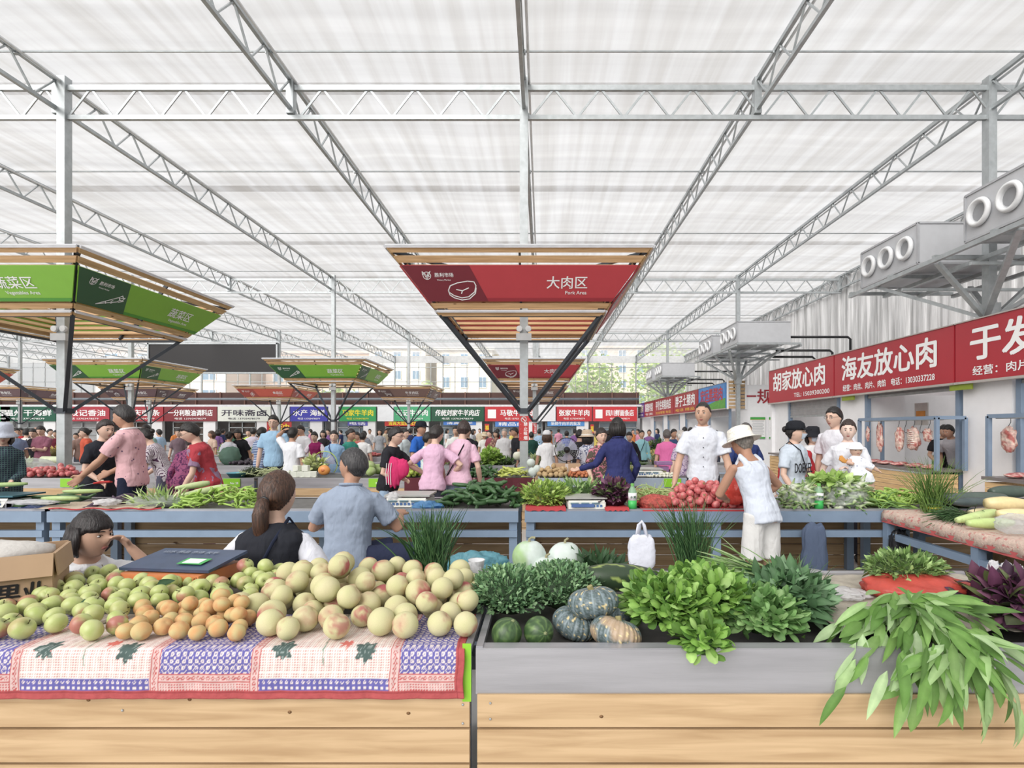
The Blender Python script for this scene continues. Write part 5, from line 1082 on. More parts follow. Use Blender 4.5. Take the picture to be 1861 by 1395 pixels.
def person(label, px, D, ytop, face=0, shirt=(230,230,232), pants=(60,64,80), hair='short', hc=HBLK, skin=0, sex='m', lean=0, pitch=0, yaw=0, A=None, B=None, sleeve='short', sleevec=None, seated=None, legyaw=0, pat=None, pat2=(255,255,255), ps=14., hat=None, hatc=(240,238,230), x=None, bottom='trousers', group=None, fat=1., roll=0, s_=None, collar=None, mask=False, glasses=False, poleA=None, poleB=None, strap=None, curlA=.5, curlB=.5, side=0):
    for a_ in (11.0, 14.3, 17.8, 22.6, 28.5):                       # nobody stands inside a stall
        if x is None and a_-.32 < D < a_+1.22: D = a_-.34 if D < a_+.45 else a_+1.24
    PCOUNT[0] += 1; hi = D < 8; mid = D < 12.5
    vx = .0065 if D < 5 else .0075 if hi else .010 if mid else .014
    rad = math.radians; ztop = H+(HY-ytop)/F*D; w_ = 1.0 if sex == 'm' else .89; hipw = 1. if sex == 'm' else 1.06
    L = rad(lean); u = Vector((math.sin(rad(side)), -math.sin(L), math.cos(L))).normalized(); pel = Vector((0,0,.93))
    SC = pel+u*.47; nb = pel+u*.50; hl = L*.55+rad(pitch)*.4; hv = Vector((math.sin(rad(side))*.6, -math.sin(hl), math.cos(hl))).normalized(); hcn = nb+hv*.130+Vector((0,-.026,0))
    hr = Euler((rad(pitch), rad(roll), rad(yaw)), 'XYZ').to_matrix(); hr = Matrix.Rotation(rad(yaw),3,'Z') @ Matrix.Rotation(-rad(-pitch)*1.0,3,'X') if False else Matrix.Rotation(rad(yaw),3,'Z') @ Matrix.Rotation(rad(pitch),3,'X') @ Matrix.Rotation(rad(roll),3,'Y')
    top = hcn.z+.118+(.03 if hat else 0)
    hs = 1.06
    if seated is not None:
        s = s_ or 1.0; drop = ztop/s-top; loc = (XD(px, D) if x is None else x, D, 0); pel_z = .93+drop
    else: s = s_ or ztop/top; drop = 0; pel_z = .93
    root = thing('person', label, 'person', (XD(px, D) if x is None else x, D, 0), rad(face), group); root.scale = (s,)*3
    off = Vector((0,0,drop)); pel = pel+off; SC += off; nb += off; hcn += off
    # local frames: faces -y
    shA, shB = SC+Vector((.165*w_,0,-.062)), SC+Vector((-.165*w_,0,-.062))
    A = Vector(A if A is not None else (.25,-.04,.80))+ (off if seated is None else Vector()); B = Vector(B if B is not None else (-.25,-.04,.80))+(off if seated is None else Vector())
    elA, haA = ik(shA, A, .29, .25, poleA or (.5,.7,-.5)); elB, haB = ik(shB, B, .29, .25, poleB or (-.5,.7,-.5))
    fw = fat
    secs = [(-.12,.150*hipw,.115),(-.03,.158*hipw,.122),(.10,.138*w_,.105),(.22,.140*w_,.106),(.34,.160*w_,.115),(.40,.168*w_,.105),(.435,.150*w_,.095),(.465,.115*w_,.082),(.49,.082,.072),(.515,.060,.060),(.58,.052,.052)]
    def torso(m, a, b_, k, ky, neck=False):
        pts, prev = [], None; vs_, n_ = [], 24; ss = [q for q in secs if a <= q[0] <= b_]
        for (t, rx, ry) in ss:
            c = pel+u*t; ax = Vector((1,0,0)); ay = u.cross(ax).normalized(); e = 1+(fw-1)*(1 if t < .45 else 0)
            if sex == 'f' and .3 < t < .4: c = c+ay*-.0
            for i in range(n_):
                an = 2*PI*i/n_; ca, sa = math.cos(an), math.sin(an); vs_.append(c+ax*(abs(ca)**.85*(1 if ca > 0 else -1)*rx*k*e)+ay*(abs(sa)**.9*(1 if sa > 0 else -1)*ry*ky*e))
        r_ = len(ss); fs = [(j*n_+i, j*n_+(i+1)%n_, (j+1)*n_+(i+1)%n_, (j+1)*n_+i) for j in range(r_-1) for i in range(n_)]+[tuple(range(n_))[::-1], tuple((r_-1)*n_+i for i in range(n_))]
        m.add(vs_, fs)
    # ---- body
    sk = SKINS[skin]; m = MB(); torso(m, -.13, .61, .82, .82)
    for (S, E, T, sg, cu) in ((shA, elA, haA, 1, curlA), (shB, elB, haB, -1, curlB)):
        m.ball(S-u*.012, .038*w_, 14, 10); af = .9 if sex == 'f' else 1.
        m.tube([S, lerp(S,E,.5), E, lerp(E,T,.25), lerp(E,T,.7), T], [.040*af,.043*af,.038*af,.041*af,.033*af,.026*af], 12)
        f = (T-E).normalized(); pn = f.cross(Vector((sg*.3,0,1))); sd = (Vector((0,-1,.2))-f*f.dot(Vector((0,-1,.2)))); sd = sd.normalized() if sd.length > .2 else Vector((sg,0,0)); nn = f.cross(sd).normalized(); hs_ = .9 if sex == 'f' else 1.
        up_ = sd.cross(f)
        pts = [T-f*.01, T+f*.03*hs_, T+f*.06*hs_, T+f*.088*hs_]; vs_ = []; n_ = 12
        for i, (p_, wd, th) in enumerate(zip(pts, (.026,.038,.042,.040), (.021,.017,.015,.012))):
            for k in range(n_): an = 2*PI*k/n_; vs_.append(p_+sd*math.cos(an)*wd*hs_+nn*math.sin(an)*th*hs_)
        m.add(vs_, [(j*n_+k, j*n_+(k+1)%n_, (j+1)*n_+(k+1)%n_, (j+1)*n_+k) for j in range(3) for k in range(n_)]+[tuple(range(n_))[::-1], tuple(3*n_+k for k in range(n_))])
        fr_ = .0088 if hi else .0105; pin = -nn*sg
        for q, (of, ln) in enumerate(((-.030,.056),(-.0105,.070),(.0105,.074),(.030,.064))):
            p0 = T+f*.078*hs_+sd*of*hs_; d = f.copy(); p_ = [p0]; sp = sd*of*2.2
            for seg in range(3): d = (d+pin*cu*.75).normalized(); p_.append(p_[-1]+(d+sp*.6).normalized()*ln*hs_/ (2.4 if seg == 0 else 3.2))
            m.tube(p_, [fr_*1.05,fr_,fr_*.95,fr_*.8], 8)
        tp = T+f*.025*hs_+sd*.034*hs_; d = (f*.8+sd*.75+pin*.25).normalized(); m.tube([tp-sd*.01, tp+d*.03, tp+d*.03+(f+pin*.4).normalized()*.032], [.014,.0115,.009], 8)
    hips = [pel+Vector((sg*.085*hipw,0,-.02)) for sg in (1,-1)]; legs = []
    for i, sg in enumerate((1,-1)):
        if seated is None: kn, an_ = Vector((sg*.10,-.01,.49)), Vector((sg*.11,.02,.09))
        else:
            ly = rad(legyaw)+sg*.18; dr_ = Vector((math.sin(ly), -math.cos(ly), 0)); kn = hips[i]+dr_*.42+Vector((0,0,.02)); kn.z = max(.30, kn.z if pel.z > .38 else .42); an_ = Vector((kn.x+dr_.x*.1, kn.y+dr_.y*.1, .09))
        legs.append((hips[i], kn, an_)); m.tube([hips[i], lerp(hips[i],kn,.5), kn, lerp(kn,an_,.3), lerp(kn,an_,.75), an_], [.085,.070,.052,.054,.040,.034], 12)
    Hm = MB(); Hm.ball((0,0,0), 1, 48 if hi else 32, 36 if hi else 26, head_v)
    if not hi: pass
    ev = []
    for v in Hm.v: ev.append(hcn+hr @ (Vector(v)*hs))
    m.add(ev, Hm.f)
    for sg in (-1,1): m.ball(hcn+hr @ Vector((sg*.076,.010,-.004)), (.010,.020,.030), 8, 8)
    m.tube([nb-u*.04, nb+hv*.03, hcn+hr @ Vector((0,.025,-.04))], [.058*w_,.050*w_,.048*w_], 14)
    remesh(m, 'body', vx, sk, root, smooth=1)
    W = lambda v: hcn+hr @ (Vector(v)*hs)
    # ---- face
    if D < 16:
        for sg in (-1,1):
            d = Vector((sg*.37,-.91,.05)).normalized(); p_ = head_v(d)
            e = MB(); e.ball(W(p_+Vector((0,-.0005,0))), (.0135,.006,.0058), 10, 6, rot=(0,0,math.radians(yaw)-sg*.35)); ey = e.build('eye', EYEW, root, smooth=True)
            e = MB(); e.ball(W(p_+Vector((0,-.0050,0))), (.0054,.0026,.0052), 8, 6, rot=(0,0,rad(yaw))); e.build('iris', EYED, ey, smooth=True)
            if hi: e = MB(); e.tube([W(head_v(Vector((sg*q,-.9,.05+zz)).normalized())+Vector((0,-.0035,.0))) for q, zz in ((.22,.02),(.3,.06),(.4,.065),(.5,.03))], [.0012,.0018,.0018,.001], 5); e.build('eyelid', EYED, ey, smooth=True)
            e = MB(); e.tube([W(head_v(Vector((sg*q,-.9,.24+zz)).normalized())+Vector((0,-.002,0))) for q, zz in ((.14,-.01),(.28,.03),(.42,.03),(.54,-.01))], [.0022,.0036,.0032,.0014], 6, flat=.8); e.build('eyebrow', Mhair(hc), root, smooth=True)
        if not mask:
            e = MB()
            for zz, rr_ in ((-.455,.0038),(-.535,.0046)): e.tube([W(head_v(Vector((q,-.86,zz-abs(q)*.0)).normalized())+Vector((0,-.0032,0))) for q in (-.24,-.12,0,.12,.24)], [.001,rr_,rr_*1.05,rr_,.001], 8)
            e.build('lips', LIP, root, smooth=True)
    # ---- hair
    m = MB(); bob = hair in ('bob','bangs'); vol = 1.10 if hair != 'crop' else 1.035
    def hf(d):
        p_ = head_v(Vector((d.x, d.y, d.z))); k = hairmask(d, hair); base = Vector((d.x*.078, d.y*.098+.004, d.z*.119+.002)) if d.z > -.2 else p_*1.03
        wv = 1+.035*noise.noise(Vector((d.x*9, d.y*9, d.z*2)))*(2 if hair == 'curly' else 1)+(.05*noise.noise(d*14) if hair == 'curly' else 0)
        return lerp(p_*.86, base*(vol-.015)*wv, k)
    m.ball((0,0,0), 1, 56 if hi else 32, 40 if hi else 24, hf)
    if bob:
        for k in range(26):
            a = lerp(-.42*PI, 1.42*PI, k/25); cx_, cy_ = math.cos(a)*.082, math.sin(a)*.088+.008
            if math.sin(a) < -.35 and hair == 'bob': continue
            if math.sin(a) < -.35: continue
            ln = -.10 if hair == 'bangs' else -.125
            m.tube([(cx_*.9,cy_*.9,.05), (cx_*1.06,cy_*1.06,-.02), (cx_*1.10,cy_*1.08,-.07), (cx_*.86,cy_*.86,ln)], [.018,.020,.017,.006], 8)
    if hair == 'pony':
        m.tube([(0,.085,-.015),(0,.115,-.03),(0,.125,-.09),(.0,.118,-.15),(0,.108,-.205),(0,.1,-.235)], [.018,.030,.038,.036,.028,.010], 12)
        m.ball((0,.098,-.018), (.024,.016,.02), 12, 8)
    if hair == 'bun': m.ball((0,.115,.035), (.038,.032,.036), 16, 12, lambda d: 1+.08*noise.noise(d*8))
    v2 = [W(v) for v in m.v]; m.v = [tuple(v) for v in v2]
    hob = m.build('hair', Mhair(hc), root, smooth=True)
    if hair == 'pony': e = MB(); e.lathe([(.020,-.010),(.026,0),(.020,.010)], 14, rot=(PI/2-.2,0,0)); e.v = [tuple(W(Vector(v)+Vector((0,.103,-.022)))) for v in e.v]; e.build('hair_tie', BLACKP, hob, smooth=True)
    # ---- top
    col_ = Mfab(shirt, pat, pat2, ps); m = MB(); tank = sleeve == 'tank'
    torso(m, -.13, .43 if tank else .495, 1.08 if not tank else .99, 1.12)
    if tank:
        for sg in (-1,1): m.tube([pel+u*.40+Vector((sg*.085,-.07,0)), pel+u*.495+Vector((sg*.088,0,.012)), pel+u*.40+Vector((sg*.085,.09,0))], .030, 8)
        torso(m, .3, .45, .72, 1.0)
    SM = MB() if sleevec else m
    if not tank and sleeve != 'none':
        for (S, E, T) in ((shA, elA, haA), (shB, elB, haB)):
            sf = .072*(1. if sex == 'm' else .9)
            if sleeve == 'short': q = lerp(S,E,.72); SM.ball(S-u*.022, (sf*.86,)*3, 14, 10); SM.tube([lerp(SC,S,.4)-u*.05, S-u*.018, lerp(S,E,.4), q], [sf*.72,sf*.90,sf*.96,sf*.98], 14)
            else: SM.ball(S-u*.022, (sf*.84,)*3, 14, 10); SM.tube([lerp(SC,S,.4)-u*.05, S-u*.018, lerp(S,E,.5), E, lerp(E,T,.5), lerp(E,T,.93)], [sf*.7,sf*.86,sf*.82,sf*.76,sf*.66,sf*.56], 14)
    if bottom == 'dress': m.tube([pel+Vector((0,0,.0)), pel+Vector((0,0,-.2)), pel+Vector((0,0,-.45))], [.165,.185,.20], 20)
    vc_ = .009 if hi else .012 if mid else .016
    top_o = remesh(m, 'vest' if tank or sleevec else 'shirt', vc_, col_, root, .022 if hi else .015, .09, 2)
    if sleevec: remesh(SM, 'sleeve', vc_, Mfab(sleevec), root, .018, .08, 2)
    if collar is not None:
        e = MB(); e.tube([pel+u*.475+Vector((math.cos(a)*.072, math.sin(a)*.070,.024+.012*math.sin(a))) for a in [2*PI*k/20 for k in range(21)]], .013, 6, flat=.7); e.build('collar', Mfab(collar), top_o, smooth=True)
    # ---- bottom
    if bottom != 'dress' or True:
        m = MB(); sh = bottom == 'shorts'; m.ball(pel+Vector((0,0,-.03)), (.145*hipw,.106,.11), 18, 12)
        for (h_, k_, a_) in legs:
            if sh: m.tube([h_, lerp(h_,k_,.5), lerp(h_,k_,.95)], [.088,.094,.098], 14)
            elif bottom == 'jeans': m.tube([h_, lerp(h_,k_,.5), k_, lerp(k_,a_,.5), a_], [.084,.078,.064,.054,.048], 14)
            else: m.tube([h_, lerp(h_,k_,.5), k_, lerp(k_,a_,.5), a_], [.086,.086,.074,.070,.066], 14)
        remesh(m, 'shorts' if sh else 'trousers', .012 if hi else .018, Mfab(pants), root, .016, .1, 2)
    for (h_, k_, a_) in legs:
        e = MB(); dd = Vector((0,-1,0)) if seated is None else Vector((math.sin(rad(legyaw)), -math.cos(rad(legyaw)), 0))
        e.tube([(a_.x-dd.x*.07, a_.y-dd.y*.07, .035), (a_.x, a_.y, .05), (a_.x+dd.x*.09, a_.y+dd.y*.09, .036), (a_.x+dd.x*.17, a_.y+dd.y*.17, .026)], [.030,.046,.042,.026], 10, flat=.8); e.build('shoe', M('dark_shoe', (60,56,56), .6), root, smooth=True)
    # ---- extras
    if hat:
        e = MB(); HM = Mfab(hatc) if hat != 'straw' else M('straw_weave_%d' % hatc[0], hatc, .85, var=.15, scale=60, bump=.4, bscale=120)
        if hat in ('straw','bucket'):
            br, dz = (.158, -.010) if hat == 'straw' else (.145,-.035); cr = .098 if hat == 'straw' else .094
            e.lathe([(0,.148),(cr*.6,.150),(cr*.92,.132),(cr*1.02,.07),(cr*1.05,.045),(br*.8,.035+dz*.4),(br,.030+dz),(br-.004,.024+dz),(cr,.030)], 36, sy=1.14)
        elif hat == 'cap':
            e.lathe([(0,.140),(.05,.134),(.082,.105),(.092,.06),(.093,.03),(.086,.03)], 30, sy=1.16); e.lathe([(.0,.0)], 3) if False else None
            for q in range(1): e.add([(math.sin(a)*.078, -.085-math.cos(a)*(.0 if j_ == 0 else .085), .045-(.0 if j_ == 0 else .018)+(.008 if k_ else 0)) for k_ in (0,1) for j_ in (0,1) for a in [lerp(-1.25,1.25,i/10) for i in range(11)]], [(i,i+1,11+i+1,11+i) for i in range(10)]+[(22+i,33+i,33+i+1,22+i+1) for i in range(10)]+[(11+i,11+i+1,33+i+1,33+i) for i in range(10)])
        e.v = [tuple(W(Vector((v[0], v[1]+.004, v[2]-.002)))) for v in e.v]; ho = e.build('hat' if hat != 'cap' else 'cap', HM, root, smooth=True)
        if hat == 'straw': e = MB(); e.lathe([(.104,.042),(.107,.05),(.105,.062)], 30, sy=1.14); e.v = [tuple(W(v)) for v in e.v]; e.build('hat_band', Mfab((226,226,222)), ho, smooth=True)
    if mask:
        e = MB(); rr_ = range(13); e.add([W(head_v(Vector((lerp(-.75,.75,i/12), -1, lerp(-.12,-.95,j/8))).normalized())*1.0+Vector((0,-.006-.010*g_(lerp(-.75,.75,i/12),.3)*g_(j/8-.4,.4),0))) for j in range(9) for i in rr_], [(j*13+i, j*13+i+1, (j+1)*13+i+1, (j+1)*13+i) for j in range(8) for i in range(12)])
        e.build('face_mask', M('surgical_mask', (198,214,232), .7, var=.02), root, smooth=True)
        e = MB(); [e.tube([W(head_v(Vector((sg*.7,-1,zz)).normalized())), W((sg*.083,.012,.005-.02*(zz < -.5)))], .0015, 4) for sg in (-1,1) for zz in (-.15,-.85)]; e.build('ear_loop', WHITE, root)
    if glasses:
        e = MB(); [e.tube([W(Vector((sg*.031+math.cos(a)*.021, -.096, .008+math.sin(a)*.015))) for a in [2*PI*k/14 for k in range(15)]], .0014, 4) for sg in (-1,1)]; [e.tube([W((sg*.052,-.094,.012)), W((sg*.078,.0,.012))], .0014, 4) for sg in (-1,1)]; e.tube([W((-.01,-.097,.01)), W((.01,-.097,.01))], .0014, 4); e.build('glasses', BLACKP, root)
    if strap:
        sg = 1 if strap[1] > 0 else -1; e = MB(); rx, ry = .168*w_*fw*1.1, .135*fw
        e.tube([pel+u*.49+Vector((-sg*.08,0,.03)), pel+u*.42+Vector((-sg*.07,ry*.95,0)), pel+u*.25+Vector((0,ry*1.08,0)), pel+u*.05+Vector((sg*rx*.6,ry*1.05,0)), pel+u*-.03+Vector((sg*rx*1.12,0,0)), pel+u*.05+Vector((sg*rx*.6,-ry*1.05,0)), pel+u*.25+Vector((0,-ry*1.08,0)), pel+u*.42+Vector((-sg*.07,-ry*.98,0)), pel+u*.49+Vector((-sg*.08,0,.03))], .0085, 6, flat=.5); e.build('bag_strap', Mfab(strap[0]), root, smooth=True)
    return root, dict(pel=pel, u=u, SC=SC, hc=hcn, W=W, A=haA, B=haB, s=s, hr=hr, top=top_o)
def chest_art(info, dz, build):                                  # an empty-less helper: plane on the front of the shirt
    return info['pel']+info['u']*dz+Vector((0,-.138,0))

# --- seated vendors in the aisle behind the front stalls
person('person in white sleeves with dark bobbed hair, seated low at the left, hand to nose', 126, 3.22, 926, 62, (236,238,242), (70,70,84), 'bangs', (34,28,30), 0, 'f', 24, 4, 18, A=(.13,-.38,.80), B=(-.16,-.34,.62), seated=1, s_=1.06, poleA=(.6,-.3,-1), poleB=(-.3,-.2,-1), curlA=1.1, fat=1.05)
person('person with a brown ponytail and black vest, seated back turned by the scale', 486, 3.02, 864, 180, (46,48,56), (50,52,62), 'pony', HBRN, 2, 'f', 8, 6, -8, A=(.27,-.25,.55), B=(-.27,-.25,.55), seated=1, s_=1.10, sleevec=(224,226,236), fat=1.12, strap=((40,46,66),1))
_, inf = person('person in a blue-grey polo and navy shorts, seated back turned on a stool', 630, 4.12, 819, 180, (150,164,186), (48,54,80), 'short', (58,58,62), 1, 'm', 10, 4, 72, A=(.24,-.40,.76), B=(-.27,-.40,.74), seated=1, s_=1.10, legyaw=-72, collar=(150,164,186), bottom='shorts', fat=1.06, poleA=(.8,.5,-1.2), poleB=(-.8,.4,-1.2))
t = thing('plastic_stool', 'turquoise plastic stool under the seated vendor in the grey-blue polo', 'stool', (XD(625,4.12), 4.12, 0)); TQ = M('turquoise_plastic', (60,168,166), .4)
m = MB(); zs = inf['pel'].z*1.1-.12; m.lathe([(0,zs),(.16,zs),(.175,zs-.015),(.165,zs-.03),(0,zs-.03)], 28); m.build('seat', TQ, t, smooth=True)
for k in range(4): a = PI/4+k*PI/2; m = MB(); m.bar((math.cos(a)*.13, math.sin(a)*.13, zs-.02), (math.cos(a)*.18, math.sin(a)*.18, 0), .03, .03); m.build('leg', TQ, t)
# --- standing at the second row
person('person in a straw hat, grey tank top and cream shorts, back turned', 1384, 4.42, 776, 203, (206,214,228), (216,216,214), 'short', (120,116,112), 3, 'm', 20, 20, 8, A=(.04,-.42,1.0), B=(-.30,-.36,.98), sleeve='tank', bottom='shorts', hat='straw', hatc=(240,236,224), poleA=(.9,.3,-.4), poleB=(-.9,.3,-.3))
_, i5 = person('person in a white short sleeved button shirt looking left, standing behind the tomatoes', 1277, 6.25, 749, -14, (218,223,234), (60,62,74), 'crop', (40,36,36), 0, 'm', 2, 0, -14, A=(.30,-.14,.80), B=(-.30,-.14,.80), collar=(222,227,238), s_=1.10)
m = MB(); [m.ball(i5['pel']+Vector((0,-.142,zz)), (.006,.003,.006), 8, 6) for zz in (.38,.28,.18,.08)]; m.build('button', BLACKP, i5['top'])
_, i6 = person('person in a black cap, face mask and light grey lettered T-shirt', 1440, 6.2, 763, 28, (196,208,222), (70,74,90), 'bun', HBLK, 2, 'f', 2, 0, 22, A=(.22,-.2,.86), B=(-.22,-.2,.86), hat='cap', hatc=(38,40,46), mask=True, strap=((30,32,40),1), fat=1.1)
o = text('DOEKEL', .16, M('black_print', (34,36,44), .7, var=0), i6['top'], bold=.012, width=.31); basis(o, i6['pel']+Vector((-.19,-.178,.16)), (1,0,0), (0,0,1))
_, i7 = person('person in a loose white T-shirt with an orange print, holding a baby', 1540, 6.25, 764, -22, (228,230,238), (80,84,100), 'bun', (52,40,36), 4, 'f', 3, 4, -8, A=(-.02,-.30,1.13), B=(-.26,-.06,.86), fat=1.18, poleA=(.9,.1,-.7))
m = MB(); m.ball((0,0,0), (.075,.012,.055), 20, 12, lambda d: 1+.3*noise.noise(d*2.5)); o = m.build('orange_print', M('orange_print', (240,164,72), .7), i7['top'], smooth=True); o.location = i7['pel']+Vector((-.03,-.150,.30))
# the baby
bt = thing('baby', 'baby in white clothes and a white sun hat, held in arms', 'baby', (XD(1549,6.0), 5.93, H-.41)); bt.rotation_euler = (0,0,-.2)
m = MB(); m.ball((0,0,.17), (.062,.068,.072), 24, 18); m.ball((0,0,0), (.085,.07,.12), 18, 12); m.tube([(.05,-.02,.05),(.12,-.06,.0),(.20,-.05,-.05)], [.030,.026,.020], 10); m.tube([(-.06,-.02,.05),(-.10,-.07,.03),(-.06,-.11,.02)], [.030,.026,.020], 10); m.tube([(.04,-.02,-.08),(.10,-.09,-.12),(.14,-.06,-.24)], [.050,.044,.028], 10); m.tube([(-.04,-.02,-.08),(.02,-.09,-.12),(.08,-.07,-.22)], [.050,.044,.028], 10)
for k in range(4): m.tube([(.20,-.05+.008*(k-1.5),-.05),(.235,-.055+.012*(k-1.5),-.075)], [.008,.006], 6)
m.ball((.148,-.075,-.262), (.022,.045,.018), 10, 8); m.ball((.088,-.09,-.24), (.022,.045,.018), 10, 8); remesh(m, 'body', .007, SKINS[2], bt)
m = MB(); m.ball((0,0,0), (.097,.082,.118), 18, 12); m.tube([(.05,-.02,.05),(.12,-.06,.0),(.15,-.06,-.02)], [.040,.036,.034], 10); m.tube([(.03,-.02,-.08),(.09,-.09,-.12),(.115,-.085,-.18)], [.066,.058,.050], 10); m.tube([(-.04,-.02,-.08),(.02,-.09,-.12),(.05,-.08,-.17)], [.066,.058,.050], 10); remesh(m, 'baby_clothes', .009, Mfab((238,240,248),'dots',(96,110,170),26.,.3), bt, .01, .06)
m = MB(); m.lathe([(0,.085),(.04,.08),(.066,.045),(.072,.02),(.098,.008),(.094,.003),(.066,.012)], 26, (0,.004,.175)); m.build('sun_hat', Mfab((246,246,248)), bt, smooth=True)
for sg in (-1,1): m = MB(); m.ball((sg*.022,-.062,.168), (.008,.005,.004), 8, 6); m.build('eye', EYED, bt)
m = MB(); m.ball((0,-.066,.138), (.012,.005,.004), 8, 6); m.build('lips', LIP, bt)
person('tall person in glasses and white shirt, just behind the one holding the baby', 1521, 6.85, 745, -62, (222,222,230), (70,70,80), 'short', HBLK, 2, 'm', 3, 4, 0, glasses=True, s_=1.08)
person('person in a black brimmed hat and mask with a grey jacket over a white top', 1476, 7.7, 775, -8, (236,238,240), (80,80,90), 'bob', HBLK, 2, 'f', 0, 0, 0, hat='bucket', hatc=(40,42,48), mask=True, sleevec=(172,178,188))
person('person in a red cardigan mostly hidden behind the one with the black cap', 1449, 7.05, 781, 170, (196,52,60), (60,60,70), 'short', HBLK, 2, 'f', 6, 8, 0, sleeve='long', fat=1.3)
person('person in a navy T-shirt with cropped grey hair behind the straw hat', 1350, 7.3, 769, 12, (48,66,124), (56,58,70), 'crop', (80,78,78), 1, 'm', 4, 6, 0, A=(.15,-.3,1.0), B=(-.2,-.28,1.05), fat=1.12)
person('person in a navy hooded jacket with black bobbed hair, back turned, pointing left', 1124, 6.8, 774, 188, (52,58,112), (200,206,214), 'bob', HBLK, 2, 'f', 3, 0, 0, A=(.46,-.22,1.02), B=(-.22,-.12,.86), sleeve='long', fat=1.12, s_=1.0, poleA=(.2,.3,-1), collar=(52,58,112))
person('person in a dark flower-patterned blouse with short curly hair facing the viewer', 1092, 7.7, 779, 6, (88,80,70), (60,60,66), 'curly', (44,38,36), 2, 'f', 2, 2, 8, pat='floral', pat2=(206,120,140), ps=16., fat=1.12, A=(.18,-.3,.92), B=(-.2,-.3,.92))
person('person in a pink T-shirt with short black hair, back turned, hands on hips', 786, 6.7, 797, 172, (222,178,206), (52,54,64), 'short', (44,40,40), 2, 'f', 12, 18, -22, A=(.20,-.22,1.02), B=(-.20,-.22,1.02), poleA=(1,.4,-.2), poleB=(-1,.4,-.2), s_=.95)
person('person in a longer pink T-shirt with a black shoulder bag strap, back turned', 834, 6.9, 782, 168, (228,184,206), (150,170,196), 'curly', (58,46,44), 2, 'f', 14, 22, 8, A=(.24,-.1,.84), B=(-.22,-.22,.84), strap=((36,34,38),1), sleeve='short', s_=.99)
person('person in a black T-shirt and jeans, pink jacket over the arm', 706, 6.9, 777, 78, (44,44,50), (152,178,206), 'short', (36,34,36), 2, 'f', 8, 10, 0, A=(.20,-.50,.98), B=(-.10,-.24,.98), bottom='jeans', glasses=True)
q = P(716, 858, 6.72); m = MB(); m.ball((0,0,0), (.11,.05,.19), 24, 18, lambda d: 1+.18*noise.noise(d*2.4)+.12*math.sin(d.x*14)*(1-d.z)*.5); m.ball((.10,.0,.05), (.09,.045,.12), 20, 14, lambda d: 1+.15*noise.noise(d*3)); o = m.build('folded_jacket', Mfab((226,52,112)), smooth=True, loc=q); tag(o, 'bright pink jacket with white stripes hanging over the black T-shirt arm', 'jacket')
m = MB(); [m.tube([(-.075+.028*k,-.052,.12),(-.085+.028*k,-.062,0),(-.08+.028*k,-.05,-.15)], .005, 5) for k in range(3)]; m.build('white_stripe', WHITE, o)
person('person in a pink polo shirt with white collar, facing left', 240, 6.25, 737, -82, (226,176,182), (38,44,66), 'short', (44,42,44), 1, 'm', 4, 14, 0, A=(.16,-.40,.92), B=(-.14,-.30,.95), collar=(240,240,244), pat='dots', pat2=(120,90,120), ps=17., s_=1.08, poleA=(.2,.6,-1))
person('person in a plain black dress, facing right beside the pink polo', 182, 6.75, 764, 68, (42,44,52), (44,46,54), 'bun', (46,38,38), 2, 'f', 8, 10, 0, A=(.12,-.34,.96), B=(-.16,-.30,.92), bottom='dress', fat=1.18)
person('person in a red top with grey print, looking down to the left', 378, 6.6, 769, -58, (184,62,72), (110,50,110), 'short', HBLK, 2, 'f', 14, 26, 0, pat='floral', pat2=(150,120,150), ps=5., glasses=True, A=(.18,-.28,.82), B=(-.2,-.22,.84), fat=1.15)
person('person in a magenta flower-patterned blouse, bending with back turned', 340, 7.2, 790, 200, (160,84,124), (120,60,90), 'short', (50,44,48), 2, 'f', 24, 26, 0, pat='floral', pat2=(96,50,90), ps=16., fat=1.2, sleeve='long')
person('person in a dark checked shirt with pinned-up black hair, bending to the left', 300, 7.9, 779, -72, (236,230,236), (90,90,110), 'bun', HBLK, 2, 'f', 22, 26, 0, pat='check', pat2=(84,50,80), ps=22., A=(.15,-.38,.86), B=(-.15,-.36,.86))
person('person in a pale sun hat and dark plaid shirt at the left edge', 4, 6.4, 769, 48, (52,58,76), (40,42,48), 'bob', HGRY, 2, 'f', 4, 8, 0, pat='check', pat2=(80,110,110), ps=12., sleeve='long', A=(.06,-.30,.98), B=(-.08,-.32,.96), hat='bucket', hatc=(196,204,220), fat=1.1)
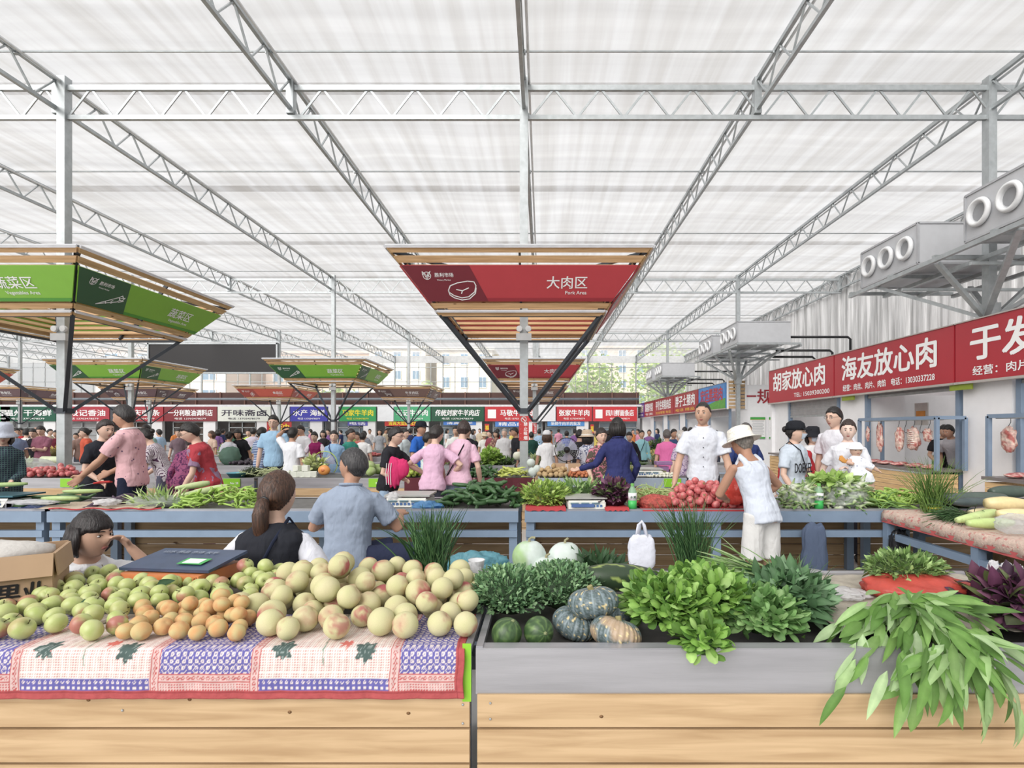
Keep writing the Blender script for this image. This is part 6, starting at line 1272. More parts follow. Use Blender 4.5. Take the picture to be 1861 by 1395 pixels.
# --- middle distance: label, px, D, ytop, face, shirt, extra
MID = [
 ('light blue T-shirt and glasses, tall, left of the boy in white', 498, 9.7, 763, 12, (156,196,228), dict(glasses=True, skin=2, s_=1.06)),
 ('white T-shirt with one hand on the back of the head', 531, 9.1, 782, 165, (232,234,242), dict(skin=1, A=(.17,.02,1.62), poleA=(1,-.4,.2), s_=.93, fat=1.)),
 ('dark T-shirt and dark cap right behind the boy in white', 520, 9.95, 775, 60, (120,66,76), dict(hat='cap', hatc=(50,50,60))),
 ('blue and white striped T-shirt, back turned', 474, 10.5, 777, 150, (60,84,140), dict(pat='stripe', pat2=(200,214,236), ps=9.)),
 ('black T-shirt looking down behind the far potatoes', 441, 12.7, 780, 0, (40,40,46), dict(sex='f', hair='bob', lean=18, pitch=16, fat=1.15)),
 ('pale grey blouse with orange collar, back turned, near the red top', 416, 12.4, 785, 180, (214,214,224), dict(sex='f', hair='bun')),
 ('lilac shirt facing away beyond the black T-shirt', 460, 15.2, 778, 190, (206,196,214), dict()),
 ('yellow-green vest far behind the striped T-shirt', 452, 16.4, 780, 20, (186,214,80), dict()),
 ('white T-shirt looking down left of the purple apron', 554, 12.9, 773, -25, (234,234,238), dict(lean=8, pitch=18)),
 ('purple-red apron over a white blouse with short curly hair', 577, 11.9, 785, 0, (150,36,96), dict(sex='f', hair='curly', sleevec=(226,214,224), lean=16, pitch=10, fat=1.12, A=(.3,-.34,.9), B=(-.3,-.34,.9))),
 ('black sleeveless top far behind the purple apron', 588, 16., 782, 0, (50,48,52), dict(sex='f', hair='bob')),
 ('pale blue long sleeved top with a bag strap, facing the viewer', 608, 9.8, 783, 5, (146,184,222), dict(sex='f', hair='bun', sleeve='long', fat=1.15, strap=((50,60,120),1))),
 ('teal top looking right, just right of the pale blue top', 636, 10.2, 780, 60, (60,156,138), dict(sex='f', hair='bun', fat=1.1)),
 ('white shirt, a child seated behind the far tomatoes', 659, 12.6, 798, 180, (236,236,236), dict(s_=.86)),
 ('salmon T-shirt with black hair above the far tomatoes', 656, 14.6, 785, -20, (206,110,104), dict(lean=14, pitch=14)),
 ('grey shirt leaning forward far right of the salmon T-shirt', 669, 17.5, 783, -30, (130,134,144), dict(lean=16)),
 ('olive green top far left of the salmon T-shirt', 647, 17.2, 785, 30, (130,150,80), dict(sex='f', hair='bob')),
 ('pale blue-grey shirt walking, beside the far column left of the blue T-shirt', 735, 12.4, 780, 70, (200,214,218), dict()),
 ('bright blue T-shirt and black cap left of the pink T-shirts', 763, 9.6, 774, 70, (44,104,204), dict(hat='cap', hatc=(40,42,50), s_=.99)),
 ('white and turquoise top with short dark hair left of the pink T-shirts', 776, 8.9, 786, 110, (226,236,240), dict(sex='f', pat='floral', pat2=(60,170,190), ps=6.)),
 ('black T-shirt with folded arms right of the pink T-shirts', 849, 10.2, 773, -8, (40,40,46), dict(pitch=12, A=(-.08,-.24,1.12), B=(.08,-.22,1.08), poleA=(1,.2,-.6), poleB=(-1,.2,-.6))),
 ('pale grey shirt with black hair behind the longer pink T-shirt', 829, 11.6, 774, 10, (222,224,220), dict(pitch=10)),
 ('black T-shirt in profile just left of the central column', 938, 12.9, 777, -70, (44,44,50), dict()),
 ('light grey shirt with bald head left of the central column', 917, 14.2, 779, 0, (206,206,208), dict(hair='crop', hc=(150,146,142), pitch=14, fat=1.1)),
 ('small flower-patterned brown blouse behind the far lettuce', 902, 15.0, 782, -20, (120,84,80), dict(sex='f', hair='bob', pat='floral', pat2=(180,140,120), ps=12.)),
 ('maroon top left of the brown flower-patterned blouse', 891, 16.4, 782, -40, (150,70,84), dict(sex='f', hair='bun')),
 ('wide straw hat and white shirt behind the lettuce heap', 880, 17.5, 785, 30, (226,226,220), dict(hat='straw', hatc=(206,186,150))),
 ('white cap and white T-shirt, back turned, right of the central column', 994, 11.4, 781, 184, (238,238,240), dict(sex='f', hair='bob', hc=HBRN, hat='cap', hatc=(236,236,240))),
 ('beige wide brimmed hat and pale flower-patterned blouse behind the fan', 1068, 9.3, 781, 200, (206,208,220), dict(sex='f', hair='bob', hat='straw', hatc=(198,176,150), pat='floral', pat2=(90,96,130), ps=14., fat=1.15)),
 ('black T-shirt just left of the beige wide brimmed hat', 1053, 10.8, 781, 170, (44,42,48), dict()),
 ('dark green shirt right of the central column', 966, 15.5, 785, 200, (40,80,70), dict()),
 ('blue-grey hair and blue top behind the fan far away', 1030, 17.5, 783, 180, (110,120,180), dict(sex='f', hair='bun')),
 ('light teal long sleeved top with a belt bag, facing the viewer', 1166, 14.2, 782, 0, (140,196,206), dict(sex='f', hair='bun', sleeve='long', strap=((40,44,50),-1))),
 ('black jacket bending forward left of the light teal top', 1147, 12.8, 785, -20, (44,40,48), dict(sex='f', lean=22, pitch=20, sleeve='long')),
 ('bright pink T-shirt with grey hair, back turned', 1212, 11.4, 781, 172, (232,110,172), dict(hc=HGRY, fat=1.1)),
 ('lilac flower-patterned blouse with white curly hair near the white shirted one', 1240, 8.9, 783, 205, (196,176,196), dict(sex='f', hair='curly', hc=HWHT, pat='floral', pat2=(120,96,140), ps=26.)),
 ('orange and navy vest right of the bright pink T-shirt', 1224, 12.6, 780, 10, (60,80,120), dict(sleevec=(220,120,60))),
 ('black T-shirt behind the lilac flower-patterned blouse', 1256, 14.5, 777, 180, (40,40,48), dict()),
 ('dark hair and navy top at the far right shop front', 1244, 17.5, 776, 150, (50,54,70), dict()),
 ('plum-coloured T-shirt looking at a phone with sunglasses on the head', 77, 12.9, 774, 8, (150,92,112), dict(pitch=24, A=(-.02,-.3,1.12), B=(.02,-.3,1.12))),
 ('black dress looking down left of the plum-coloured T-shirt', 62, 13.2, 779, 12, (40,38,44), dict(sex='f', hair='bun', pitch=20)),
 ('bald head far behind the plum-coloured T-shirt', 67, 16., 777, 0, (180,150,130), dict(hair='crop', hc=(190,150,130))),
 ('white shirt with a black crossed strap, back turned', 48, 14.5, 779, 190, (232,230,226), dict(strap=((30,30,34),1))),
 ('grey-blue shirt in profile at the left edge crowd', 28, 12.6, 778, 70, (130,150,186), dict()),
 ('red jacket behind the grey-blue shirt', 37, 16.4, 778, 40, (206,62,66), dict(sleeve='long')),
 ('maroon top in front of the left column', 103, 15.5, 782, 20, (110,40,56), dict(sex='f', hair='bun')),
 ('orange-red top left of the black dress and column', 157, 12.7, 778, -40, (210,90,66), dict(sex='f', hair='bun')),
 ('pale shirt, small, right beside the left column', 139, 17., 787, 10, (220,206,200), dict()),
 ('sea green shirt behind the pink polo', 268, 11.6, 772, -10, (140,176,168), dict()),
 ('patterned grey blouse at the fruit shop behind the red top', 326, 13.8, 779, 20, (120,100,110), dict(sex='f', hair='curly')),
 ('brown hair and light top between the red top and the grapes', 386, 15.5, 783, -30, (210,180,160), dict(sex='f', hair='bob', hc=HBRN)),
 ('grey-green shirt facing right behind the black dress', 148, 14.6, 780, 60, (150,120,110), dict()),
 ('black apron behind the hanging meat, bending over the counter', 1712, 10.9, 784, -30, (46,44,48), dict(x=8.16, lean=20, pitch=16, A=(.16,-.4,.92), B=(-.16,-.4,.92), s_=.98)),
 ('grey T-shirt bending in the middle red shop, rightmost', 1738, 10.3, 786, -62, (178,176,182), dict(x=8.0, lean=28, pitch=20, skin=1, s_=1.0)),
]
for (lab, px, D, yt, fc, c_, ex) in MID:
    kw = dict(ex); sx_ = kw.get('sex', 'm'); kw.setdefault('skin', R.choice((0,1,2))); kw.setdefault('pants', R.choice(((54,58,72),(40,42,50),(96,104,120),(80,74,70)))); kw.setdefault('yaw', R.uniform(-15,15)); kw.setdefault('pitch', R.uniform(0,10))
    person('person in '+lab if not lab.startswith(('bald','wide straw','beige wide','dark hair','blue-grey hair','brown hair')) else 'person with '+lab, px, D, yt, fc, c_, **kw)
# --- far crowd
cols = [('white',(232,232,234)),('black',(44,44,50)),('navy',(50,60,100)),('red',(196,60,60)),('pink',(226,150,176)),('grey',(160,164,170)),('pale blue',(160,190,220)),('dark green',(60,100,80)),('yellow',(220,200,100)),('purple',(130,90,150)),('beige',(206,190,164)),('orange',(220,130,70))]
FX = [(8,20),(40,24),(90,19),(150,22),(215,20),(240,26),(290,17),(320,22),(350,27),(395,20),(405,25),(430,21),(470,19),(490,24),(545,20),(565,26),(597,22),(620,28),(640,21),(672,25),(690,20),(700,27),(715,22),(728,30),(745,20),(800,19),(812,26),(860,22),(872,29),(905,25),(930,21),(955,27),(980,20),(1000,25),(1015,30),(1045,22),(1062,28),(1085,20),(1105,24),(1130,21),(1150,27),(1160,23),(1180,19),(1195,25),(1280,23),(1302,18)]
wh = ['stripe','']
for k, (px, D) in enumerate(FX):
    cn, c_ = cols[(k*5+k//12) % 12]; fc, dw = R.choice(((0,'facing the viewer'),(180,'back turned'),(80,'facing right'),(-80,'facing left')))
    near = 'under the %s' % ['seafood sign','oil sign','maroon sign','pickle shop sign','deep blue sign','bright green sign','sea green sign','bottle green sign','red beef sign','scarlet noodle sign','right-hand signs'][min(10, [i for i, e in enumerate((104,219,396,494,597,686,784,881,1011,1159,9999)) if px < e][0])]
    person('person in a %s top, %s, %s, %s' % (cn, dw, near, 'far back' if D > 24 else 'mid-hall'), px, D+R.uniform(-.4,.4), 779+R.uniform(-1.2,2.2)+30/D*R.random(), fc+R.uniform(-20,20), c_, pants=R.choice(((54,58,72),(40,42,50),(96,104,120))), hair=R.choice(('short','bob','bun','curly')), skin=R.choice((0,1,2)), sex=R.choice('mf'))
# ------------------------------------------------------------ second row: goods on the counters behind the vendors
def region(px0, px1, y0, y1, mode='dome', h=.12):
    ym = (y0+y1)/2; x0, x1 = XD(px0, ym), XD(px1, ym)
    def top(x, y):
        a, b_ = (x-(x0+x1)/2)/((x1-x0)/2+1e-6), (y-ym)/((y1-y0)/2+1e-6); q = a*a*.9+b_*b_*.7
        if q > 1.25: return None
        return h*max(0.0, 1-q)**.6+.03 if mode == 'dome' else h
    return x0, x1, y0, y1, top
def fruits(name, meshes, n, rr, px0, px1, y0, y1, h, label, cat, group, extra=None, mode='dome', zb=ZT, ename='stem'):
    x0, x1, a, b_, top = region(px0, px1, y0, y1, mode, h); n_ = 0
    for (x, y, z, r) in heap(n, rr, x0, x1, a, b_, top, zb+.012, .94, 24):
        put(name, R.choice(meshes), (x,y,z), r, label, cat, group, extra=extra, ename=ename); n_ += 1
# long vegetables
def long_mesh(L, r, rgb, rgb2, bend=.2, seed=0, n=10, prof=None, tipc=None, mat=None, lobes=0):
    m = MB(); a, b_ = lin(rgb), lin(rgb2); rr = random.Random(seed); pts, rad, cc = [], [], []
    for i in range(n+1):
        t = i/n; an = bend*(t-.5); pts.append(Vector((L*(t-.5), L*.5*bend*(4*(t-.5)**2-.5), .02*math.sin(t*5+seed)*bend*L))); f = prof(t) if prof else (math.sin(PI*min(.999,max(.001,.04+.92*t)))**.35); rad.append(max(.0008, r*f)); k = noise.noise(Vector((t*6, seed, 0)))*.5+.5; c = [lerp(a[j], b_[j], k) for j in range(3)]
        if tipc and t > .93: c = lin(tipc)
        cc.append(tuple(c))
    m.tube(pts, rad, 12, c=cc); return m.mesh('long_vegetable', mat or FRUIT)
CUKE = [long_mesh(.19, .0215, (52,88,50), (72,112,62), bd, i) for i, bd in enumerate((.1,.3,.45,.7,-.2,.2))]
LCUKE = [long_mesh(.34, .018, (58,92,56), (84,118,66), bd, i) for i, bd in enumerate((.1,.25,.15))]
pepper_p = lambda t: (min(1,t/.08)**.5)*(1-.85*t**1.6)
PEP = [long_mesh(.16, .013, (142,186,66), (172,206,92), bd, i, 10, pepper_p, mat=FRUIT) for i, bd in enumerate((.3,.7,1.1,-.5,.9))]
YPEP = [long_mesh(.17, .016, (190,206,84), (208,216,110), bd, i, 10, pepper_p) for i, bd in enumerate((.1,.3,.2))]
EGG = [long_mesh(.2, .024, (66,50,72), (84,62,84), bd, i, 10, lambda t: (.55+.45*sstep(.05,.7,t))*math.sin(PI*min(.99,max(.03,.06+.9*t)))**.3) for i, bd in enumerate((.4,.7,.9))]
BEAN = [long_mesh(.17, .0045, (186,200,140), (206,214,160), bd, i, 6) for i, bd in enumerate((.2,.4,-.3))]
LBEAN = [long_mesh(.4, .005, (150,180,100), (174,196,120), bd, i, 8) for i, bd in enumerate((.5,.9,-.5))]
ZUC = [long_mesh(.30, .036, (184,206,138), (204,218,160), bd, i, 12, lambda t: (.72+.28*sstep(.1,.8,t))*math.sin(PI*min(.99,max(.03,.05+.9*t)))**.28) for i, bd in enumerate((.05,.1,.18))]
def longs(name, meshes, n, px0, px1, y0, y1, h, label, cat, group, ang=None, dr=.02, zb=ZT, sc=(.85,1.15), spread=1.57, stem=None, pz=.02):
    x0, x1, a, b_, top = region(px0, px1, y0, y1, 'dome', h); k = 0; tries = 0
    while k < n and tries < n*30:
        tries += 1; x, y = R.uniform(x0, x1), R.uniform(a, b_); t_ = top(x, y)
        if t_ is None: continue
        z = zb+pz+max(0, t_-.03)*(k/n)**.7*R.uniform(.8,1.0); put(name, R.choice(meshes), (x,y,z), R.uniform(*sc), label, cat, group, rot=(R.uniform(0,6.3), R.gauss(0,.22)*(1 if z > zb+.04 else .2), (ang or 0)+R.uniform(-spread, spread)), extra=stem); k += 1
YA, YB = Y2+.04, Y2b-.06
longs('cucumber', CUKE, 118, 806, 944, 5.05, 5.6, .27, 'dark green cucumber in the big heap left of the central column', 'cucumber', 'cucumbers in the big heap', pz=.022)
longs('long_cucumber', LCUKE, 16, 44, 146, 5.2, 5.75, .09, 'long dark green cucumber lying at the left of the second row', 'cucumber', 'long cucumbers', spread=.35)
longs('green_chilli', PEP, 125, 345, 475, 5.05, 5.65, .20, 'long light green chilli pepper in the heap beside the ponytail', 'pepper', 'light green chillies, left heap', sc=(.8,1.1))
longs('green_chilli', PEP, 110, 1575, 1690, 5.05, 5.6, .15, 'long light green chilli pepper in the heap beside the big bag of pak choi', 'pepper', 'light green chillies, right heap', sc=(.85,1.15))
longs('dark_green_bean', [long_mesh(.2,.006,(96,140,58),(120,160,76),.4,3,8)], 60, 1566, 1618, 5.05, 5.6, .14, 'thin mid-green bean in the heap right of the big bag of pak choi', 'bean', 'thin green beans')
longs('eggplant', EGG, 9, 186, 232, 5.1, 5.5, .07, 'dark purple aubergine on the sacking in front of the pink polo', 'aubergine', 'purple aubergines', ang=.9, spread=.4)
for k, (px, py, D, rz, w) in enumerate(((362,898,5.3,.8,'middle'), (350,886,5.5,.7,'left'), (385,892,5.4,.5,'right'))):
    put('pale_courgette', ZUC[k], P(px, py-4, D), 1., 'pale green courgette behind the light green chillies, %s one' % w, 'courgette', rot=(0,-.12,rz))
for k, (px, py, D, rz, w) in enumerate(((108,905,5.15,.08,'in front of the long cucumbers'), (150,892,5.4,.3,'beside the folded scissors'), (10,880,5.35,.4,'on the scale at the left edge'))):
    put('light_green_gourd', LCUKE[k], P(px, py, D), 1.05, 'light green slim gourd lying %s' % w, 'gourd', rot=(0,0,rz)).data = long_mesh(.32, .022, (160,192,110), (184,206,140), .15, k, 12)
longs('long_bean', LBEAN, 60, 1155, 1215, 5.4, 5.85, .11, 'long pale green bean in the heap behind the red net sack', 'bean', 'long pale beans', spread=.7)
def tom_top(x, y):
    p = pxof(x, y)
    if p < 1222 or p > 1362: return None
    return .055+.21*max(0, 1-abs((p-1280)/75)**2)*min(1, (y-5.02)/.25+.25)
for (x, y, z, r) in heap(125, (.034,.044), 1.2, 2.2, 5.06, 5.55, tom_top, ZT+.015, .93, 30): put('tomato', R.choice(TOM), (x,y,z), r, 'pinkish red tomato in the heap beside the straw-hatted customer', 'tomato', 'pink tomatoes on the second row', extra=CALYX if R.random() < .5 else None, ename='calyx')
m = MB(); n_ = 50; x0, x1 = XD(1165,5.05), XD(1380,5.05); m.add([(lerp(x0,x1,i/n_), yy, ZT+.008+zz-.012*abs(math.sin(i*.9))*(j == 0)) for j, (yy, zz) in enumerate(((4.945,-.012),(4.96,.008),(5.6,.01))) for i in range(n_+1)], [(j*(n_+1)+i, j*(n_+1)+i+1, (j+1)*(n_+1)+i+1, (j+1)*(n_+1)+i) for j in range(2) for i in range(n_)]); tag(m.build('red_cloth', M('red_cloth_edge', (186,52,58), .8), smooth=True), 'red cloth with scalloped edge under the tomatoes', 'cloth')
for k, (a, c_, w) in enumerate(((955,1028,'under the celery leaves left of the second scale'), (1098,1142,'under the purple amaranth left of the green bottle'))):
    m = MB(); x0, x1 = XD(a,5.0), XD(c_,5.0); n_ = 16; m.add([(lerp(x0,x1,i/n_), yy, ZT+.004+zz-.014*abs(math.sin(i*.9))*(j == 0)) for j, (yy, zz) in enumerate(((4.945,.016),(4.96,.034),(5.3,.02))) for i in range(n_+1)], [(j*(n_+1)+i, j*(n_+1)+i+1, (j+1)*(n_+1)+i+1, (j+1)*(n_+1)+i) for j in range(2) for i in range(n_)]); tag(m.build('red_cloth', M('red_cloth_edge', (186,52,58), .8), smooth=True), 'strip of red cloth %s' % w, 'cloth')
greens('celery_leaf_heap', 'heap of bright green celery leaves right of the cucumbers', 'greens', (XD(990,5.3), 5.32, .85), (.23,.22,.13), 620, .06, .03, (150,186,80), 51, .5, .2, .3, .3, stem=.6, tones=[(140,178,70),(160,194,86),(176,206,104),(124,164,64)])
greens('water_spinach_heap', 'fan of mid-green leafy stems behind the second scale', 'greens', (XD(1058,5.6), 5.62, .86), (.24,.18,.10), 300, .13, .03, (120,164,90), 52, .4, .2, .3, .2, tones=[(120,162,84),(146,186,110),(104,148,78),(170,200,130)])
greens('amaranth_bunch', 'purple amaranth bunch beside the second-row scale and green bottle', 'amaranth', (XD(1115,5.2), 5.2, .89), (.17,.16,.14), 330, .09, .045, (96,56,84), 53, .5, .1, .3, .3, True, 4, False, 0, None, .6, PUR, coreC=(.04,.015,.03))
stalks('chive_bunch', 'tall upright bunch of bright garlic chives at the right end of the second row', 'chives', (XD(1700,4.75), 4.78, .79), False, 170, .50, .006, .22, [(120,160,72),(140,178,88),(100,142,64)], 54, .8, (0,0,1), .4, .035, .05)
stalks('chive_bunch', 'dark green chives lying with roots hanging over the corner of the right side table', 'chives', (XD(1760,4.5), 4.5, .82), False, 130, .55, .005, .22, [(86,128,76),(104,146,88),(72,112,64)], 55, .5, (-.8,-.55,.10), .5, .03)
greens('dill_heap', 'heap of feathery grey-green herbs behind the chives at the right', 'greens', (XD(1735,5.1), 5.15, .85), (.28,.15,.10), 480, .05, .006, (130,156,104), 56, .3, .1, .3, .6, tones=[(130,156,104),(110,140,88),(146,170,120)])
# right side table goods
TOWEL2 = M('pink_beige_towel', (206,180,164), .95, var=.12, scale=50, tint=((196,120,114), 30, .56), bump=.5, bscale=120)
m = MB(); n_ = 40; vs_ = []
for j in range(n_+1):
    y = lerp(2.95, 4.92, j/n_)
    for (xx, zz) in ((4.05,ZT+.01),(3.4,ZT+.02),(3.155,ZT+.018),(3.135,ZT-.005),(3.128,ZT-.07)): vs_.append((xx+.006*math.sin(j*1.7), y, zz+.008*noise.noise(Vector((xx*4, y*6, 0)))))
m.add(vs_, [(j*5+i, j*5+i+1, (j+1)*5+i+1, (j+1)*5+i) for j in range(n_) for i in range(4)]); o = m.build('table_towel', TOWEL2, smooth=True); tag(o, 'pink and beige towelling cloth on the right side table', 'towel'); sm = o.modifiers.new('t', 'SOLIDIFY'); sm.thickness = .006
m = MB(); m.add([(3.126, lerp(2.95,4.92,i/20)+0, ZT-.045-(.04 if q else 0)) for q in (0,1) for i in range(21)], [(i,i+1,22+i,21+i) for i in range(20)]); m.build('red_hem', M('red_hem', (206,92,92), .9), o)
LU = (212,190,140)
def bigveg(name, px, py, D, L, r, rz, rgb, rgb2, lab, cat, prof=None, bend=.1, ry=0.):
    me = long_mesh(L, r, rgb, rgb2, bend, int(px), 18, prof); return put(name, me, P(px, py, D), 1., lab, cat, rot=(0, ry, rz))
bigveg('pale_squash', 1775, 938, 4.15, .42, .045, .30, (186,212,128), (204,222,150), 'long pale green squash at the front of the right side table', 'squash', lambda t: (.75+.25*t)*math.sin(PI*min(.99,max(.03,.05+.9*t)))**.28, .05, -.1)
bigveg('pale_squash', 1800, 950, 3.95, .36, .040, .05, (178,206,116), (200,220,140), 'second long pale green squash, nearest on the right side table', 'squash', None, .03)
bigveg('pale_squash', 1790, 930, 4.5, .34, .036, .25, (222,204,160), (206,196,140), 'straw-coloured squash behind the pale green one', 'squash', None, .05)
bigveg('butternut_squash', 1840, 915, 4.35, .40, .062, -.12, (226,202,140), (232,212,156), 'large straw-yellow butternut squash at the right edge', 'squash', lambda t: (1-.35*sstep(.3,.8,t))*math.sin(PI*min(.99,max(.03,.05+.9*t)))**.28, .08)
bigveg('butternut_squash', 1850, 934, 4.05, .28, .045, -.2, (226,206,150), (232,212,156), 'smaller straw-yellow squash in front of the large one at the right edge', 'squash', None, .08)
bigveg('wax_gourd', 1775, 905, 4.95, .60, .060, .10, (72,88,82), (88,104,94), 'long dark grey-green wax gourd behind the chives on the right', 'gourd', None, .04)
bigveg('wax_gourd', 1835, 893, 5.15, .42, .062, .12, (60,78,70), (82,98,86), 'dark grey-green wax gourd farthest right, behind the long one', 'gourd', None, .04)
bigveg('wax_gourd', 1770, 912, 4.75, .40, .042, .06, (66,82,86), (86,100,100), 'blue-grey gourd lying under the long dark one', 'gourd', None, .04)
baggy('thin_plastic_bag', 'clear plastic bag of pale vegetables nearest on the right side table', P(1845, 952, 3.75), (.13,.10,.07), FILM, 12, .2)
for k, (px, py) in enumerate(((1806,1034),(1830,1036),(1848,1040))):
    baggy('knotted_plastic_bag', 'small clear knotted bag hanging at the right under the side table, %s of three' % ('leftmost','middle','rightmost')[k], P(px, py, 3.2), (.035,.03,.05), WBAG, 20+k, .3)
# scales, bags and bottles on the second row
GS = M('pale_metal_scale', (190,190,184), .4, .3)
t = scale((XD(748,5.35), 5.32, ZT), 'white electronic scale with pale blue panel beside the blue bag', M('scale_white_body', (216,216,210), .4), GS, 0, 1.15)
t = scale((XD(1063,5.18), 5.2, ZT), 'electronic scale with dirty blue display panel in front of the leafy fan', M('scale_white_body', (216,216,210), .4), GS, .03, 1.05)
m = MB(); m.box((-.04,-.211,.052), (.2,.004,.03)); m.build('blue_keys', M('blue_keys', (80,110,170), .4), t)
t = scale((XD(12,5.3), 5.3, ZT), 'flat scale with teal pan at the left edge of the second row', M('scale_white_body', (216,216,210), .4), M('teal_pan', (60,110,126), .3, .3), 0, 1.1)
baggy('blue_plastic_bag', 'crumpled bright blue plastic bag left of the cucumber heap', P(776, 920, 5.1), (.14,.09,.05), Mclear('blue_plastic', (110,176,236), .12, .3, .4, 1., 18), 30, .35)
baggy('clear_bag', 'crumpled clear bag left of the white scale', P(716, 905, 5.2), (.07,.07,.06), WBAG, 31, .35)
baggy('clear_bag', 'crumpled white bag in front of the aubergines', P(195, 912, 5.08), (.11,.07,.03), WBAG, 32, .35)
baggy('clear_bag', 'flat sheet of white plastic film lying left of the sacking', P(60, 912, 5.08), (.24,.09,.02), WBAG, 33, .3)
greens('bagged_greens', 'green leaf stalks showing inside the clear bag beside the aubergines', 'greens', (XD(292,5.25), 5.25, .825), (.25,.14,.03), 160, .16, .02, (160,190,110), 57, .3, .1, .25, .0, tones=[(170,196,120),(190,212,150),(140,176,90)])
baggy('clear_bag', 'large clear plastic bag full of green stalks right of the aubergines', (XD(290,5.25), 5.25, .83), (.31,.17,.058), FILM, 34, .12)
m = MB(); n_ = 40; vs_ = [(lerp(XD(98,5.2), XD(300,5.2), i/n_), lerp(4.955, 5.45, j/10), ZT+.012+.015*noise.noise(Vector((i*.3, j*.4, 2)))+.015) for j in range(11) for i in range(n_+1)]; m.add(vs_, [(j*(n_+1)+i, j*(n_+1)+i+1, (j+1)*(n_+1)+i+1, (j+1)*(n_+1)+i) for j in range(10) for i in range(n_)]); o = m.build('sacking_sheet', M('beige_sacking', (196,178,156), .95, var=.1, scale=30, bump=.4, bscale=90), smooth=True); tag(o, 'beige sacking with red edge under the aubergines and bagged greens', 'sheet')
m = MB(); m.tube([(lerp(XD(98,5.0), XD(300,5.0), i/20), 4.95, ZT+.028+.008*math.sin(i)) for i in range(21)], .007, 6); m.build('red_edge', M('red_cloth_edge', (186,52,58), .8), o)
m = MB(); m.box((0,0,0), (.62,.5,.008)); tag(m.build('blue_print_cloth', M('blue_print_cloth', (70,92,160), .8, var=.2, scale=20, tint=((210,220,226), 24, .58)), loc=(XD(70,5.3)-.05, 5.3, ZT+.008)), 'blue printed cloth under the long cucumbers at the left', 'cloth')
def bottle(px, lab):
    t = thing('plastic_bottle', lab, 'bottle', (XD(px,5.0), 5.02, ZT+.001)); m = MB(); GB = Mclear('green_tinted_bottle', (190,232,196), .45, .1, .3, 0)
    m.lathe([(.001,0),(.036,0),(.040,.01),(.040,.17),(.036,.19),(.018,.225),(.014,.232),(.014,.245)], 24); m.build('body', GB, t, smooth=True); m = MB(); m.lathe([(.0408,.02),(.0408,.1)], 24); m.build('green_label', M('bottle_green_label', (60,200,90), .4), t, smooth=True)
    m = MB(); m.lathe([(.0409,.1),(.0409,.17)], 24); m.build('white_label', WHITE, t, smooth=True); m = MB(); m.lathe([(.001,.232),(.017,.232),(.017,.256),(.001,.256)], 18); m.build('cap', M('lime_cap', (120,200,90), .4), t)
    o = text('水美', .03, M('dark_green_ink', (30,90,60), .5), t, bold=.01, align='CENTER'); basis(o, (0,-.0415,.12), *FRONT)
bottle(1150, 'green-labelled plastic bottle left of the red net sack'); bottle(1490, 'green-labelled plastic bottle between the two bags of pak choi')
NET = M('red_net_sack', (186,76,66), .7, var=.35, scale=50, bump=.8, bscale=60); baggy('red_net_sack', 'full red net sack folded open beside the tomatoes', P(1192, 914, 5.16), (.175,.13,.085), NET, 40, .12)
baggy('red_plastic_bag', 'bright red plastic bag held open over the tomatoes by the straw-hatted customer', P(1336, 892, 5.0), (.13,.10,.12), M('red_plastic_bag', (232,72,58), .35, var=.12, scale=10, bump=.8, bscale=26, trans=.3), 41, .2)
# bags of pak choi
def pakchoi_bag(px0, px1, lab, seed, hgt):
    x0, x1 = XD(px0,5.15), XD(px1,5.15); cx_ = (x0+x1)/2; w = (x1-x0)/2; rr = random.Random(seed); m = MB()
    for k in range(230):
        a = rr.uniform(-PI, PI); r_ = rr.uniform(.2,.9)**.5; p = Vector((cx_+math.cos(a)*w*r_*.9, 5.16+math.sin(a)*.15*r_, ZT+.02+rr.random()*hgt)); d = Vector((rr.gauss(0,1), rr.gauss(-.6,.5), rr.gauss(0,.4))).normalized()
        m.tube([p, p+d*.03, p+d*.06, p+d*.11], [.014,.020,.012,.005], 6, c=[tuple(lin(q)) for q in ((232,238,220),(236,240,224),(200,220,160),(120,160,90))])
        if rr.random() < .4: m.leaf(p+d*.1, d, (0,0,1), .06, .04, .4, lin((108,150,76)), .2)
    m.ball((cx_, 5.2, ZT+hgt*.45), (w*.8,.10,hgt*.45), 16, 10, None, (.62,.66,.5)); tag(m.build('pak_choi_heap', LEAF, smooth=True, ), 'pile of white-stemmed pak choi inside the %s' % lab, 'pak choi'); return baggy('clear_produce_bag', 'clear bulging plastic bag of pak choi, %s' % lab, (cx_, 5.16, ZT+hgt*.5+.01), (w*1.02,.18,hgt*.58), FILM, seed, .09)
pakchoi_bag(1424, 1480, 'bag left of the right green bottle', 61, .20); pakchoi_bag(1498, 1572, 'big bag right of the right green bottle', 62, .23)
greens('lettuce_leaves', 'crinkled light green lettuce leaves lying on the big bag of pak choi', 'greens', (XD(1515,5.2), 5.2, 1.03), (.20,.12,.035), 110, .10, .08, (170,204,110), 63, .3, .3, .2, .0, True, 4, False, 0, None, .6, tones=[(160,196,100),(182,212,126)])
# leaves and scissors
t = thing('scissors', 'red-handled scissors beside the light green gourd', 'scissors', P(170, 878, 5.5)); m = MB(); m.bar((-.14,0,-.03), (0,0,.0), .012, .003); m.build('blade', GALV, t); m = MB(); m.tube([(0,0,0),(.07,0,.016),(.15,.02,.018),(.15,.05,.01),(.06,.03,0),(0,0,0)], .008, 6); m.build('handle', M('red_plastic_handle', (206,44,44), .4), t)
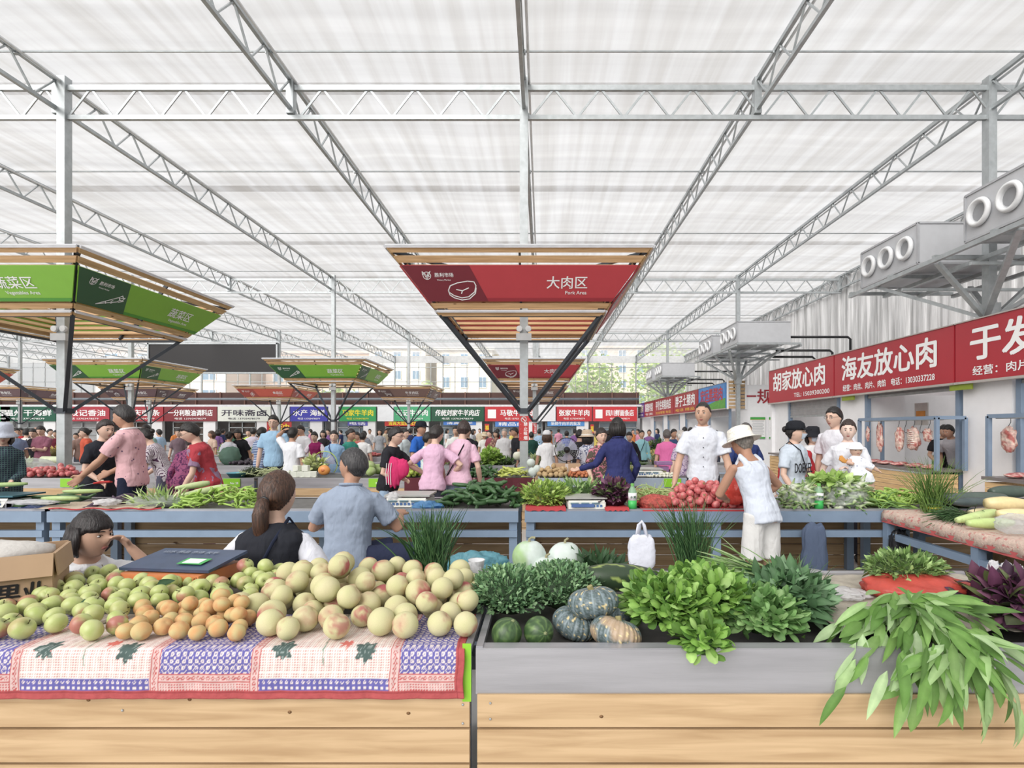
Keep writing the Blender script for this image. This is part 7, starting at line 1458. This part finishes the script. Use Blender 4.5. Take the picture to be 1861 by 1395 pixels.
# ------------------------------------------------------------ in the vendors' aisle
t = thing('plastic_crate', 'white plastic basket holding a teal bag behind the peaches', 'basket', (XD(868,3.6), 3.6, .30)); m = MB()
for s_ in (-1,1): m.box((0,s_*.15,.13), (.46,.012,.26)); m.box((s_*.23,0,.13), (.012,.3,.26))
m.box((0,0,.0), (.46,.3,.012)); m.box((0,-.16,.255), (.49,.02,.02)); m.build('body', M('white_crate_plastic', (226,232,238), .4), t); m = MB(); [m.box((-.18+.04*k,-.158,.13), (.012,.004,.12)) for k in range(10)]; m.build('slot', M('dark_slot', (90,100,110), .7), t)
baggy('teal_plastic_bag', 'crumpled teal plastic bag in the white basket', (XD(868,3.6), 3.6, .62), (.21,.13,.10), Mclear('teal_plastic', (120,190,206), .15, .3, .4, 1., 14), 71, .3)
m = MB(); m.box((0,0,0), (.5,.34,.30)); tag(m.build('crate_stand', M('dark_plastic_crate', (70,74,80), .6), loc=(XD(868,3.6), 3.6, .15)), 'dark crate standing under the white basket', 'crate')
t = thing('paper_cup', 'white foam pot standing behind the purslane', 'cup', P(866, 1032, 2.78)); m = MB(); m.lathe([(.03,-.04),(.042,.04),(.044,.045),(.04,.04),(.028,-.035)], 20); m.build('body', WHITE, t, smooth=True)
t = thing('bucket_stack', 'stack of white buckets in a black tub behind the greens', 'buckets', (XD(1470,3.7), 3.7, 0)); m = MB(); m.lathe([(.14,0),(.17,.40),(.175,.40),(.165,.38),(.13,.02)], 28); m.build('black_tub', BLACKP, t, smooth=True); m = MB(); m.lathe([(.13,.1),(.158,.52),(.165,.525),(.16,.50),(.165,.49),(.155,.47),(.12,.2)], 28); m.build('white_bucket', M('off_white_bucket', (222,222,214), .5), t, smooth=True); m = MB(); m.lathe([(0,.50),(.15,.52),(.158,.53),(.156,.545),(0,.545)], 28); m.build('lid', M('grey_lid', (186,190,188), .5), t, smooth=True)
m = MB(); m.ball((0,0,0), (.105,.04,.24), 32, 24, lambda d: (abs(d.x)**4+abs(d.y)**4+abs(d.z)**4)**(-.25)*(1+.16*noise.noise(d*2.4)+(.25*(-d.z) if d.z < 0 else 0)*abs(d.x))); tag(m.build('hanging_jacket', Mfab((84,98,124)), smooth=True, loc=P(1480, 1000, 4.85)), 'blue-grey jacket hanging on the rail behind the bucket stack', 'jacket')
m = MB(); m.ball((0,0,0), (.075,.05,.17), 26, 18, lambda d: (abs(d.x)**4+abs(d.y)**4+abs(d.z)**4)**(-.25)*(1+.25*noise.noise(d*3))); tag(m.build('black_bag', M('black_plastic_bag', (34,34,38), .3, bump=.8, bscale=20), smooth=True, loc=P(1634, 1000, 4.8)), 'black plastic bag hanging at the right end of the second row', 'bag')
t = thing('plastic_bag_bundle', 'bundle of white carrier bags hanging on the rail behind the wax gourds', 'bags', P(1166, 1000, 4.6)); m = MB(); m.ball((0,0,0), (.115,.04,.16), 36, 26, lambda d: (abs(d.x)**4+abs(d.y)**4+abs(d.z)**4)**(-.25)*(1+.10*noise.noise(d*3)+.05*noise.noise(d*8))*(1-.18*max(0,d.z))); m.build('bags', M('white_bag_plastic', (226,230,244), .4, bump=.9, bscale=18), t, smooth=True); m = MB(); m.tube([(-.04,0,.1),(-.02,0,.22),(.0,0,.25),(.02,0,.22),(.05,0,.1)], .03, 8, flat=.5); m.build('handles', M('white_bag_plastic', (226,230,244), .4), t, smooth=True)
# ------------------------------------------------------------ third row and beyond
Y3a, Y3b = 8.26, 9.0
fruits('tomato', TOM, 95, (.038,.05), 45, 142, Y3a, 8.8, .17, 'pinkish red tomato in the heap at the foot of the left column', 'tomato', 'tomatoes by the left column', CALYX, ename='calyx')
fruits('tomato', TOM, 60, (.036,.046), 638, 690, 14.35, 14.9, .14, 'red tomato in the mid-distance heap above the cabbages', 'tomato', 'tomatoes in the fourth row')
fruits('potato', POT, 75, (.035,.05), 978, 1036, Y3a, 8.85, .16, 'tan potato in the heap right of the central column', 'potato', 'potatoes')
fruits('carrot_end', CAR, 110, (.022,.032), 1032, 1094, Y3a, 8.75, .12, 'blunt orange-brown carrot end in the heap beside the potatoes', 'carrot', 'carrots')
fruits('cabbage', CABB, 16, (.08,.10), 640, 692, Y3a, 8.9, .22, 'round pale green cabbage right of the seated grey-blue polo', 'cabbage', 'cabbages in the third row')
fruits('cabbage', CABB, 34, (.07,.09), 986, 1018, 14.35, 15.0, .24, 'round light green cabbage left of the fan', 'cabbage', 'cabbages in the fourth row')
fruits('green_orange', ORG, 70, (.035,.042), 722, 764, Y3a, 8.8, .18, 'small yellow-green citrus in front of the pink T-shirts', 'citrus', 'green citrus')
fruits('dark_squash', AVO, 34, (.04,.05), 730, 753, 14.35, 14.9, .12, 'round dark green squash behind the citrus', 'squash', 'dark round squashes')
fruits('potato', POT, 40, (.035,.05), 428, 466, 14.35, 14.9, .12, 'yellow-tan potato in the mid-distance heap left of the light blue T-shirt', 'potato', 'potatoes in the fourth row')
fruits('grape_cluster', DARK, 110, (.035,.05), 418, 515, 11.05, 11.65, .10, 'dark purple fruit in the low heap in front of the light blue T-shirt', 'fruit', 'dark purple fruit')
fruits('white_radish', ONI, 40, (.03,.042), 862, 892, 14.35, 14.9, .14, 'small cream turnip in the heap left of the central column', 'turnip', 'cream turnips')
fruits('garlic_bulb', ONI, 100, (.018,.026), 1172, 1232, Y3a, 8.6, .05, 'small white garlic bulb in front of the purple scale', 'garlic', 'garlic bulbs')
fruits('yellow_melon', MELO, 40, (.05,.06), 1170, 1215, 14.35, 15.0, .20, 'yellow-orange melon in the heap under the pink T-shirt', 'melon', 'yellow melons')
longs('cucumber', CUKE, 46, 856, 902, 8.3, 8.8, .16, 'dark green cucumber in the third-row heap behind the big cucumber heap', 'cucumber', 'cucumbers in the third row')
longs('yellow_pepper', YPEP, 75, 902, 960, 8.3, 8.85, .17, 'yellow-green long pepper in the heap left of the central column', 'pepper', 'yellow-green peppers')
longs('green_bean', BEAN, 150, 440, 526, 8.35, 9.0, .13, 'pale green bean in the loose heap left of the seated grey-blue polo', 'bean', 'pale green beans')
longs('green_chilli', PEP, 60, 712, 738, 14.35, 14.9, .14, 'green pepper in the mid-distance heap behind the black T-shirt', 'pepper', 'green peppers in the fourth row')
longs('dark_pepper', CUKE, 40, 455, 488, 14.35, 14.9, .12, 'dark green pepper beside the far potatoes', 'pepper', 'dark peppers', sc=(.4,.6))
for k, (px, py, r) in enumerate(((965,840,.066),(968,858,.075),(976,852,.062))): gourd(px, py, 8.55, r, r*(1.15 if k else 1), 'cream-white round gourd at the foot of the central column, %s' % ('topmost','lower large one','right-hand one')[k], 0, False, 'white_gourd')
put('green_chunk', ONI[0], P(941, 828, 11.45), .11, 'large white round gourd on the greens left of the central column', 'gourd')
# white winter melon pieces, pumpkin half
rr = random.Random(5)
for k, px in enumerate((508,521,535,547,559,570,540,556)):
    m = MB(); m.box((0,0,0), (.10,.09,.085), (0,0,rr.uniform(-.3,.3))); m.box((0,-.0,-.045), (.102,.092,.012), None, 0); o = m.build('melon_chunk', M('white_melon_flesh', (232,236,222), .4, var=.03), loc=P(px, 861 if k < 6 else 850, 8.5)); b_ = o.modifiers.new('b', 'BEVEL'); b_.width = .012; b_.segments = 2; tag(o, 'white block of cut winter melon left of the orange pumpkin half', 'melon', 'cut winter melon blocks')
m = MB(); m.ball((0,0,0), (.095,.05,.08), 26, 16, None, lambda d: lin((232,150,70)) if d.y < .15 else lin((214,176,110))); m.ball((0,-.035,0), (.04,.02,.03), 12, 8, lambda d: 1+.3*noise.noise(d*4), lin((204,110,50))); tag(m.build('pumpkin_half', FRUIT, smooth=True, loc=P(589, 854, 8.4)), 'cut orange pumpkin half beside the head of the grey-blue polo', 'pumpkin')
# fans
def fan(loc, r, lab, rim, head):
    t = thing('electric_fan', lab, 'fan', loc); m = MB()
    for k in range(28): a = 2*PI*k/28; m.tube([(math.cos(a)*r*.25,-.06,math.sin(a)*r*.25),(math.cos(a)*r*.8,-.05,math.sin(a)*r*.8),(math.cos(a)*r,0,math.sin(a)*r)], .0022, 4)
    for q in (.5,.75): m.tube([(math.cos(a)*r*q,-.055,math.sin(a)*r*q) for a in [2*PI*k/24 for k in range(25)]], .002, 4)
    m.build('cage', GALV, t); m = MB(); m.tube([(math.cos(a)*r,0,math.sin(a)*r) for a in [2*PI*k/30 for k in range(31)]], .007, 6); m.build('rim', rim, t); m = MB()
    for k in range(3):
        a = 2*PI*k/3; m.add([(math.cos(a+q)*r*w_, -.02+.03*(q-.4), math.sin(a+q)*r*w_) for w_ in (.15,.9) for q in (0,.4,.8,1.2)], [(0,1,5,4),(1,2,6,5),(2,3,7,6)])
    m.build('blade', Mclear('clear_fan_blade', (196,196,226), .3, .2, .4, 0), t); m = MB(); m.lathe([(0,-.07),(r*.27,-.065),(r*.27,.06),(0,.1)], 20, rot=(PI/2,0,0)); m.build('motor', head, t, smooth=True); m = MB(); m.tube([(0,.05,-.02),(0,.05,-loc[2]+ZT if loc[2] > ZT else -.3)], .012, 8); m.build('pole', BLACKP, t)
fan((XD(1030,8.95), 8.95, H-.36), .20, 'desk fan with clear blades on the carton beside the beige hat', BLACKP, BLACKP); fan((XD(590,9.3), 9.3, H-.62), .22, 'pale fan cage with lime rim behind the orange pumpkin half', M('lime_rim', (190,214,60), .4), M('grey_fan_motor', (160,164,180), .5))
m = MB(); m.box((0,0,0), (.46,.3,.17)); o = m.build('cardboard_carton', CARD, loc=(XD(1029,9.0), 8.98, ZT+.1)); m = MB(); m.box((0,-.151,0), (.05,.002,.17)); m.build('tape', M('clear_tape', (206,196,190), .3), o); tag(o, 'closed cardboard carton under the desk fan', 'carton')
# maroon cloth hanging over the third row
m = MB(); n_ = 60; x0, x1 = XD(735,8.17), XD(972,8.17); m.add([(lerp(x0,x1,i/n_), 8.165-.012*abs(math.sin(i*.5)), ZT+.02-.2*q) for q in (0,.5,1) for i in range(n_+1)], [(j*(n_+1)+i, j*(n_+1)+i+1, (j+1)*(n_+1)+i+1, (j+1)*(n_+1)+i) for j in range(2) for i in range(n_)]); tag(m.build('maroon_cloth', M('maroon_flower_cloth', (98,34,46), .85, var=.1, tint=((196,160,160), 7, .63)), smooth=True), 'maroon flowered cloth hanging over the third row stall left of the column', 'cloth')
for (px0, px1, y, rgb, lab, r3z, n, L, W, tones) in ((872,912,12.0,(150,190,80),'tall heap of light green lettuce left of the central column',.24,240,.12,.09,None), (890,935,11.4,(84,120,60),'dark leafy heap under the lettuce',.1,200,.1,.04,None), (845,868,12.3,(60,100,50),'dark green leaf heap behind the turnips',.14,120,.1,.05,None),
    (930,958,13.5,(130,160,90),'pale leafy heap just behind the central column',.16,120,.12,.05,None), (1160,1188,15.5,(160,180,100),'pale green lettuce heap below the light teal top',.26,120,.16,.09,None), (1182,1212,13.6,(66,100,50),'round dark green leafy heap left of the bright pink T-shirt',.34,300,.14,.03,None), (1182,1222,11.3,(150,170,110),'brushed pile of thin beans right of the navy hooded jacket',.22,300,.14,.008,None),
    (1140,1180,11.3,(96,140,60),'trays of short green shoots right of the navy hooded jacket',.04,240,.05,.008,None), (1056,1078,11.3,(90,140,56),'tray of short green shoots under the pointing hand',.05,150,.05,.008,None), (965,990,11.6,(170,190,120),'pale bunch of greens right of the central column',.16,150,.12,.03,None), (1005,1035,13.4,(80,120,60),'dark leafy pile above the cabbages',.16,150,.1,.04,None), (810,845,12.4,(150,176,90),'light leafy pile between the black and grey shirts',.16,130,.1,.05,None), (1188,1215,8.6,(150,160,80),'small yellow-green herb heap right of the carrots',.06,90,.05,.02,None),
    (266,312,8.5,(160,166,92),'mound of pale peas in a metal tray right of the pink polo',.10,900,.014,.012,None), (432,474,8.5,(70,90,52),'dark green speckled bean mound above the light chillies',.12,800,.018,.009,None), (280,304,8.8,(110,150,70),'dark leaves in the purple basin',.06,120,.07,.03,None), (1142,1160,8.5,(150,160,84),'heap of pea pods behind the red net sack',.12,300,.04,.012,None), (700,726,14.5,(130,170,80),'light green heap in the fifth row behind the black T-shirt',.2,120,.12,.06,None), (530,560,14.5,(120,160,70),'green heap in the fifth row by the purple apron',.2,120,.12,.06,None), (452,474,14.5,(150,190,90),'light leafy heap by the striped T-shirt',.18,100,.12,.06,None), (600,625,14.5,(96,130,60),'leafy heap behind the teal top',.16,100,.12,.06,None), (735,765,14.5,(140,160,80),'yellowish leafy heap left of the blue T-shirt',.18,100,.12,.06,None), (1000,1030,16,(120,160,80),'leafy pile farther right of the central column',.2,100,.14,.06,None), (1085,1110,14.6,(140,170,90),'leafy pile behind the curly haired one',.2,100,.14,.06,None), (1120,1145,16,(120,150,80),'leafy pile beside the black jacket',.2,100,.14,.06,None), (580,600,18.4,(120,160,70),'small leafy pile in the sixth row',.22,70,.14,.06,None), (850,870,18.2,(110,150,70),'small leafy pile in the sixth row left of the lettuce',.22,70,.14,.06,None), (960,985,18.2,(130,160,84),'small leafy pile in the sixth row behind the column',.22,70,.14,.06,None), (395,420,14.6,(150,190,90),'bright leafy pile between the red top and black T-shirt',.2,100,.12,.06,None), (80,110,14.6,(190,170,90),'yellowish pile behind the plum-coloured T-shirt',.18,90,.12,.06,None), (270,300,12.8,(170,66,60),'reddish pepper pile under the checked shirt',.14,140,.06,.05,None)):
    y = min((8.2,11.0,14.3,17.8,22.6), key=lambda a_: abs(a_+.4-y))+(.4 if y > 9.2 else y-8.2); rx = (XD(px1,y)-XD(px0,y))/2; greens('produce_mound', lab, 'produce', ((XD(px0,y)+XD(px1,y))/2, y+.1, ZT+r3z*.35), (rx, .25 if y > 9 else .2, r3z), n, L, W, rgb, int(px0), .4, .2, .3, .2, seg=3, kind='stuff')
# bags and basins in the third row
greens('bagged_cabbage', 'pale cabbage leaves in the big clear bag left of the left column', 'greens', (XD(66,9.1)-.0, 8.75, .93), (.30,.14,.10), 150, .1, .06, (190,208,150), 91, .3); baggy('clear_bag', 'big clear bag of pale cabbages beside the left column', (XD(66,8.8), 8.75, .93), (.36,.17,.13), FILM, 92, .12)
baggy('green_mesh_bag', 'bulging grey-green mesh bag between the red top and the dark fruit', P(418, 828, 11.4), (.21,.17,.2), Mclear('green_mesh', (120,160,140), .3, .5, .4, 1., 30), 93, .12)
baggy('clear_bag', 'clear knotted bag of red fruit left of the pale blue top', P(562, 842, 8.9), (.10,.08,.12), FILM, 94, .2)
greens('chinese_cabbage', 'pale green napa cabbage beside the clear knotted bag', 'cabbage', (XD(578,8.95), 8.85, .92), (.14,.10,.12), 80, .13, .08, (200,214,140), 95, .3)
def basin(px, y, r, rgb, lab, h=.1):
    m = MB(); m.lathe([(r*.7,0),(r,h),(r*1.05,h),(r*.97,h*.9),(r*.68,.01),(0,.01)], 30, (XD(px,y), y, ZT+.005)); tag(m.build('plastic_basin', plain(rgb, .4), smooth=True), lab, 'basin')
basin(432, 8.45, .16, (96,176,196), 'turquoise round basin above the light green chillies', .07); basin(292, 8.8, .2, (176,160,206), 'lavender basin in front of the checked shirt', .13)
m = MB(); m.box((0,0,0), (.46,.36,.08)); tag(m.build('metal_tray', STEEL, loc=(XD(289,8.5), 8.45, ZT+.04)), 'shallow steel tray of pale peas', 'tray')
t = scale((XD(1178,8.5), 8.6, ZT), 'pale electronic scale behind the garlic', M('scale_white_body', (216,216,210), .4), GS, 0, 1.2)
m = MB(); m.box((0,0,.02), (.24,.2,.012)); m.box((0,0,-.06), (.16,.14,.10)); m.box((0,0,.05), (.26,.22,.05)); tag(m.build('spring_scale', M('mauve_scale', (150,110,160), .4), loc=P(1205, 846, 8.9)), 'mauve pan scale behind the garlic', 'scale')
longm = [('cut_winter_melon', 95, 836, 11.3, .40, .085, 0.05, (196,206,160), (214,220,184), 'large cut winter melon showing its pale end, left of the left column')]
for a in longm: bigveg(a[0], a[1], a[2], a[3], a[4], a[5], a[6], a[7], a[8], a[9], 'melon', lambda t: 1.)
